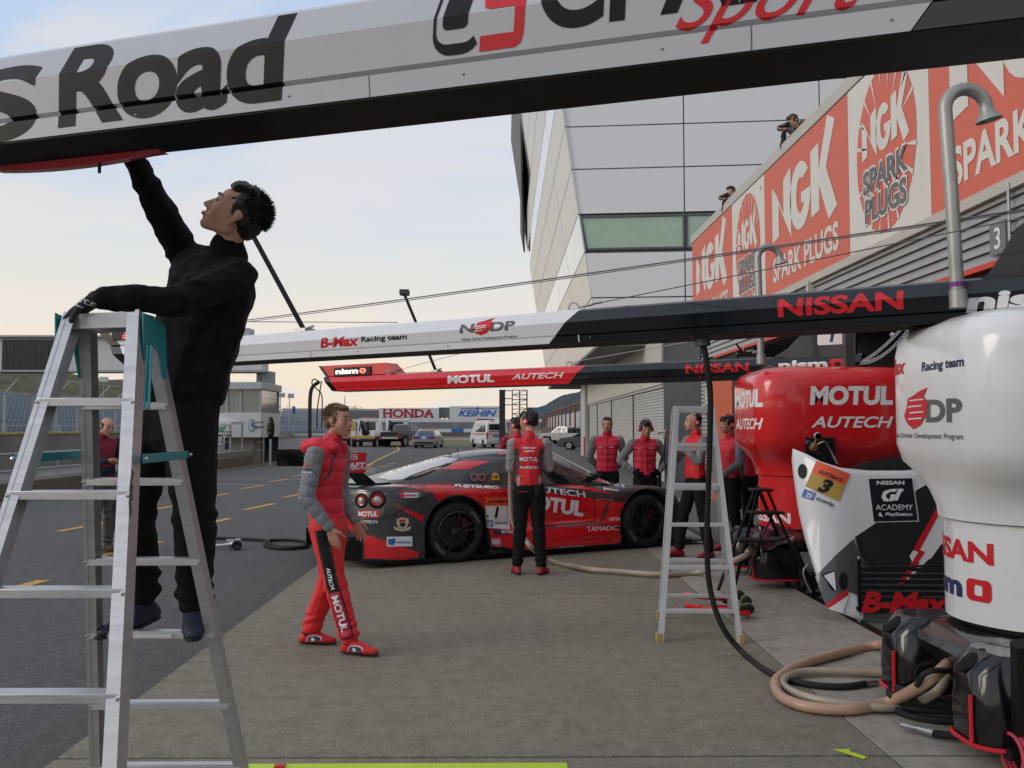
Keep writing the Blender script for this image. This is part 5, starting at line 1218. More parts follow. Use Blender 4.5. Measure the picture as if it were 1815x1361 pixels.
for k, dz in enumerate((0, .035, .07)):
    hose('line_bundle', [gnd(1300, 998, .04), at(1320, 982-dz*60, 8.7), at(1345, 962-dz*60, 8.8)], .016, (YELM, CREAMM, GREYM)[k], ('yellow', 'cream', 'grey')[k]+' air line rising to the red tank stand behind the black stepladder', 'hose')
for k in range(4):
    c = gnd(1700, 1272); rr = .34-.035*(k % 2)
    pts = [(c.x+.05+rr*1.1*math.cos(a_), c.y+.1+rr*.75*math.sin(a_), .025+.035*k+.01*math.sin(a_*3+k)) for a_ in [2*math.pi*i/28 for i in range(28)]]
    if k == 0: cl_ = thing('coiled_hose', 'coil of black air hose with a steel coupling on the floor under the white tank', 'hose', c)
    B().tube([V(p) for p in pts], .021, 10, closed=True).out('hose_turn', RUBBER, cl_)
B().tube(spline([gnd(1655, 1300, .03), gnd(1680, 1303, .03), gnd(1720, 1306, .04)], 5), .02, 10).out('hose_tail', RUBBER, cl_); B().tube([gnd(1655, 1300, .03), gnd(1628, 1292, .03)], .018, 10).out('coupling', STEEL, cl_); B().tube([gnd(1630, 1292, .03), gnd(1597, 1285, .03)], .013, 10).out('coupling', STEEL, cl_)
hose('short_hose', [at(1690, 1190, 4.6), at(1660, 1188, 4.5), at(1638, 1195, 4.5), at(1625, 1215, 4.55)], .015, RUBBER, 'short black hose coming out between the pods of the white tank stand', 'hose')
hose('hanging_coil', [at(1180+8*math.cos(a_)*1.4, 848+42*math.sin(a_), 13.5) for a_ in [2*math.pi*i/16 for i in range(17)]], .03, RUBBER, 'black hose coil hanging on the wall beyond the open stepladder', 'hose')
# quick lift jack with rollers
jk = thing('quick_jack', 'low red quick lift jack with black rollers lying by the open stepladder', 'jack', gnd(1270, 1080))
for (xa, ya, za), (xb, yb, zb) in (((1211, 1045, .10), (1290, 1056, .06)), ((1216, 1065, .11), (1326, 1082, .05))):
    B().tube(spline([gnd(xa, ya+8, za), gnd((xa+xb)/2, (ya+yb)/2+8, (za+zb)/2+.03), gnd(xb, yb+6, zb)], 6), [.022]*12+[.03], 10).out('arm', RED, jk)
for px, py in ((1295, 1050), (1310, 1042), (1322, 1052), (1318, 1068), (1285, 1048), (1326, 1066)):
    p = gnd(px, py+12, .07); Mx = Matrix.Translation(p) @ Matrix.Rotation(R(90), 4, 'X')
    B().lathe([(.0, -.05), (.03, -.05), (.042, -.04), (.042, .04), (.03, .05), (.0, .05)], Mx, 16).out('roller', RUBBER, jk); B().lathe([(.0445, -.008), (.0445, .008)], Mx, 16).out('green_band', mat('lime', (.2, .3, .06), .5), jk)
B().box(gnd(1300, 1078, .03), (.32, .12, .03), R(-8)).out('base_plate', RED, jk, bevel=.006)
for px in (1222, 1230): B().tube([gnd(px, 1072, .10), gnd(px, 1077, 0)], .008, 8).out('leg', BLACKP, jk)
p = gnd(1395, 1040); t = thing('trolley_wheels', 'small dark castor trolley between the red tank and the bonnet', 'trolley', p)
for dx, dy in ((0, 0), (.16, .05), (.1, -.15), (.24, -.08)):
    B().lathe([(.0, -.02), (.045, -.02), (.055, -.01), (.055, .01), (.045, .02), (0, .02)], Matrix.Translation(p+V((dx, dy, .055))) @ Matrix.Rotation(R(80), 4, 'Y'), 14).out('castor', RUBBER, t)
B().box(p+V((.12, -.04, .12)), (.34, .24, .04)).out('deck', BLACKP, t, bevel=.01)
# black plastic sheet over the red tank stand
g = []
for i in range(9):
    row = []
    for j in range(13):
        u, v = j/12, i/8; px = 1325+u*105; py = 935+v*34+6*math.sin(u*9+v*5); Y = 8.95-.45*v+.05*noise.noise(V((u*5, v*5, 0)))
        p = at(px, py, Y); p.z += .03*noise.noise(V((u*7, v*6, 3))); row.append(p)
    g.append(row)
o = B().grid(g).out('plastic_sheet', mat('black_polythene', (.015, .015, .017), .22, var=.1, coat=.3), ang=80); tag(o, 'crumpled black plastic sheet draped over the red tank stand', 'sheet'); solid(o, .004)

# ================================================================ THE RACING CAR
o_, f_ = gnd(812, 998), gnd(1148, 972)
xc = (f_-o_).normalized(); yc = V((-xc.y, xc.x, 0)); WB = (f_-o_).length
CM = Matrix(((xc.x, yc.x, 0, o_.x), (xc.y, yc.y, 0, o_.y), (0, 0, 1, 0), (0, 0, 0, 1)))
car = thing('racing_car', 'red and dark grey low racing coupe with sponsor lettering parked on the apron', 'racing car', M=CM)
CARG = mat('car_dark_grey_satin', (.060, .061, .066), .30, .35, coat=.35, var=.05, rvar=.05)
CARR = mat('car_red_paint', (.62, .011, .016), .24, .0, coat=.8, var=.03, rvar=.04)
CARL = mat('car_light_grey', (.16, .165, .17), .32, .4, coat=.4, var=.05, rvar=.05)
HW = .975
def cr1(P, n):
    o = []
    for i in range(len(P)-1):
        p0, p1, p2, p3 = P[max(i-1, 0)], P[i], P[i+1], P[min(i+2, len(P)-1)]
        for j in range(n):
            t = j/n; o.append([.5*(2*b+(c-a)*t+(2*a-5*b+4*c-d)*t*t+(3*b-a-3*c+d)*t**3) for a, b, c, d in zip(p0, p1, p2, p3)])
    o.append(list(P[-1])); return o
# x, inset, skirt flare, shoulder z, deck z
ST = [(-1.235, .62, 0, .885, .925), (-1.20, .42, 0, .895, .93), (-1.13, .23, 0, .905, .935), (-1.02, .10, 0, .915, .94), (-.85, .03, 0, .92, .945), (-.60, .0, 0, .92, .94), (-.3, -.005, 0, .915, .94), (0, -.01, 0, .905, .94), (.3, 0, 0, .90, .94), (.58, .04, .03, .895, .93), (.85, .085, .08, .885, .93), (1.3, .11, .105, .865, .93), (1.8, .105, .10, .845, .92), (2.1, .06, .055, .83, .895), (2.35, .01, 0, .82, .865), (2.73, -.01, 0, .825, .825), (3.0, 0, 0, .80, .775), (3.2, .03, 0, .735, .72), (3.38, .10, 0, .64, .64), (3.52, .22, 0, .54, .55), (3.62, .42, 0, .47, .48), (3.66, .62, 0, .45, .46)]
def prof(s):
    x, i, k, zs, zd = s
    h = [(i-k+.02, .075), (i-k, .10), (i-k*.95, .22), (i-k*.75+.004, .33), (i+.012, .42), (i+.004, .55), (i+.012, zs-.20), (i+.02, zs-.09), (i+.05, zs-.028), (i+.10, zs-.004), (i+.17, zs)]
    m_ = min(i+.36, HW-.12)
    h += [(max(m_, h[-1][0]+.02), (zs*.55+zd*.45)), (max(HW-.22, h[-1][0]+.04), zd-.004), (HW, zd)]
    h = [(min(y, HW-.001*(len(h)-n)) if n < len(h)-1 else HW, z) for n, (y, z) in enumerate(h)]
    pts = [(x, y, z) for y, z in h]; return pts+[(x, 2*HW-y, z) for y, z in h[-2::-1]]
rows = [prof(s) for s in cr1(ST, 4)]
n = len(rows[0]); vs = [q for r_ in rows for q in r_]
fs = [(i*n+j, (i+1)*n+j, (i+1)*n+j+1, i*n+j+1) for i in range(len(rows)-1) for j in range(n-1)]+[(i*n+n-1, (i+1)*n+n-1, (i+1)*n, i*n) for i in range(len(rows)-1)]
fs += [tuple(range(n)), tuple((len(rows)-1)*n+j for j in range(n))[::-1]]
body = link('body', vs, fs, CARG, car, 'L', ang=42)
cut = B()
for wx, wr in ((0, .425), (WB, .415)):
    for ya, yb in ((-.3, .36), (2*HW-.36, 2*HW+.3)):
        cut.lathe([(wr, ya), (wr, yb)], Matrix.Translation((wx, 0, .365)) @ Matrix.Rotation(R(-90), 4, 'X'), 48)
cut2 = B()
for wx, wr in ((0, .425), (WB, .415)):
    for ya, yb in ((-.3, .36), (2*HW-.36, 2*HW+.3)): cut2.box((wx, (ya+yb)/2, .155), (wr*2-.006, (yb-ya)-.004, .38))
tmps = []
for cc in (cut, cut2):
    tmp = link('cutter', cc.v, cc.f, BLACKP, None, base=(0, 0, 0)); tmp.parent = car; tmps.append(tmp)
    bm_ = body.modifiers.new('arches', 'BOOLEAN'); bm_.object = tmp; bm_.operation = 'DIFFERENCE'; bm_.solver = 'EXACT'
me = bpy.data.meshes.new_from_object(body.evaluated_get(bpy.context.evaluated_depsgraph_get()))
body.modifiers.clear(); body.data = me; me.set_sharp_from_angle(angle=R(42)); [bpy.data.objects.remove(q) for q in tmps]
# cabin
GST = [(-.80, .32, .40, .915, .93), (-.45, .25, .37, .985, 1.02), (0, .205, .39, 1.09, 1.145), (.45, .19, .42, 1.195, 1.262), (.9, .19, .435, 1.235, 1.305), (1.3, .19, .43, 1.22, 1.292), (1.7, .19, .41, 1.115, 1.20), (2.05, .20, .36, .975, 1.05), (2.42, .25, .33, .84, .87)]
def gprof(s):
    x, ib, it, ze, zr_ = s; zb = .80
    h = [(ib, zb), (ib+.008, zb+.06), (ib+(it-ib)*.35, zb+(ze-zb)*.55), (ib+(it-ib)*.78, zb+(ze-zb)*.88), (it+.03, ze+.008), (it+.12, ze+(zr_-ze)*.55), (HW-.2, zr_-.006), (HW, zr_)]
    pts = [(x, y, z) for y, z in h]; return pts+[(x, 2*HW-y, z) for y, z in h[-2::-1]]
rows = [gprof(s) for s in cr1(GST, 6)]; n = len(rows[0]); vs = [q for r_ in rows for q in r_]
fs = [(i*n+j, (i+1)*n+j, (i+1)*n+j+1, i*n+j+1) for i in range(len(rows)-1) for j in range(n-1)]+[tuple(range(n)), tuple((len(rows)-1)*n+j for j in range(n))[::-1]]
cabin = link('cabin', vs, fs, CARG, car, 'L', ang=50)
CT = trees(body, cabin)
def seen(px, py, off=.003):
    e = V((0, 0, EYE)); d = ray(px, py).normalized(); best = None
    for t in CT:
        h = t.ray_cast(e, d, 40)
        if h[0] is not None and (best is None or h[3] < best[3]): best = h
    if best is None or best[3] > 14.5: return None
    nn = best[1]; nn = -nn if nn.dot(d) > 0 else nn
    return best[0]+nn*off*.5-d*off*.5
def cdec(name, pts, m, off=.004, ml=.006):
    pts = [(x/1000, -y/1000) for x, y in pts]; return decal(pts, [tuple(range(len(pts)))], lambda a, b: seen(a*1000, -b*1000, off), m, car, name, ml, 'W')
def ctext(s, TL, TR, BL, m, off=.010, ml=.004, name='lettering', **k):
    vs, fs = glyphs(s, k.get('bold', .02), k.get('shear', 0)); f = lambda a, b: (BL[0]+(TR[0]-TL[0])*a+(TL[0]-BL[0])*b, BL[1]+(TR[1]-TL[1])*a+(TL[1]-BL[1])*b)
    v2 = [f(a, b) for a, b in vs]; return decal([(x/1000, -y/1000) for x, y in v2], fs, lambda a, b: seen(a*1000, -b*1000, off), m, car, name, ml, 'W')
def arc(cx, cy, rx, ry, a0, a1, n=12): return [(cx+rx*math.cos(R(a0+(a1-a0)*i/n)), cy-ry*math.sin(R(a0+(a1-a0)*i/n))) for i in range(n+1)]
# livery
cdec('red_flash', [(671, 862), (713, 857.5), (759, 857), (808, 857.5), (865, 862), (905, 866), (966, 873), (966, 974), (930, 974), (905, 972), (880, 964), (866, 945)]+arc(811, 937, 55, 61, 0, 128)[:]+[(768, 873), (727, 864)], CARR, .004)
cdec('red_flash', [(966, 873.5), (1037, 881), (1086, 890), (1115, 892), (1118, 900)]+[(1112, 930), (1107, 961), (1040, 967), (981, 972), (966, 974)], CARR, .004)
cdec('red_flash', [(978, 859.5), (1011, 859.5), (1035, 860), (1058, 866.5), (1077, 872), (1090, 876), (1060, 872), (1011, 864.5)], CARR, .004)
cdec('red_flash', [(782, 831.5), (806, 820), (827.5, 816.5), (868, 817.5), (857, 822), (829, 832)], CARR, .004)
cdec('red_flash', [(697, 893), (752, 914.5), (748, 925), (713, 903)], CARR, .004)
cdec('red_flash', [(619, 909), (624, 918), (640.5, 942.5), (626, 944), (612, 930), (606, 905)], CARR, .004)
cdec('red_flash', [(646, 946), (678, 957), (713, 969), (741, 978), (741, 991), (730, 993), (646, 989)], CARR, .004)
cdec('rear_panel', [(616, 868), (640, 868), (685, 872), (681, 905), (676, 915), (640, 921), (610, 921)], CARL, .004)
cdec('roof_stripe', [(880, 803), (905, 801), (960, 801), (960, 803.5), (910, 804), (885, 806)], CARR, .005)
cdec('hood_panel', [(1060, 853), (1075, 853), (1108, 856.5), (1107, 865), (1086, 860)], WHITEM, .005); cdec('hood_panel', [(1052, 851), (1070, 851), (1080, 857), (1066, 855)], CARR, .006); cdec('sticker', [(1095, 858), (1106, 859), (1105, 864), (1096, 862)], BLUEM, .008)
# glass
cdec('rear_window', [(668, 847), (699, 831), (741, 815), (776, 809), (817, 812.6), (782, 830), (741, 842.5), (713, 850), (690, 851)], GLASSL, .006)
cdec('window_seal', [(713, 850.5), (741, 843), (771, 832), (773, 833), (741, 847), (725, 850)], BLACKM, .008)
cdec('window_seal', [(781, 826), (797, 821), (798, 823), (781, 829)], BLACKM, .008)
cdec('quarter_window', [(819.6, 853), (824, 843), (829, 835), (850, 826), (880, 817.5), (884, 832), (889, 857), (860, 856)], GLASSD, .007)
cdec('side_window', [(882, 817), (905, 811), (940, 810), (977, 819), (1005, 834), (1039, 853), (1000, 857.5), (970, 857.5), (892, 857)], GLASSD, .007)
cdec('windscreen', [(955, 806), (985, 812), (1015, 828), (1050, 851), (1043, 852), (1008, 833), (980, 818)], GLASSD, .008)
def ring(cx, cy, r0, r1, m, off, name='ring'): 
    v, f = band(ellipse(cx/1000, -cy/1000, r1/1000, r1/1000, 20), ellipse(cx/1000, -cy/1000, r0/1000, r0/1000, 20)); return decal(v, f, lambda a, b: seen(a*1000, -b*1000, off), m, car, name, None, 'W')
for px in (839.5, 853): ring(px, 846.5, 4.2, 7.5, mat('filler_ring', (.22, .10, .08), .4, .6), .022, 'filler_ring')
cdec('badge', [(872, 840), (877, 838), (883, 840), (885, 848), (884, 851), (871, 851)], YELM, .012); ctext('100', (874, 842), (882, 842), (874, 848.5), BLACKM, .016, bold=.03)
# tail lamps as real lenses
for px, py, r_ in ((641, 887, .072), (668.5, 885.5, .085)):
    p = seen(px, py, .0); p2 = seen(px+5, py, 0); p3 = seen(px, py+5, 0); nn = (p2-p).cross(p3-p).normalized(); nn = nn if nn.dot(-ray(px, py)) > 0 else -nn
    Mx = Matrix.Translation(p) @ nn.to_track_quat('Z', 'Y').to_matrix().to_4x4()
    tl = B().lathe([(r_*1.18, 0), (r_*1.2, .012), (r_*.98, .02), (r_*.93, .006)], Mx, 26).out('tail_lamp', BLACKP, car)
    B().lathe([(r_*.95, .004), (r_*.8, .014), (r_*.5, .010)], Mx, 26).out('red_lens', mat('lamp_red', (.34, .01, .02), .12, coat=1, var=.3), tl)
    B().lathe([(r_*.50, .011), (r_*.46, .024), (.0, .028)], Mx, 22).out('clear_lens', mat('lamp_clear', (.5, .48, .48), .15, .4, coat=1), tl)
# sponsor print
L_ = ctext
L_('FUJITSUBO', (806, 858), (884, 862), (806, 864.5), WHITEM, bold=.045); L_('AUTECH', (941, 860), (1036, 871.5), (943, 870.5), WHITEM, bold=.02); 
L_('MOTUL', (925, 873), (1036, 889), (922, 900), WHITEM, bold=.05, shear=0)
L_('Jatco', (1068, 863), (1097, 866.5), (1068, 869), WHITEM, bold=.04); L_('NTN', (1080, 917), (1098, 916), (1080, 923.5), WHITEM, bold=.01); L_('TAMADIC', (1040, 933.5), (1095, 931), (1040, 942), WHITEM, bold=-.0)
L_('NISSAN nismo', (1032, 951), (1085, 947), (1032, 955), mat('faint_print', (.32, .08, .08), .4), bold=.02)
cdec('sticker_red', [(633.5, 904), (674, 904.5), (672, 918), (634, 917)], CARR, .008); L_('MOTUL', (636, 906), (670, 906), (635, 915.5), WHITEM, .013, bold=.05); L_('AUTECH', (633, 921.5), (670, 922), (632, 927), WHITEM, .011, bold=.03, shear=.2)
L_('GT', (621, 886), (628, 886), (620.5, 894), WHITEM, .009, bold=.01)
cdec('number_plate', [(859, 881), (902, 881), (903, 938), (863, 935.5)], WHITEM, .009); cdec('number_band', [(859, 881), (902, 881), (902.5, 896), (860, 896.5)], mat('sticker_orange', (.75, .10, .03), .5), .012)
L_('AUTOBACS', (863, 887), (901, 886), (863, 892), BLACKM, .016, bold=.03, shear=.2); L_('1', (877, 898), (884, 898), (876, 918), BLACKM, .014, bold=.05, shear=.15); cdec('zf_box', [(864, 922), (873, 922), (873.5, 933.5), (864.5, 933)], BLUEM, .014); L_('ZF', (865, 925), (872, 925), (865, 931), WHITEM, .018, bold=.03)
L_('zf.com/jp', (876, 924), (899, 924), (876, 930), GREYM, .014)
cdec('sticker', [(873, 938), (903, 940), (903, 947), (875, 947)], NAVYM, .009); L_('MICHELIN', (888, 940), (912, 940), (888, 945), WHITEM, .013, bold=.03)
cdec('sticker', [(870, 954), (888, 953.5), (888, 969), (871, 969)], mat('pink_sticker', (.55, .16, .20), .5), .009); L_('NGK', (872, 956), (886, 956), (872, 964), WHITEM, .013, bold=.05)
cdec('sticker', [(685.5, 951.5), (730.5, 950.5), (730.5, 968), (685.5, 968.5)], WHITEM, .010); cdec('logo', [(688, 955), (700, 954), (701, 961), (697, 966), (688, 965)], BLUEM, .014); L_('weathernews', (702, 958), (728, 958), (702, 963), BLUEM, .014, bold=.02)
cdec('sticker', [(707, 873), (743, 873.5), (746, 878), (743, 882), (709, 882.5)], WHITEM, .009); cdec('sticker', [(707, 873), (716, 873), (717, 882), (709, 882.5)], CARR, .012); cdec('sticker', [(740, 873.5), (746, 877), (743, 882), (740, 882)], GREENM, .012); cdec('sticker', [(718, 876), (738, 876), (738, 879.5), (718, 879.5)], mat('pink_sticker', (.55, .16, .20), .5), .013)
L_('idemitsu', (712, 868), (742, 868.5), (712, 872), CARR, .009)
for pts, m_, of in (([(703, 919), (713, 917), (724, 919), (724, 928), (720, 935), (713, 938), (706, 935), (703, 928)], CREAMM, .009), ([(697, 932), (706, 936), (713, 939), (720, 936), (729, 932), (726, 939), (713, 942), (700, 939)], CREAMM, .010), ([(706, 920.5), (720, 920.5), (717, 925), (709, 926)], CARR, .013), ([(708, 927), (718, 926), (719, 931), (713, 935), (708, 931)], NAVYM, .013)): cdec('crest', pts, m_, of)
for pts in ([(1088, 881), (1108, 883), (1106, 887), (1088, 885)],): cdec('lamp_strip', pts, mat('dark_red', (.12, .01, .015), .3), .009)
cdec('air_vent', [(1077, 889), (1081, 889), (1068, 924), (1062, 924)], CARG, .009); cdec('silver_trim', [(1057, 883), (1085, 885), (1085, 886.5), (1057, 885)], STEEL, .010)
cdec('silver_edge', [(1108, 893), (1114, 880), (1126, 870), (1142, 864), (1150, 863), (1136, 868), (1122, 879), (1114, 892)], CARL, .008)
def cline(pts, name='panel_gap', m=BLACKM, w=.5): 
    for (x0, y0), (x1, y1) in zip(pts, pts[1:]):
        d = V((x1-x0, y1-y0)).normalized(); nx, ny = -d.y*w/2, d.x*w/2; cdec(name, [(x0+nx, y0+ny), (x1+nx, y1+ny), (x1-nx, y1-ny), (x0-nx, y0-ny)], m, .0135)
cline([(889, 857), (893, 868), (898, 880), (899, 900), (898, 935)]); cline([(1054, 884), (1054, 910), (1053, 924), (1030, 926), (985, 930), (966, 932)], w=.9); cline([(618, 868), (646, 871), (690, 872), (720, 862)]); cline([(697, 872), (694, 888), (704, 890)]); cline([(640, 940), (700, 946), (748, 946)], w=.4)
cline([(768, 873), (735, 889), (700, 911), (676, 920)], w=.9); cline([(748, 806), (817, 812), (800, 818)], w=.6)
cdec('sill_shadow_step', [(966, 930), (1010, 928), (1053, 926), (1108, 930), (1105, 936), (1050, 932), (1000, 934), (966, 938)], mat('sill_shadow_red', (.20, .006, .01), .3, coat=.6), .009)  # darker red decal paints the shadow along the sill step
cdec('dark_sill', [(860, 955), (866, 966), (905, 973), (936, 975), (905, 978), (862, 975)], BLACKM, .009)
# wheels
def wheel(wx, y0, sgn, name='wheel'):
    w_ = bpy.data.objects.new(name, None); COL.objects.link(w_); w_.parent = car; WM[w_.name] = CM; r0, wd = .355, .30
    M = CM @ Matrix.Translation((wx, y0, r0)) @ Matrix.Rotation(R(90)*1, 4, 'X')
    if sgn < 0: M = CM @ Matrix.Translation((wx, y0, r0)) @ Matrix.Rotation(R(-90), 4, 'X')
    B().lathe([(.245, -wd), (.30, -wd), (.348, -wd+.03), (r0, -wd+.07), (r0, -.07), (.350, -.035), (.335, -.012), (.31, .0), (.27, -.002), (.252, -.01), (.247, -.03), (.245, -wd)], M, 48, False).out('tyre', RUBBER, w_)
    for a0 in (20, 200):
        v = []
        for i in range(9):
            t = R(a0+i*4.4); v += [M @ V((.275*math.cos(t), .275*math.sin(t), .0015)), M @ V((.315*math.cos(t), .315*math.sin(t), .0015))]
        link('tyre_marking', v, [(2*i, 2*i+1, 2*i+3, 2*i+2) for i in range(8)], mat('tyre_print', (.09, .09, .08), .7), w_)
    B().lathe([(.247, -.01), (.240, -.02), (.232, -.05), (.215, -.10), (.215, -.26)], M, 40, False).out('rim_barrel', mat('gunmetal_dark', (.022, .022, .025), .25, .6), w_)
    B().lathe([(.2475, -.008), (.2425, -.006), (.239, -.016)], M, 40, False).out('rim_lip', mat('gunmetal_lip', (.14, .14, .15), .3, .8), w_)
    for k in range(5):
        sp = B()
        for dd in (-1, 1):
            a = R(72*k+18); d = V((math.cos(a), math.sin(a), 0)); e = V((-math.sin(a), math.cos(a), 0))
            sp.bar(M @ (d*.045+e*dd*.016+V((0, 0, -.055))), M @ (d*.236+e*dd*.042+V((0, 0, -.025))), .020, .022, (M.to_3x3() @ V((0, 0, 1))))
        sp.out('spoke', mat('gunmetal', (.05, .05, .055), .28, .75, rvar=.06), w_, bevel=.004)
    B().lathe([(.0, -.01), (.022, -.012), (.03, -.02), (.034, -.045), (.06, -.055), (.062, -.10)], M, 20).out('centre_nut', mat('dark_hub', (.05, .05, .055), .3, .7), w_)
    B().lathe([(.19, -.12), (.19, -.135), (.0, -.135)], M, 28).out('brake_disc', mat('disc_iron', (.06, .055, .05), .4, .6), w_)
    B().box((0, 0, 0), (1, 1, 1), Mx=M @ Matrix.Translation((.13, .08, -.11)) @ Matrix.Diagonal((.07, .16, .05, 1))).out('brake_caliper', mat('caliper', (.10, .02, .02), .4), w_)
wheel(0, .015, 1); wheel(WB, .01, 1); wheel(0, 2*HW-.015, -1); wheel(WB, 2*HW-.01, -1)
Lc = lambda *p: CM @ V(p)
cb = lambda c, d, name, m, **k: B(CM).box(c, d).out(name, m, car, **k)
# arch liners, floor, splitter, diffuser
cb((1.2, HW, .062), (4.6, 1.86, .025), 'flat_floor', BLACKM); cb((3.35, HW, .052), (.75, 1.9, .02), 'front_splitter', BLACKG)
cb((-1.16, .62, .22), (.18, .85, .26), 'diffuser', BLACKP); 
for k in range(5): cb((-1.22, .2+k*.38, .2), (.3, .012, .22), 'diffuser_fin', BLACKP)
for wx in (0, WB):
    for ya, sg_ in ((.06, 1), (2*HW-.36, 1)):
        B(CM).lathe([(.40, ya), (.40, ya+.29), (.05, ya+.3)], Matrix.Translation((wx, 0, .365)) @ Matrix.Rotation(R(-90), 4, 'X'), 32).out('arch_liner', mat('deep_black', (.002, .002, .002), .9), car) if False else None
# trunk lip
P = [(-1.22+.0, .66, .925), (-1.20, .40, .925), (-1.13, .22, .93), (-1.00, .10, .935), (-.80, .10, .94)]
g = [[V(p), V(p)+V((-.05 if i < 3 else -.02, -.02, .028))] for i, p in enumerate(cr1(P, 4))]
B(CM).grid(g).out('boot_lip', BLACKG, car); 
# rear wing
SP = []
for t in range(17):
    a = t/16; x = -1.58+.34*a; SP.append((x, 1.235+.035*(1-a)-.05*math.sin(math.pi*a)*.6))
lo = [(x, z-.018*math.sin(math.pi*i/16)-.004) for i, (x, z) in enumerate(SP)]
B(CM).prism([(x, .07, z) for x, z in SP+lo[::-1]], (0, 2*HW-.14, 0)).out('wing_plane', BLACKG, car)
WR = mat('wing_red', (.52, .012, .02), .35, coat=.4, var=.03)
for y, nm in ((.055, 0), (2*HW-.07, 1)):
    e_ = B(CM).prism([(-1.72, y, 1.315), (-1.11, y, 1.315), (-1.12, y, 1.085), (-1.72, y, 1.10)], (0, .014, 0)).out('wing_endplate', WR if nm == 0 else BLACKG, car)
def wing_pt(px, py): return onplane(px, py, Lc(0, .052, 0), yc)
def wtext(s, TL, TR, BL, m, par=None, **k):
    vs, fs = glyphs(s, k.get('bold', .02), k.get('shear', 0)); f = lambda a, b: wing_pt(BL[0]+(TR[0]-TL[0])*a+(TL[0]-BL[0])*b, BL[1]+(TR[1]-TL[1])*a+(TL[1]-BL[1])*b)
    return decal(vs, fs, f, m, car, 'lettering', None, 'W')
wtext('CRAFT', (598, 820), (648, 819.5), (598, 829.5), WHITEM, bold=.04, shear=.15); wtext('Sports', (620, 827), (650, 826), (620, 834), WHITEM, bold=.01, shear=.4)
q0, q1 = wing_pt(615, 814), wing_pt(634, 814); q2 = wing_pt(615, 805)
cs_logo((q1-q0).length, (q2-q0).length, lambda a, b: q0+(q1-q0).normalized()*a+V((0, 0, b)), WHITEM, WHITEM, car)
for y in (.42, 2*HW-.42):
    B(CM).prism([(-.86, y, .93), (-1.10, y, .93), (-1.36, y, 1.20), (-1.44, y, 1.26), (-1.30, y, 1.26), (-1.20, y, 1.20)], (0, .02, 0)).out('wing_strut', BLACKG, car)
q0 = onplane(644, 840, Lc(0, .412, 0), yc); q1 = onplane(660, 840, Lc(0, .412, 0), yc)
text('TOOLS', .15, .035, lambda a, b: q0+xc*a+V((0, 0, b)), WHITEM, car, bold=.04, sp='W'); text('KTC', .15, .03, lambda a, b: q0+xc*a+V((0, 0, b+.045)), WHITEM, car, bold=.05, shear=.2, sp='W')
# mirror, aerial, wipers, door handle, roof tab
B(CM).ell((2.0, .20, .96), (.09, .07, .055), 14).out('door_mirror', BLACKG, car); B(CM).tube([(2.0, .22, .92), (1.97, .30, .86)], .012).out('mirror_stalk', BLACKG, car)
B(CM).tube([(.42, HW, 1.265), (.41, HW, 1.33)], .006, 6).out('aerial', BLACKP, car); B(CM).box((.30, HW, 1.25), (.05, .02, .015)).out('roof_tab', BLACKP, car)
B(CM).box((1.1, .93, .05), (3.9, 1.7, .06)).out('underbody_skid', BLACKP, car)
cb((1.55, -.01+.02, .10), (.34, .06, .02), 'sill_exhaust', STEEL)

# ================================================================ PARKED VEHICLES
GL = mat('vehicle_glass', (.02, .025, .028), .08, var=.1, coat=.8)
def lensm(n, c): return mat(n, c, .2, coat=.6)
TAIL = lensm('vehicle_tail', (.30, .012, .012)); CLEAR = lensm('vehicle_clear', (.5, .5, .48)); AMB = lensm('vehicle_amber', (.6, .22, .02))
def vwheel(t, M, x, y, r=.33, wd=.2):
    s_ = 1 if y > 0 else -1
    Mx = M @ Matrix.Translation((x, y, r)) @ Matrix.Rotation(R(-90*s_), 4, 'X')
    w = B().lathe([(r*.6, -wd), (r*.95, -wd), (r, -wd+.03), (r, -.03), (r*.95, 0), (r*.62, 0)], Mx, 20, False).out('wheel', RUBBER, t)
    B().lathe([(r*.62, -.01), (r*.55, -.02), (r*.2, -.03), (r*.18, -.01), (0, -.01)], Mx, 14).out('rim', STEEL, w)
def shell(t, name, M, side, W, top_in, m, zsplit, bev=.05):
    """side = outline in (x, z); narrowed above zsplit"""
    ys = lambda z, s: s*(W/2-(max(0, z-zsplit)*top_in))
    n = len(side); vs = [(x, ys(z, -1), z) for x, z in side]+[(x, ys(z, 1), z) for x, z in side]
    return link(name, [M @ V(v) for v in vs], [tuple(range(n))[::-1], tuple(range(n, 2*n))]+[(i, (i+1) % n, (i+1) % n+n, i+n) for i in range(n)], m, t, bevel=bev)
def pane(t, M, pts, W, top_in, zsplit, s, m=GL, name='side_window'):
    y = lambda z: s*(W/2-max(0, z-zsplit)*top_in+.004)
    return link(name, [M @ V((x, y(z), z)) for x, z in pts]+[M @ V((x, y(z)-s*.02, z)) for x, z in pts], [tuple(range(len(pts))), tuple(range(len(pts), 2*len(pts)))[::-1]]+[(i, (i+1) % len(pts), (i+1) % len(pts)+len(pts), i+len(pts)) for i in range(len(pts))], m, t)
def crossbox(t, M, c, d, name, m, **k): return B(M).box(c, d).out(name, m, t, **k)
def vehicle(name, label, cat, px, pyb, heading, f, z0=0):
    p = gnd(px, pyb); M = Matrix.Translation((p.x, p.y, z0)) @ Matrix.Rotation(R(90+heading), 4, 'Z')    # local +x = forward
    t = thing(name, label, cat, M=M); WM[t.name] = M; f(t, M); return t
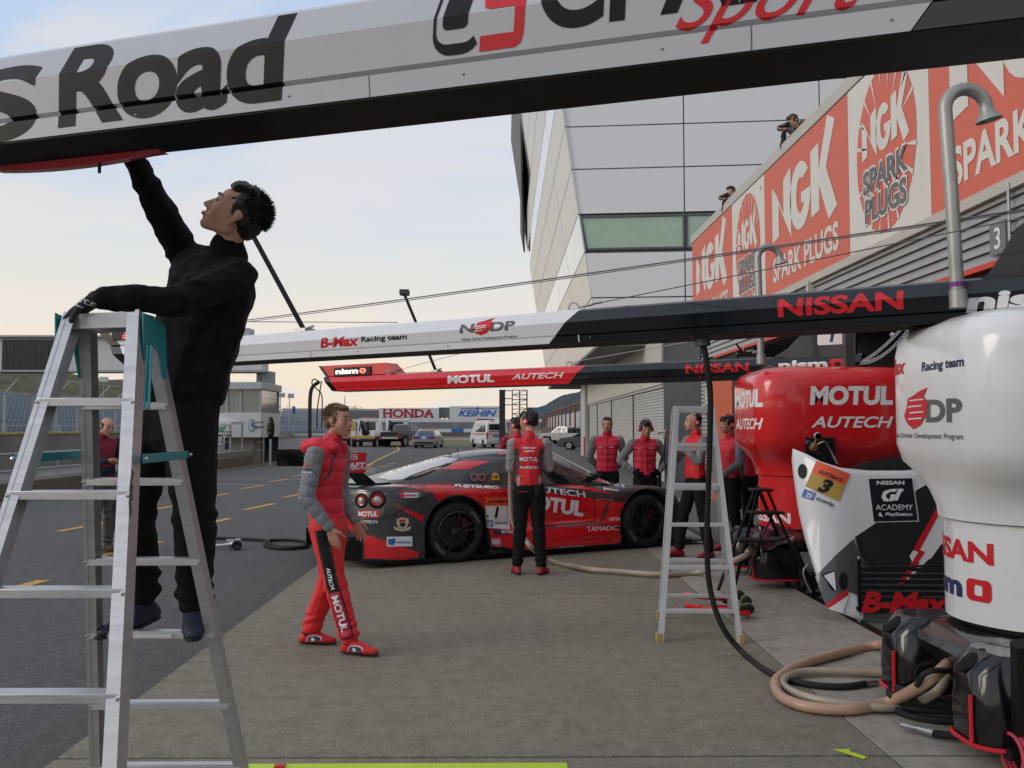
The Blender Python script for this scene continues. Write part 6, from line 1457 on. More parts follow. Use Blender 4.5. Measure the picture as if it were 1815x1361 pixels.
def sedan(paint, trunk):
    def f(t, M):
        W = 1.76
        shell(t, 'body', M, [(-2.2, .25), (-2.25, .6), (-2.2, .95), (-1.6, 1.0), (1.0, .95), (2.0, .82), (2.25, .62), (2.25, .25), (1.75, .2), (1.65, .5), (1.1, .5), (1.0, .2), (-1.0, .2), (-1.1, .5), (-1.65, .5), (-1.75, .2)], W, .05, paint, .6)
        shell(t, 'cabin', M, [(-1.65, .98), (-1.0, 1.36), (-.4, 1.42), (.3, 1.38), (1.15, .95)], W-.12, .42, paint, .98)
        link('rear_window', [M @ V(v) for v in ((-1.62, -.66, 1.04), (-1.62, .66, 1.04), (-1.12, .54, 1.325), (-1.12, -.54, 1.325))], [(0, 1, 2, 3)], GL, t)
        for s_ in (-1, 1): pane(t, M, [(-1.35, 1.04), (-.95, 1.30), (.25, 1.32), (.95, 1.02)], W-.12, .42, .98, s_)
        crossbox(t, M, (-2.24, 0, .82), (.04, W-.1, .26), 'boot_lid', trunk, bevel=.01)
        for s_ in (-1, 1): crossbox(t, M, (-2.26, s_*.66, .80), (.04, .32, .17), 'tail_lamp', TAIL, bevel=.01)
        crossbox(t, M, (-2.27, 0, .80), (.02, .36, .13), 'number_plate', WHITEM); crossbox(t, M, (-2.27, 0, .42), (.06, 1.4, .10), 'bumper_inlay', BLACKP)
        B(M).bar((-2.05, -.7, 1.0), (-2.05, -.7, 1.12), .04, .04).out('spoiler_leg', trunk, t); B(M).bar((-2.05, .7, 1.0), (-2.05, .7, 1.12), .04, .04).out('spoiler_leg', trunk, t); B(M).bar((-2.08, -.78, 1.13), (-2.08, .78, 1.13), .16, .03).out('spoiler', trunk, t, bevel=.005)
        for x in (-1.38, 1.38):
            for y in (-W/2+.02, W/2-.02): vwheel(t, M, x, y, .31)
        crossbox(t, M, (-.3, 0, 1.47), (.3, 1.1, .09), 'light_bar', AMB, bevel=.02)
    return f
def van(t, M):
    W = 1.80; paint = WHITEP
    shell(t, 'body', M, [(-2.3, .3), (-2.38, .7), (-2.36, 1.3), (-2.2, 1.95), (-1.9, 2.12), (1.0, 2.12), (1.5, 1.9), (2.1, 1.15), (2.35, .95), (2.4, .35), (1.95, .25), (1.85, .6), (1.25, .6), (1.15, .25), (-1.05, .25), (-1.15, .6), (-1.75, .6), (-1.85, .25)], W, .12, paint, 1.05, .08)
    link('rear_window', [M @ V(v) for v in ((-2.375, -.66, 1.22), (-2.375, .66, 1.22), (-2.245, .60, 1.83), (-2.245, -.60, 1.83))], [(0, 1, 2, 3)], GL, t, bevel=0)
    for s_ in (-1, 1):
        for a, b in ((-2.05, -1.15), (-1.05, -.1), (.0, .75)): pane(t, M, [(a, 1.22), (a+.05, 1.75), (b-.02, 1.75), (b, 1.22)], W, .12, 1.05, s_)
        pane(t, M, [(.85, 1.22), (.85, 1.75), (1.3, 1.72), (1.75, 1.24)], W, .12, 1.05, s_)
        pane(t, M, [(-2.3, 1.03), (-2.3, 1.10), (2.1, 1.10), (2.1, 1.03)], W, .12, 1.05, s_, REDM, 'red_stripe')
        crossbox(t, M, (-2.37, s_*.80, .95), (.06, .12, .5), 'tail_lamp', TAIL, bevel=.01)
    crossbox(t, M, (-2.385, 0, 1.06), (.012, 1.5, .06), 'red_stripe', REDM); crossbox(t, M, (-2.40, 0, .92), (.03, .7, .07), 'handle_recess', BLACKP); crossbox(t, M, (-2.42, 0, .42), (.14, 1.7, .16), 'bumper', PALE, bevel=.02); crossbox(t, M, (-2.41, 0, .66), (.02, .35, .14), 'number_plate', WHITEM)
    crossbox(t, M, (1.0, 0, 2.20), (.3, 1.4, .14), 'light_bar', TAIL, bevel=.03); crossbox(t, M, (-2.0, .3, 2.18), (.2, .4, .10), 'rear_beacon', TAIL, bevel=.03); B(M).ell((-1.2, -.1, 2.14), (.5, .4, .14), 14).out('roof_unit', WHITEP, t)
    for x in (-1.45, 1.55):
        for y in (-W/2+.01, W/2-.01): vwheel(t, M, x, y, .33)
def pickup(paint, bedc, load=False, lift=0):
    def f(t, M0):
        M = M0 @ Matrix.Translation((0, 0, lift)); W = 1.85
        shell(t, 'body', M, [(-2.5, .5), (-2.55, .75), (-2.52, 1.05), (-.45, 1.05), (1.3, 1.08), (2.3, 1.0), (2.5, .8), (2.5, .45), (2.0, .35), (1.9, .72), (1.15, .72), (1.05, .35), (-1.05, .35), (-1.15, .72), (-1.9, .72), (-2.0, .5)], W, .05, paint, .7)
        shell(t, 'cab', M, [(-.65, 1.04), (-.55, 1.62), (-.3, 1.70), (.55, 1.68), (1.25, 1.06)], W-.12, .28, paint, 1.05)
        crossbox(t, M, (-1.55, 0, 1.058), (1.75, 1.5, .02), 'load_bed', bedc)
        for s_ in (-1, 1):
            pane(t, M, [(-.5, 1.12), (-.45, 1.56), (.02, 1.58), (.02, 1.12)], W-.12, .28, 1.05, s_); pane(t, M, [(.1, 1.12), (.1, 1.58), (.5, 1.58), (1.02, 1.12)], W-.12, .28, 1.05, s_)
            crossbox(t, M, (-2.53, s_*.82, .88), (.06, .14, .3), 'tail_lamp', TAIL, bevel=.01)
        link('rear_window', [M @ V(v) for v in ((-.655, -.62, 1.14), (-.655, .62, 1.14), (-.575, .55, 1.56), (-.575, -.55, 1.56))], [(0, 1, 2, 3)], GL, t)
        crossbox(t, M, (-2.58, 0, .55), (.14, 1.7, .14), 'bumper', STEEL, bevel=.02); crossbox(t, M, (-2.55, 0, .9), (.03, 1.4, .26), 'tailgate', bedc, bevel=.01)
        if load:
            for x, h in ((-1.0, .35), (-1.6, .42), (-2.1, .3)): crossbox(t, M, (x, .1, 1.06+h/2), (.5, 1.3, h), 'load', BLACKP, bevel=.03)
        for x in (-1.5, 1.5):
            for y in (-W/2+.0, W/2-.0): vwheel(t, M0, x, y, .36+lift*.5, .26)
    return f
def tow(cabc, side=1):
    def f(t, M):
        W = 1.95
        shell(t, 'cab', M, [(.7, .5), (.7, 2.2), (.9, 2.3), (1.9, 2.3), (2.5, 1.3), (2.55, .5)], W, .08, cabc, 1.2)
        crossbox(t, M, (-1.0, 0, .78), (3.4, W, .24), 'flatbed', STEEL, bevel=.02)
        for s_ in (-1, 1): crossbox(t, M, (-1.3, s_*.82, 1.05), (2.2, .28, .42), 'side_locker', cabc, bevel=.02); crossbox(t, M, (-2.72, s_*.75, .62), (.06, .3, .16), 'tail_lamp', TAIL, bevel=.01)
        link('rear_window', [M @ V(v) for v in ((.69, -.6, 1.35), (.69, .6, 1.35), (.69, .58, 2.05), (.69, -.58, 2.05))], [(0, 1, 2, 3)], GL, t)
        crossbox(t, M, (-2.72, 0, .84), (.06, W, .16), 'yellow_bar', YELM, bevel=.01); crossbox(t, M, (-2.70, 0, .50), (.10, W-.2, .2), 'black_bumper', BLACKP, bevel=.02)
        B(M).bar((-.2, .15*side, .9), (-1.4, .35*side, 2.1), .2, .2).out('crane_boom', BLACKP, t, bevel=.02); B(M).bar((-1.4, .35*side, 2.1), (-1.9, .38*side, 1.3), .14, .14).out('crane_arm', DGREYP, t, bevel=.02); B(M).ell((-.3, .1, 1.15), (.35, .35, .3), 12).out('winch', BLACKP, t)
        crossbox(t, M, (1.3, 0, 2.36), (.3, 1.2, .07), 'light_bar', AMB, bevel=.03); B(M).bar((.6, -.85, 2.22), (.6, .85, 2.22), .06, .06).out('rear_rack', STEEL, t)
        for x in (-1.7, 1.9):
            for y in (-W/2+.01, W/2-.01): vwheel(t, M, x, y, .38, .28)
    return f
SILVER = mat('silver_car_paint', (.34, .35, .36), .3, .5, coat=.5, var=.04); OLIVE = mat('olive_paint', (.055, .055, .045), .4, coat=.3, var=.1); DBLUE = mat('dark_blue_paint', (.02, .03, .05), .25, coat=.6); BLUE = mat('police_blue', (.04, .13, .42), .3, coat=.5, var=.04)
vehicle('tow_truck', 'white tow truck with a black crane, left of the two, seen from behind', 'tow truck', 651, 791, 1, tow(WHITEP))
vehicle('tow_truck', 'white tow truck half hidden by the dark olive pickup', 'tow truck', 701, 790, 1, tow(WHITEP))
vehicle('tow_truck', 'yellow truck peeking out behind the racing driver face', 'truck', 606, 789, 3, tow(mat('truck_yellow', (.55, .36, .03), .35, coat=.4)))
vehicle('pickup_truck', 'dark olive off-road pickup truck parked between tow truck and blue saloon', 'pickup truck', 717, 791, -22, pickup(OLIVE, BLACKP, False, .16))
vehicle('saloon_car', 'silver saloon with blue boot lid and roof light bar parked on the pit lane', 'car', 760, 793, -5, sedan(SILVER, BLUE))
vehicle('ambulance', 'white ambulance van with red stripe and red roof lights', 'ambulance', 866, 793, 17, van)
vehicle('pickup_truck', 'silver pickup truck with a loaded bed standing side on by the far garages', 'pickup truck', 1003, 787, 58, pickup(SILVER, BLACKP, True))
vehicle('hatchback', 'dark blue car poking out from behind the end pillar of the garages', 'car', 1046, 797, 75, sedan(DBLUE, DBLUE))

# ================================================================ PEOPLE
_ICO = {}
def ico(n=2):
    if n not in _ICO:
        bm = bmesh.new(); bmesh.ops.create_icosphere(bm, subdivisions=n, radius=1); _ICO[n] = [v.co.copy() for v in bm.verts]; bm.free()
    return _ICO[n]
def hull_into(verts, faces, ells, n=2):
    """convex hull of ellipsoids (centre, radii or radius, optional rotation)"""
    bm = bmesh.new()
    for e in ells:
        c, r = V(e[0]), e[1]; r = (r, r, r) if isinstance(r, (int, float)) else r; Q = e[2] if len(e) > 2 else None
        for q in ico(n):
            p = V((q.x*r[0], q.y*r[1], q.z*r[2])); p = Q @ p if Q else p; bm.verts.new(c+p)
    res = bmesh.ops.convex_hull(bm, input=bm.verts)
    bmesh.ops.delete(bm, geom=[v for v in bm.verts if not v.link_faces], context='VERTS')
    bm.verts.index_update(); k = len(verts); verts += [v.co.copy() for v in bm.verts]; faces += [tuple(v.index+k for v in f.verts) for f in bm.faces]; bm.free()
def blob(name, prims, m, parent, vox=.009, smooth=3, disp=None, mfn=None, mats=None):
    """one continuous skin grown over the hulls, in the parent's frame"""
    vs, fs = [], []
    for p in prims: hull_into(vs, fs, p)
    me = bpy.data.meshes.new(name); me.from_pydata(vs, [], fs); o = bpy.data.objects.new(name, me); COL.objects.link(o)
    r = o.modifiers.new('r', 'REMESH'); r.mode = 'VOXEL'; r.voxel_size = vox; r.use_smooth_shade = True
    if smooth: s = o.modifiers.new('s', 'SMOOTH'); s.iterations = smooth; s.factor = .5
    m2 = bpy.data.meshes.new_from_object(o.evaluated_get(bpy.context.evaluated_depsgraph_get())); o.modifiers.clear(); o.data = m2; bpy.data.meshes.remove(me)
    if disp:
        co = [v.co.copy() for v in m2.vertices]; no_ = [v.normal.copy() for v in m2.vertices]
        for v, c, n_ in zip(m2.vertices, co, no_): v.co = c+n_*disp(c, n_)
    for x in (mats or [m]): m2.materials.append(x)
    if mfn: m2.polygons.foreach_set('material_index', [mfn(p.center) for p in m2.polygons])
    m2.polygons.foreach_set('use_smooth', [True]*len(m2.polygons)); m2.update(); m2.name = name
    o.parent = parent; WM[o.name] = WM[parent.name].copy(); return o
def cap(a, b, ra, rb): return [(a, ra), (b, rb)]
def folds(sc=9, amp=.006, ax=None, pitch=.05, qa=.0):
    def f(c, n_):
        q = noise.noise(V(c)*sc)+.5*noise.noise(V(c)*sc*2.3+V((5, 1, 2))); r = (1-abs(noise.noise(V((c.x*sc*.8, c.y*sc*.8, c.z*sc*1.6)))))
        d = amp*q*.7+amp*(r-.8)*.9
        return d
    return f
def quilt(zs=.085, amp=.010, base=None, z0=0, wob=.01):
    def f(c, n_):
        z = c.z-z0+wob*noise.noise(V((c.x*7, c.y*7, 0))); t = abs(math.sin(math.pi*z/zs)); 
        return amp*(t**.45-.75)+.0045*noise.noise(V(c)*22)+.004*noise.noise(V((c.x*40, c.y*40, c.z*14)))
    return f
def quilt_arm(a, b, c_, zs=.075, amp=.008):
    L1 = (b-a).length
    def f(c, n_):
        d1 = (b-a).normalized(); t1 = (c-a).dot(d1); d2 = (c_-b).normalized(); t2 = (c-b).dot(d2)
        s = t1 if t1 < L1 else L1+max(0, t2)
        s += .012*noise.noise(V(c)*9)
        return amp*(abs(math.sin(math.pi*s/zs))**.45-.75)+.004*noise.noise(V(c)*24)
    return f
def hand_prims(w, f, n, t, curl=.35, k=1.0, spread=1.0, fl=(.066, .076, .071, .056)):
    """w wrist, f finger direction, n palm normal, t thumb side"""
    w, f, n, t = V(w), V(f).normalized(), V(n).normalized(), V(t); t = (t-f*t.dot(f)-n*t.dot(n)).normalized()
    P = [[(w, .024*k), (w+f*.035*k+t*.020*k, .016*k), (w+f*.035*k-t*.020*k, .016*k)], [(w+f*.03*k+t*.022*k, .016*k), (w+f*.03*k-t*.024*k, .015*k), (w+f*.088*k+t*.030*k, .0115*k), (w+f*.082*k-t*.032*k, .0105*k)]]
    for i, (o, L_) in enumerate(zip((.030, .010, -.011, -.031), fl)):
        b = w+f*(.086-.004*abs(i-1))*k+t*o*k; d = (f+t*(.5-i/3)*.22*spread).normalized(); a = curl*(.8+.15*i); r = (.0095, .0098, .0092, .008)[i]*k; L_ = L_*k
        for seg, q in enumerate((.44, .31, .25)):
            d2 = (d*math.cos(a*(seg+.4))+n*math.sin(a*(seg+.4))).normalized(); e = b+d2*L_*q; P.append([(b, r), (e, r*.92)]); b = e; r *= .92
    b = w+f*.022*k+t*.028*k; d = (t*.75+f*.62+n*.25).normalized(); e = b+d*.042*k; P.append([(b, .013*k), (e, .0105*k)]); d2 = (d*.5+f*.8+n*.35).normalized(); e2 = e+d2*.032*k; P.append([(e, .0105*k), (e2, .0092*k)]); P.append([(e2, .0092*k), (e2+(d2+n*.3).normalized()*.022*k, .008*k)])
    return P
def frame(face, up=(0, 0, 1)):
    """3x3 whose -Y column looks along face"""
    y = -V(face).normalized(); z = V(up); z = (z-y*z.dot(y)).normalized(); x = y.cross(z); return Matrix((x, y, z)).transposed()
def head_prims(c, Q, k=1.0, fine=True):
    c = V(c); g = lambda p: c+Q @ (V(p)*k); e = lambda p, r: (g(p), tuple(x*k for x in r), Q)
    P = [[e((0, .014, .036), (.074, .094, .086))],
         [e((0, -.045, .045), (.057, .040, .045)), e((.034, -.048, -.015), (.030, .036, .034)), e((-.034, -.048, -.015), (.030, .036, .034)), e((0, .0, -.02), (.062, .06, .05))],
         [e((0, -.066, -.088), (.021, .022, .020)), e((.050, .008, -.052), (.015, .024, .026)), e((-.050, .008, -.052), (.015, .024, .026)), e((.030, -.05, -.02), (.030, .030, .03)), e((-.030, -.05, -.02), (.030, .030, .03))],
         [e((0, -.084, .012), (.0075, .010, .012)), e((0, -.107, -.025), (.0115, .0115, .010))],
         [e((.011, -.094, -.029), (.0085, .010, .007)), e((-.011, -.094, -.029), (.0085, .010, .007))],
         [e((-.040, -.074, .031), (.010, .009, .006)), e((-.016, -.085, .029), (.010, .008, .006))], [e((.040, -.074, .031), (.010, .009, .006)), e((.016, -.085, .029), (.010, .008, .006))],
         [e((-.017, -.0835, -.052), (.006, .008, .005)), e((0, -.092, -.051), (.008, .008, .0055)), e((.017, -.0835, -.052), (.006, .008, .005))],
         [e((-.015, -.083, -.063), (.006, .007, .006)), e((.0, -.089, -.064), (.008, .008, .0065)), e((.015, -.083, -.063), (.006, .007, .006))],
         [e((0, -.074, -.070), (.016, .012, .008)), e((0, -.076, -.090), (.014, .013, .012))]]
    for s in (-1, 1):
        P.append([e((s*.076, .012, .020), (.007, .017, .012)), e((s*.080, .020, .012), (.006, .014, .014)), e((s*.074, .006, -.026), (.006, .009, .009))])
        P.append([e((s*.031, -.0725, .012), (.017, .012, .0125))])
    return P, g, e
def make_face(par, g, Q, k, skin):
    """eyes, lids, brows and lips as small parts of the head"""
    for s in (-1, 1):
        ey = B(); ey.ell(g((s*.031, -.0745, .012)), (.0125*k, .0125*k, .0115*k), 12, Q.to_4x4()); o = ey.out('eye', mat('eye_white', (.40, .36, .33), .3), par, 'L')
        B().ell(g((s*.031, -.0845, .012)), (.0058*k, .0035*k, .0058*k), 10, Q.to_4x4()).out('iris', mat('iris_brown', (.012, .008, .006), .2), o, 'L')
        for dz, nm in ((.0075, 'upper_lid'), (-.0075, 'lower_lid')):
            pts = [g((s*.031+.0145*math.cos(a), -.0775-.0095*math.sin(a), .012+dz*math.sin(a)*.75)) for a in [math.pi*i/8 for i in range(9)]]
            B().tube(pts, .0026*k if dz > 0 else .0018*k, 6).out(nm, mat('lid_skin', (.22, .10, .065), .55) if dz > 0 else skin, par, 'L')
        pts = [g((s*(.014+.034*t), -.0935+.022*t**1.6, .0345+.006*math.sin(t*2.4))) for t in [i/6 for i in range(7)]]
        B().tube(pts, [.0022*k, .0034*k, .0036*k, .0034*k, .003*k, .0024*k, .0015*k], 6).out('eyebrow', HAIRDB, par, 'L')
    lip = mat('lip', (.30, .115, .095), .45)
    for zz, rr in ((-.0545, .0042), (-.0615, .0050)):
        pts = [g((.0225*t, -.0985+.0105*t*t, zz-.0015*abs(t)*(-1 if zz < -.06 else 1))) for t in [-1+i/4 for i in range(9)]]
        B().tube(pts, [rr*k*(1-.75*abs(-1+i/4)**2) for i in range(9)], 7).out('lip', lip, par, 'L')
    for s in (-1, 1): B().ell(g((s*.0075, -.1045, -.0335)), (.0032*k, .004*k, .002*k), 8, Q.to_4x4()).out('nostril', mat('nostril_dark', (.05, .015, .01), .7), par, 'L')
def hair_prims(e, style):
    P = [[e((0, .030, .052), (.080, .092, .082))], [e((0, .060, -.005), (.070, .052, .052)), e((0, .045, .045), (.078, .075, .06))]]
    for s in (-1, 1): P.append([e((s*.062, .035, .015), (.019, .040, .042)), e((s*.066, -.005, .038), (.011, .022, .026)), e((s*.069, -.008, .008), (.006, .010, .014))])
    if style == 'fringe': P += [[e((0, -.055, .092), (.055, .030, .028)), e((.03, -.078, .060), (.026, .012, .022)), e((-.03, -.078, .064), (.026, .012, .018))], [e((.066, -.02, .03), (.012, .028, .04))], [e((-.066, -.02, .03), (.012, .028, .04))]]
    elif style == 'short': P += [[e((0, -.048, .098), (.052, .030, .022)), e((0, .0, .112), (.06, .06, .02))]]
    elif style == 'full': P += [[e((0, -.050, .098), (.055, .026, .024)), e((0, .0, .118), (.062, .06, .022))]]
    elif style == 'bald': P = [[e((0, .052, .03), (.074, .066, .078))], [e((0, .060, -.005), (.068, .048, .048))]]+P[2:]
    elif style == 'shaved': P = [[e((0, .034, .046), (.0755, .084, .079))], [e((0, .062, -.005), (.066, .046, .048))]]+[[e((s*.066, .028, .015), (.012, .036, .038))] for s in (-1, 1)]
    return P
def tufts(par, g, Q, k, n, m, rnd, ln=.035, up=.5):
    b = B()
    for i in range(n):
        u = rnd.uniform(-1, 1); a = rnd.uniform(0, 2*math.pi); z = rnd.uniform(-.25, 1); r = math.sqrt(max(0, 1-z*z))
        d = V((r*math.cos(a), r*math.sin(a), z))
        if d.y < -.35 and d.z < .62: continue
        if z < .05 and d.y < .1: continue
        p = V((0, .028, .048))+V((d.x*.076, d.y*.088, d.z*.082)); dr = (d*.75+V((rnd.gauss(0, .5), rnd.gauss(0, .5)+.35, rnd.gauss(0, .45)+up*.3))).normalized(); L_ = ln*rnd.uniform(.3, 1.1); w = .0026
        s = d.cross(V((rnd.gauss(0, 1), rnd.gauss(0, 1), rnd.gauss(0, 1)))).normalized()*w; q = d.cross(s).normalized()*w; tip = p+dr*L_; mid = p+dr*L_*.55+V((0, 0, -.003))
        b.add([g(p+s), g(p-s*.5+q), g(p-s*.5-q), g(mid+s*.6), g(mid-s*.3+q*.6), g(mid-s*.3-q*.6), g(tip)], [(0, 1, 4, 3), (1, 2, 5, 4), (2, 0, 3, 5), (3, 4, 6), (4, 5, 6), (5, 3, 6)])
    return b.out('hair_tufts', m, par, 'L')
def defenders(par, g, e, Q, k):
    """red ear defenders with a black band over the head and a thin microphone arm"""
    RC = mat('ear_cup_red', (.50, .03, .06), .35, coat=.4); ed = None
    pts = [g((.092*math.cos(a), .020, .028+.118*math.sin(a))) for a in [math.pi*i/14 for i in range(15)]]
    ed = B().tube(pts, .0055*k, 8).out('ear_defender_band', BLACKP, par, 'L')
    for s in (-1, 1):
        Mx = Matrix.Translation(g((s*.082, .014, -.002))) @ (Q @ Matrix.Rotation(R(90*s), 3, 'Y')).to_4x4()
        B().lathe([(.0, -.008), (.030*k, -.008), (.036*k, .002), (.036*k, .016), (.029*k, .027), (.0, .030)], Mx, 18).out('ear_cup', RC, par, 'L')
        B().lathe([(.015*k, .029), (.0, .031)], Mx, 12).out('cup_badge', WHITEM, par, 'L')
def shoe_prims(an, toe, r=.043):
    an, toe = V(an), V(toe); h = V((toe.x-an.x, toe.y-an.y, 0)); h = h.normalized() if h.length > 1e-3 else V((0, -1, 0)); dn = V((0, 0, -1))
    z0 = min(an.z-.055, toe.z); heel = V((an.x, an.y, 0))-h*.045; L_ = V((0, 0, an.z-.06))
    a = heel+V((0, 0, an.z-.055)); ball = toe-h*.07
    return [[(V((a.x, a.y, a.z+.004)), (.036, .036, .034)), (an+V((0, 0, .0)), (.042, .042, .03)), (V((ball.x, ball.y, toe.z+.012)), (.046, .046, .030))], [(V((ball.x, ball.y, toe.z+.006)), (.047, .047, .032)), (toe-h*.022, (.034, .034, .026))]], h
def person(label, loc, rz, J=None, face=(0, -1, 0), up=(0, 0, 1), style='short', top='puffer', hair=HAIRB, skin=SKIN, vest=REDCLOTH, sleeve=GREYCLOTH, legs=BLACKCLOTH, shoe=RED, ears=False, k=1.0, vox=.010, hands=None, hk=1.0, glove=None, group=None, detail=True, lower=True, tuft=0, seed=1, legw=1.0, girth=1.0, hem=.93):
    rnd = random.Random(seed)
    t = thing('person', label, 'person', loc, rz, group)
    D = dict(head=(0, -.03, 1.625), neck=(0, .012, 1.47), chest=(0, .0, 1.30), waist=(0, .0, 1.08), pelvis=(0, .0, .94), shl=(.185, .01, 1.405), shr=(-.185, .01, 1.405), ell=(.245, .03, 1.12), elr=(-.245, .03, 1.12), wrl=(.255, -.05, .88), wrr=(-.255, -.05, .88), hil=(.085, 0, .90), hir=(-.085, 0, .90), knl=(.10, -.02, .49), knr=(-.10, -.02, .49), anl=(.11, .02, .085), anr=(-.11, .02, .085), tol=(.14, -.17, .03), tor=(-.14, -.17, .03))
    D.update(J or {}); D = {a: V(b)*(k if a != 'x' else 1) for a, b in D.items()}
    Q = frame(face, up); tw = (D['shl']-D['shr']); tw = V((tw.x, tw.y, 0)).normalized(); TQ = Matrix((tw, V((0, 0, 1)).cross(tw), V((0, 0, 1)))).transposed()
    hw = D['hil']-D['hir']; hw = V((hw.x, hw.y, 0)).normalized(); HQ = Matrix((hw, V((0, 0, 1)).cross(hw), V((0, 0, 1)))).transposed()
    P, g, e = head_prims(D['head'], Q, hk)
    P.append([(g((0, .022, -.045)), .052*hk), (D['neck'], .055)])
    c_ = D['chest']; w_ = D['waist']; p_ = D['pelvis']
    P += [[(c_, (.135, .085, .12), TQ), (w_, (.12, .08, .09), HQ)], [(w_, (.12, .08, .09), HQ), (p_, (.14, .09, .09), HQ)], [(D['neck']-V((0, 0, .065)), .04), (D['shl']-V((0, 0, .015)), .036), (D['shr']-V((0, 0, .015)), .036), (c_, (.13, .08, .09), TQ)]]
    HD = {}
    for s in 'lr':
        P += [cap(D['sh'+s], D['el'+s], .042, .036), cap(D['el'+s], D['wr'+s], .036, .024), cap(D['hi'+s], D['kn'+s], .075, .048), cap(D['kn'+s], D['an'+s], .048, .034), [(D['an'+s]-V((0, 0, .0)), .028), (D['to'+s]-(D['to'+s]-D['an'+s])*.5, .016)]]
        fa = (D['wr'+s]-D['el'+s]).normalized()
        h = (hands or {}).get(s) or dict(f=fa*.9+V((0, 0, -.3)), n=(-1 if s == 'l' else 1, .2, 0), t=(0, -1, 0), curl=.35)
        hp = hand_prims(D['wr'+s]+fa*.012, h['f'], h['n'], h['t'], h.get('curl', .35), h.get('k', 1.0)); HD[s] = hp
        P += hp
    body_ = blob('body', P, skin, t, vox, 2)
    if glove:
        for s in glove[0]:
            gp = [[(V(a[0]), a[1]*1.10+.0015) for a in q] for q in HD[s]]; fa = (D['wr'+s]-D['el'+s]).normalized(); gp.append([(D['wr'+s]-fa*.035, .031), (D['wr'+s]+fa*.015, .028)])
            blob('glove', gp, glove[1], t, min(vox, .007), 1)
    if detail: make_face(t, g, Q, hk, skin)
    amp = .006*hk
    hr = blob('hair', hair_prims(e, style), hair, t, min(vox, .008), 1, lambda c, n_: amp*noise.noise(V(c)*38)+amp*.7*noise.noise(V(c)*90))
    if tuft: tufts(t, g, Q, hk, tuft, hair, rnd, ln=.026)
    if ears: defenders(t, g, e, Q, hk)
    # trousers
    if lower:
        gl = legw; T = [[(p_+V((0, 0, .045)), (.158*girth, .108*girth, .05), HQ), (D['hil']+V((0, 0, -.03)), .098*gl), (D['hir']+V((0, 0, -.03)), .098*gl)]]
        for s in 'lr':
            kn, an = D['kn'+s], D['an'+s]; T += [cap(D['hi'+s]+V((0, 0, -.02)), kn, .100*gl, .074*gl), cap(kn, an+(kn-an).normalized()*.045, .074*gl, .064*gl)]
        sc = 13
        def tf(c, n_):
            r = 0
            for s in 'lr':
                kn, an = D['kn'+s], D['an'+s]
                for q, w in ((kn, .09), (an+V((0, 0, .07)), .10)):
                    d = (c-q).length
                    if d < .2: r += .011*math.exp(-(d/w)**2)*math.sin(c.z*(95 if q is not kn else 62)+c.x*18+c.y*14+3*noise.noise(V(c)*8))
            return r+.008*noise.noise(V((c.x*12, c.y*12, c.z*6)))+.004*noise.noise(V(c)*26)
        blob('trousers', T, legs, t, vox, 2, tf)
        for s in 'lr':
            sp, hd = shoe_prims(D['an'+s], D['to'+s]); sh_ = blob('shoe', sp, shoe, t, min(vox, .008), 2)
            an, toe = D['an'+s], D['to'+s]; a = V((an.x, an.y, 0))-hd*.05; a.z = an.z-.085; b = V((toe.x, toe.y, toe.z-.03)); b2 = b-hd*.09; b2.z = b.z
            blob('sole', [[(a+V((0, 0, .012)), (.036, .036, .010)), (b2+V((0, 0, .012)), (.046, .046, .010))], [(b2+V((0, 0, .012)), (.046, .046, .010)), (b+V((0, 0, .014))-hd*.01, (.034, .034, .010))]], WHITEM if shoe is RED else BLACKP, t, .008, 1)
    # upper garment
    puf = top == 'puffer'; a = .022 if puf else (.012 if top == 'shirt' else .018)
    G_ = girth; U = [[(c_, ((.145+a)*G_, (.100+a)*G_, .12), TQ), (w_, ((.138+a)*G_, (.098+a)*G_, .09), HQ)], [(w_, ((.138+a)*G_, (.098+a)*G_, .09), HQ), (V((p_.x, p_.y, p_.z+hem-.93+.02)), ((.150+a)*G_, (.104+a)*G_, .055), HQ)], [(D['neck']+V((0, .01, -.055)), .058+a*.5), (D['shl']-tw*.012, .052+a*.6), (D['shr']+tw*.012, .052+a*.6), (c_+V((0, 0, .0)), ((.145+a)*G_, (.098+a)*G_, .09), TQ)]]
    nk = (g((0, .022, -.06))-D['neck']).normalized(); U.append([(D['neck']-nk*.02, .062+a*.6), (D['neck']+nk*(.045 if puf else .028), .058+a*.4)])
    f0 = quilt(.098, .012) if puf else folds(8, .016 if top != 'shirt' else .011)
    vb = blob('vest' if puf else 'jacket', U, vest, t, vox, 2, f0)
    for s in 'lr':
        sh, el, wr = D['sh'+s], D['el'+s], D['wr'+s]; fa = (wr-el).normalized()
        sp = [cap(sh, el, .060+a*.5, .050+a*.45), cap(el, wr-fa*.01, .050+a*.45, .034+a*.35)]
        blob('sleeve', sp, sleeve, t, vox, 2, quilt_arm(sh, el, wr) if puf else folds(14, .012))
    t_ = trees(vb)[0]
    return t, D, vb, g, e, Q
def bodytext(t, vb, s, c, w, h, d, m, slope=0, **k):
    """print on a garment: centre c and throw direction d in the person's frame"""
    T = [tree_of(vb)]; d = V(d).normalized(); r = V((-d.y, d.x, 0)); r = -r if r.cross(V((0, 0, 1))).dot(d) < 0 else r
    r = d.cross(V((0, 0, 1))).normalized()
    o = V(c)-r*w/2-V((0, 0, h/2)); fn = projector(T, o, r, V((0, 0, 1))+r*slope, d, .004, back=.4)
    return text(s, w, h, fn, m, t, maxlen=.015, name='lettering', sp='L', **k)
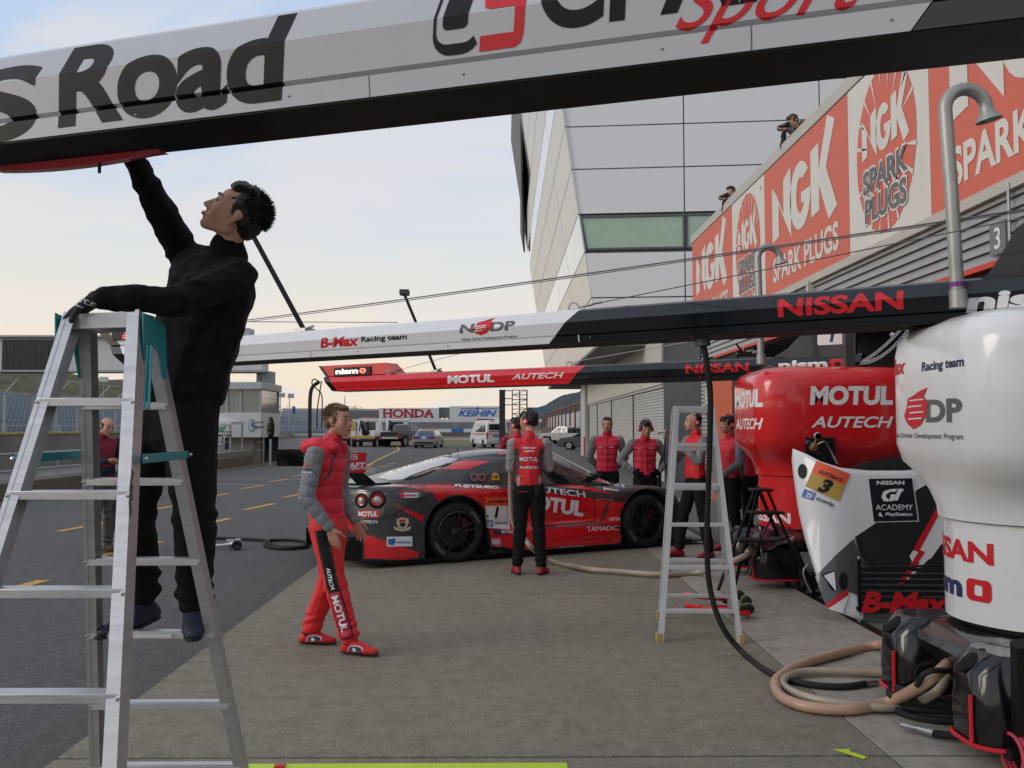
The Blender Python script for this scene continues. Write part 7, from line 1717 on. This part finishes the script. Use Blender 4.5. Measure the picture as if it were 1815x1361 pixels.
def bodypatch(t, vb, pts, c, d, m, name='panel', off=.003, roll=0):
    T = [tree_of(vb)]; d = V(d).normalized(); r = d.cross(V((0, 0, 1))).normalized(); fn = projector(T, c, r, (0, 0, 1), d, off, back=.4); return poly(pts, fn, m, t, name, .015, 'L')

# --- man on the ladder (world axes; root at the rung he stands on)
r0 = V((-1.30, 3.45, .80)); w = lambda px, py, Y: at(px, py, Y)-r0
fdir = V((-.80, -.34, .58)); fup = V((.55, -.02, .82))
JL = dict(head=w(415, 383, 3.34), neck=w(404, 448, 3.37), chest=w(372, 525, 3.38), waist=w(338, 635, 3.40), pelvis=w(316, 715, 3.42),
          shl=w(425, 492, 3.28), shr=w(330, 455, 3.52), ell=w(318, 533, 3.05), wrl=w(178, 529, 2.97), elr=w(283, 372, 3.36), wrr=w(238, 283, 3.14),
          hil=w(336, 745, 3.38), hir=w(278, 745, 3.50), knl=w(345, 905, 3.42), knr=w(238, 905, 3.52), anl=w(345, 1078, 3.52), anr=w(252, 1066, 3.56), tol=w(343, 1126, 3.36), tor=w(176, 1122, 3.42))
man, D, vb, g, e, Q = person('man in black fleece standing on the foreground stepladder, reaching up to the nearest beam', r0, 0, JL, fdir, fup, style='full', top='fleece', hair=HAIRB, vest=BLACKFLEECE, sleeve=BLACKFLEECE, legs=BLACKCLOTH, shoe=mat('dark_blue_trainers', (.018, .024, .045), .6, bump=.3, bscale=90), hk=1.0, vox=.0065, tuft=3800, seed=3,
    hands=dict(l=dict(f=(-.75, -.12, -.62), n=(.45, .1, -.85), t=(-.2, -.95, .1), curl=.42), r=dict(f=(-.1, -.25, 1), n=(.1, -.9, 0), t=(-1, 0, 0), curl=.35)), glove=('lr', mat('black_glove', (.014, .014, .016), .7, bump=.3, bscale=150)), girth=1.30, hem=.93, legw=1.10)
gtx = tree_of([c for c in man.children if c.name.startswith('glove')][0])
o1 = w(122, 530, 2.9); rr_ = (w(160, 545, 2.9)-o1)
text('sparco', rr_.length, .024, projector([gtx], o1-V((0, 0, .004)), rr_.normalized(), V((0, 0, 1)), (0, 1, 0), .004, back=.4), WHITEM, man, bold=.01, maxlen=.01, sp='L')
poly([(0, 0), (rr_.length*1.05, 0), (rr_.length*1.05, .003), (0, .003)], projector([gtx], o1-V((0, 0, .012)), rr_.normalized(), V((0, 0, 1)), (0, 1, 0), .004, back=.4), WHITEM, man, 'stripe', .01, 'L')

# --- racing driver
dr, D, vb, g, e, Q = person('brown haired racing driver walking in red overalls and a red and grey padded jacket', (-1.27, 6.42, 0), R(78),
    dict(head=(0, -.065, 1.635), neck=(0, -.01, 1.475), pelvis=(0, .02, .95), chest=(0, .02, 1.30), waist=(0, .03, 1.09), shl=(.19, -.01, 1.40), shr=(-.20, .03, 1.40), elr=(-.265, .06, 1.10), wrr=(-.23, -.10, .90), ell=(.25, .02, 1.12), wrl=(.20, -.12, .90), knr=(-.10, -.09, .50), anr=(-.11, -.22, .09), tor=(-.14, -.42, .033), knl=(.09, .03, .49), anl=(.10, .19, .09), tol=(.12, .00, .033)),
    face=(-.22, -1, .02), style='short', hair=HAIRBR, skin=SKIN2, legs=REDCLOTH2, shoe=mat('red_race_boot', (.55, .016, .016), .4), vox=.0075, tuft=2600, seed=5, legw=1.13, hem=.915,
    hands=dict(r=dict(f=(.12, -.28, -1), n=(1, -.1, .1), t=(.1, -1, 0), curl=.22), l=dict(f=(-.1, -.45, -.9), n=(-1, 0, 0), t=(0, -1, .3), curl=.25)))
blob('hood', [[((0, .145, 1.455), (.125, .075, .062)), ((.09, .06, 1.48), (.05, .07, .05)), ((-.09, .06, 1.48), (.05, .07, .05)), ((.08, .03, 1.475), (.05, .08, .045)), ((-.08, .03, 1.475), (.05, .08, .045))], [((-.07, -.06, 1.455), (.05, .05, .045)), ((-.08, .02, 1.475), (.05, .06, .045))], [((.07, -.06, 1.455), (.05, .05, .045)), ((.08, .02, 1.475), (.05, .06, .045))]], REDCLOTH, dr, .009, 2, folds(14, .010))
sl_ = [c for c in dr.children if c.name.startswith('sleeve')]
# cuff, armhole piping, side stripe with lettering
for s in 'lr':
    wr, el = D['wr'+s], D['el'+s]; fa = (wr-el).normalized(); blob('cuff', [cap(wr-fa*.055, wr-fa*.012, .043, .036)], REDCLOTH, dr, .007, 1, folds(30, .003))
tr_ = [c for c in dr.children if c.name.startswith('trousers')][0]; TT = [tree_of(tr_)]
def legmap(off):
    hi, kn, an = D['hir'], D['knr'], D['anr']
    def f(a, b):
        t = b
        c = hi.lerp(kn, t/.5) if t < .5 else kn.lerp(an, (t-.5)/.5)
        d1 = ((kn-hi) if t < .5 else (an-kn)).normalized(); o = V((-1, -.12, 0)).normalized(); s = o.cross(d1).normalized()
        s = -s if s.y > 0 else s
        p0 = c+s*a+o*.4; h = TT[0].ray_cast(p0, -o, .8)
        return (h[0]+o*off) if h[0] is not None else None
    return f
def legquad(a0, a1, t0, t1, m_, off, nm='side_stripe'): return decal([(a0, t0), (a1, t0), (a1, t1), (a0, t1)], [(0, 1, 2, 3)], lambda a, b: legmap(off)(a, b), m_, dr, nm, .02, 'L')
legquad(-.045, .045, .03, .56, mat('dark_brown_stripe', (.03, .014, .013), .6), .004); legquad(-.028, .030, .03, .56, BLACKM, .0065)
legquad(-.048, .048, .56, .96, BLACKM, .004); legquad(-.040, .040, .575, .95, mat('magenta_red', (.42, .012, .05), .6), .0065)
def legtext(s, t0, t1, wid, m_):
    vs, fs = glyphs(s, .03, 0); decal([(a, b) for a, b in vs], fs, lambda a, b: legmap(.009)((b-.5)*wid, t0+(t1-t0)*a), m_, dr, 'lettering', .06, 'L')
legtext('AUTECH', .36, .545, .030, WHITEM); legtext('MOTUL', .60, .90, .052, WHITEM)
vbt = tree_of(vb); SLT = [tree_of(c) for c in sl_]
for s, c, w_, h_, m_ in (('NISSAN', (-.3, -.075, 1.345), .06, .012, WHITEM), ('MOTUL', (-.3, -.075, 1.315), .055, .010, WHITEM)): bodytext(dr, vb, s, c, w_, h_, (.75, .66, 0), m_, bold=.03)
def slt(s, z, w_, h_, m_, y=.02): text(s, w_, h_, projector(SLT, (-.6, y+w_/2, z), (0, -1, 0), (0, 0, 1), (1, 0, 0), .004, back=.3), m_, dr, bold=.03, maxlen=.015, sp='L')
slt('NISSAN', 1.325, .085, .013, REDM, .05); slt('NISMO', 1.298, .075, .014, DGREYCLOTH, .05); slt('MICHELIN', 1.270, .07, .014, NAVYM, .05)
poly(rrect(0, 0, .085, .022, .004), projector(SLT, (-.6, .095, 1.266), (0, -1, 0), (0, 0, 1), (1, 0, 0), .003, back=.3), WHITEM, dr, 'patch', .015, 'L')
# armhole piping
pts = [V((-.6, .02+.085*math.cos(a), 1.36+.155*math.sin(a))) for a in [R(-60)+R(300)*i/26 for i in range(27)]]
pp = []
for p in pts:
    h = min((x for x in [t.ray_cast(p, V((1, 0, 0)), 1.2) for t in [vbt]] if x[0] is not None), key=lambda x: x[3], default=None)
    if h and h[0].x < -.04: pp.append(h[0]+V((-.002, 0, 0)))
if len(pp) > 3: B().tube(pp, .009, 6).out('armhole_piping', DGREYCLOTH, dr, 'L')
for c in [c for c in dr.children if c.name.startswith('shoe')]:
    T_ = [tree_of(c)]; ys = [v.co.y for v in c.data.vertices]; y0, y1 = min(ys), max(ys); zc_ = min(v.co.z for v in c.data.vertices)
    for pts, m_, of in (([(.045, .012), (.10, .012), (.17, .020), (.165, .045), (.12, .058), (.07, .052)], WHITEM, .002), ([(.052, .015), (.10, .015), (.163, .022), (.158, .042), (.12, .053), (.074, .048)], NAVYM, .004), ([(.08, .03), (.095, .034), (.10, .048), (.108, .034), (.125, .030), (.112, .024), (.115, .012), (.10, .020), (.088, .012), (.094, .026)], WHITEM, .006)):
        poly([(a, b) for a, b in pts], projector(T_, (-.9, y1-.02, zc_+.012), (0, -1, 0), (0, 0, 1), (1, 0, 0), of, back=.3), m_, dr, 'shoe_badge', .012, 'L')
    blob('ankle_cuff', [cap(V((0, 0, 0))+D['anr' if abs(y0-min(D['tor'].y, D['anr'].y)) < .08 else 'anl']+V((0, .01, .0)), D['anr' if abs(y0-min(D['tor'].y, D['anr'].y)) < .08 else 'anl']+V((0, .01, .05)), .047, .046)], BLACKCLOTH, dr, .008, 1)

# --- mechanics
SH2 = mat('mechanic_red_shoe', (.30, .012, .02), .5)
def crew(label, px, Y, rz, J=None, texts=True, back=False, **k):
    X = at(px, 757, Y).x; k.setdefault('shoe', SH2)
    r = person(label, (X, Y, 0), R(rz), J, **k); t, D, vb = r[0], r[1], r[2]
    if texts:
        if back:
            for s, z, w_, h_ in (('NISSAN', 1.375, .13, .020), ('NISMO', 1.34, .12, .018), ('MOTUL', 1.255, .20, .045), ('AUTECH', 1.165, .20, .028)): bodytext(t, vb, s, (0, .3, z), w_, h_, (0, -1, 0), WHITEM, bold=.03)
        else:
            for x in (-.10, .07): bodytext(t, vb, 'NISSAN', (x, -.3, 1.30), .075, .013, (0, 1, 0), WHITEM, bold=.02)
            B().tube([V((0, -.13-.035*math.sin(math.pi*i/10)*0, .95+.05*i)) for i in range(2)], .001, 5).v
            T = tree_of(vb); zz = []
            for i in range(22):
                h = T.ray_cast(V((0, -.8, .95+.023*i)), V((0, 1, 0)), 1.2)
                if h[0] is not None: zz.append(h[0]+V((0, -.001, 0)))
            if len(zz) > 2: B().tube(zz, .005, 5).out('zip', BLACKP, t, 'L')
    return r
m1 = crew('mechanic seen from behind in red shirt with sponsor print, standing beside the car', 938, 9.60, 176,
     dict(shl=(.175, .01, 1.405), shr=(-.175, .01, 1.405), elr=(-.21, -.06, 1.14), wrr=(-.10, -.26, 1.22), ell=(.21, -.06, 1.13), wrl=(.08, -.27, 1.12), anl=(.13, 0, .085), tol=(.18, -.17, .03), anr=(-.13, 0, .085), tor=(-.19, -.15, .03), head=(.01, -.06, 1.645)), back=True,
     face=(.86, -.45, 0), style='fringe', top='shirt', ears=True, seed=11, k=1.01, vest=mat('red_shirt', (.62, .013, .022), .6, var=.1, bump=.2, bscale=200), sleeve=mat('light_grey_shirt', (.30, .30, .31), .65, var=.1, bump=.2, bscale=200))
t_, D_1, vb1 = m1[0], m1[1], m1[2]
for s in (-1, 1):
    bodypatch(t_, vb1, [(s*.0, .0), (s*.030, .0), (s*.055, .16), (s*.035, .36), (s*.0, .30), (s*.015, .15)], V((s*.155, .3, 1.05)), (0, -1, 0), DGREYCLOTH)
    bodypatch(t_, vb1, [(0, 0), (s*.03, .0), (s*.03, .13), (0, .16)], V((s*.13, .3, .93)), (0, -1, 0), MATS['light_grey_shirt'])
B().box((-.09, .145, .93), (.05, .03, .12)).out('radio', BLACKP, t_, 'L', bevel=.005); B().box((.07, .125, .905), (.10, .008, .008)).out('pocket_piping', REDM, t_, 'L')
crew('mechanic half hidden beyond the one seen from behind, raising his forearm', 916, 12.9, 200,
     dict(elr=(-.24, -.12, 1.20), wrr=(-.10, -.26, 1.42), ell=(.25, -.1, 1.15), wrl=(.14, -.3, 1.2)), texts=False, face=(.6, -.8, .1), style='fringe', top='shirt', ears=True, seed=12, sleeve=mat('maroon_sleeve', (.30, .02, .03), .7), detail=False, vox=.012)
crew('bareheaded man in a padded red vest with grey sleeves standing with hands behind his back', 1076, 13.2, -8,
     dict(elr=(-.27, .08, 1.14), wrr=(-.14, .17, .98), ell=(.27, .08, 1.14), wrl=(.14, .17, .98)), face=(-.1, -1, 0), style='short', seed=13, hair=HAIRDB, vox=.010)
crew('mechanic with red ear defenders and hands on hips in front of the shutters', 1143, 12.6, 4,
     dict(elr=(-.37, .04, 1.16), wrr=(-.20, -.05, 1.0), ell=(.37, .06, 1.16), wrl=(.20, -.05, 1.0), head=(.01, -.04, 1.62)), face=(-.05, -1, -.12), style='fringe', ears=True, seed=14, k=.97, hands=dict(l=dict(f=(-.8, -.5, -.3), n=(-.6, .6, 0), t=(0, -.3, 1), curl=.4), r=dict(f=(.8, -.5, -.3), n=(.6, .6, 0), t=(0, -.3, 1), curl=.4)), glove=('lr', BLACKCLOTH))
mb = crew('crop haired mechanic holding a nozzle to his face behind the open stepladder', 1232, 10.85, -72,
     dict(elr=(-.24, -.12, 1.18), wrr=(-.08, -.27, 1.40), ell=(.24, -.10, 1.16), wrl=(.10, -.28, 1.36), anl=(.13, .10, .085), tol=(.16, -.07, .03), anr=(-.11, -.18, .085), tor=(-.13, -.37, .03), knl=(.11, .04, .49), knr=(-.10, -.12, .49)), texts=False, face=(-.15, -1, .03), style='shaved', top='shirt', ears=True, seed=15, k=1.02, vest=MATS['red_shirt'], sleeve=GREYCLOTH, hands=dict(r=dict(f=(.2, -.3, .9), n=(1, 0, 0), t=(0, -1, .2), curl=.8), l=dict(f=(-.2, -.3, .9), n=(-1, 0, 0), t=(0, -1, .2), curl=.8)))
crew('black haired mechanic with red ear defenders standing right behind the crop haired one', 1292, 11.35, -62,
     dict(elr=(-.25, -.06, 1.13), wrr=(-.17, -.22, .98), ell=(.25, -.06, 1.14), wrl=(.16, -.24, 1.0), anl=(.12, .05, .085), tol=(.15, -.12, .03)), texts=False, face=(-.1, -1, 0), style='fringe', ears=True, top='shirt', seed=16, k=1.0, vest=REDCLOTH, sleeve=GREYCLOTH)
crew('person mostly hidden behind the red tank, showing a grey sleeve and red cuff', 1338, 11.6, -20, None, texts=False, style='fringe', ears=True, top='shirt', seed=17, detail=False, vox=.013, sleeve=mat('light_grey_shirt', (.30, .30, .31), .65))
# nozzle held by the crop haired mechanic
t, D2 = mb[0], mb[1]; Mw = WM[t.name]; pz = Mw @ (D2['wrr']+V((.04, -.12, .10)))
nz = thing('air_nozzle', 'steel nozzle held up to the face of the crop haired mechanic', 'nozzle', pz)
B().lathe([(.015, -.08), (.022, -.07), (.022, .0), (.034, .01), (.034, .04), (.02, .05), (0, .05)], Matrix.Translation(pz), 14).out('nozzle_body', STEEL, nz); B().tube([pz+V((0, 0, -.08)), pz+V((-.02, -.02, -.3)), pz+V((.05, -.02, -.7))], .010, 8).out('line', BLACKP, nz); B().tube([pz+V((0, 0, .02)), pz+V((-.09, -.01, .0))], .015, 10).out('side_port', STEEL, nz)
# man in the maroon vest beyond the ladder
mv = crew('balding man in navy jacket and maroon vest looking down, beyond the foreground ladder', 184, 11.3, 62,
     dict(elr=(-.25, -.03, 1.14), wrr=(-.14, -.27, 1.18), ell=(.25, -.04, 1.14), wrl=(.08, -.28, 1.18), head=(0, -.06, 1.60)), texts=False, face=(-.1, -1, -.28), style='bald', top='shirt', seed=18, k=1.0, vest=mat('maroon_vest', (.18, .012, .025), .75, bump=.2, bscale=160), sleeve=NAVYCLOTH, legs=mat('olive_grey_trousers', (.085, .085, .075), .8, bump=.2, bscale=160), shoe=mat('brown_shoes', (.09, .06, .04), .6), girth=1.06)
bodypatch(mv[0], mv[2], [(-.18, 0), (.18, 0), (.18, .11), (-.18, .11)], V((0, -.3, .98)), (0, 1, 0), NAVYCLOTH)
# photographers on the roof terrace
def snapper(label, px, py, X, rz, style, hair, fur, seed):
    Y = 4.70*FPX/(px-893); hz = at(px, py, Y).z; k = .98
    J = dict(head=(0, -.20, 1.56), neck=(0, -.10, 1.42), chest=(0, -.04, 1.26), elr=(-.22, -.20, 1.20), wrr=(-.07, -.33, 1.40), ell=(.22, -.20, 1.20), wrl=(.06, -.40, 1.38))
    t, D, vb, g, e, Q = person(label, (X, Y+.20*math.cos(R(rz)), hz-1.56*k), R(rz), J, face=(0, -1, -.45), style=style, top='shirt', hair=hair, seed=seed, k=k, vest=DGREYCLOTH, sleeve=DGREYCLOTH, vox=.012, detail=False, lower=True, shoe=BLACKP)
    if fur: blob('fur_hood', [[((0, -.03, 1.44), (.13, .08, .07))], [((0, .03, 1.50), (.11, .07, .10))]], mat('fur_trim', (.20, .15, .08), .95, var=.5, scale=40, bump=1, bscale=90), t, .010, 0, lambda c, n_: .018*noise.noise(V(c)*60))
    c = WM[t.name] @ g((0, -.17, -.02)); q = thing('camera', 'black camera with a long lens held by the %s' % label.split(' leaning')[0], 'camera', M=Matrix.Translation(c) @ WM[t.name].to_3x3().to_4x4() @ Q.to_4x4()); M = WM[q.name]
    B(M).box((0, .0, 0), (.14, .07, .10)).out('camera_body', BLACKP, q, bevel=.008); B(M).lathe([(.038, -.02), (.040, .10), (.048, .11), (.048, .17), (.040, .17), (.0, .15)], M.inverted() @ M @ Matrix.Rotation(R(90), 4, 'X'), 16).out('lens', BLACKP, q)
    return t
snapper('nearer photographer in a fur hood leaning over the sign parapet', 1414, 216, 4.88, -62, 'fringe', HAIRDB, True, 21)
snapper('farther photographer leaning over the sign parapet beside the tower', 1301, 341, 4.88, -62, 'full', HAIRB, True, 22)

# catch fence posts: tell them apart by place
fps = [o for o in list(bpy.data.objects) if o.name.startswith('fence_post') and o.parent is None]
for o in fps[:]:
    if pxof(o.location+V((.9, 0, 4))) < -40: fps.remove(o); bpy.data.objects.remove(o)
fps.sort(key=lambda o: pxof(o.location))
ORD = 'first second third fourth fifth sixth seventh eighth ninth tenth eleventh twelfth thirteenth fourteenth fifteenth sixteenth seventeenth eighteenth'.split()
for o, w_ in zip(fps, ORD): o['label'] = '%s galvanised catch fence post from the left edge, before the grandstand' % w_
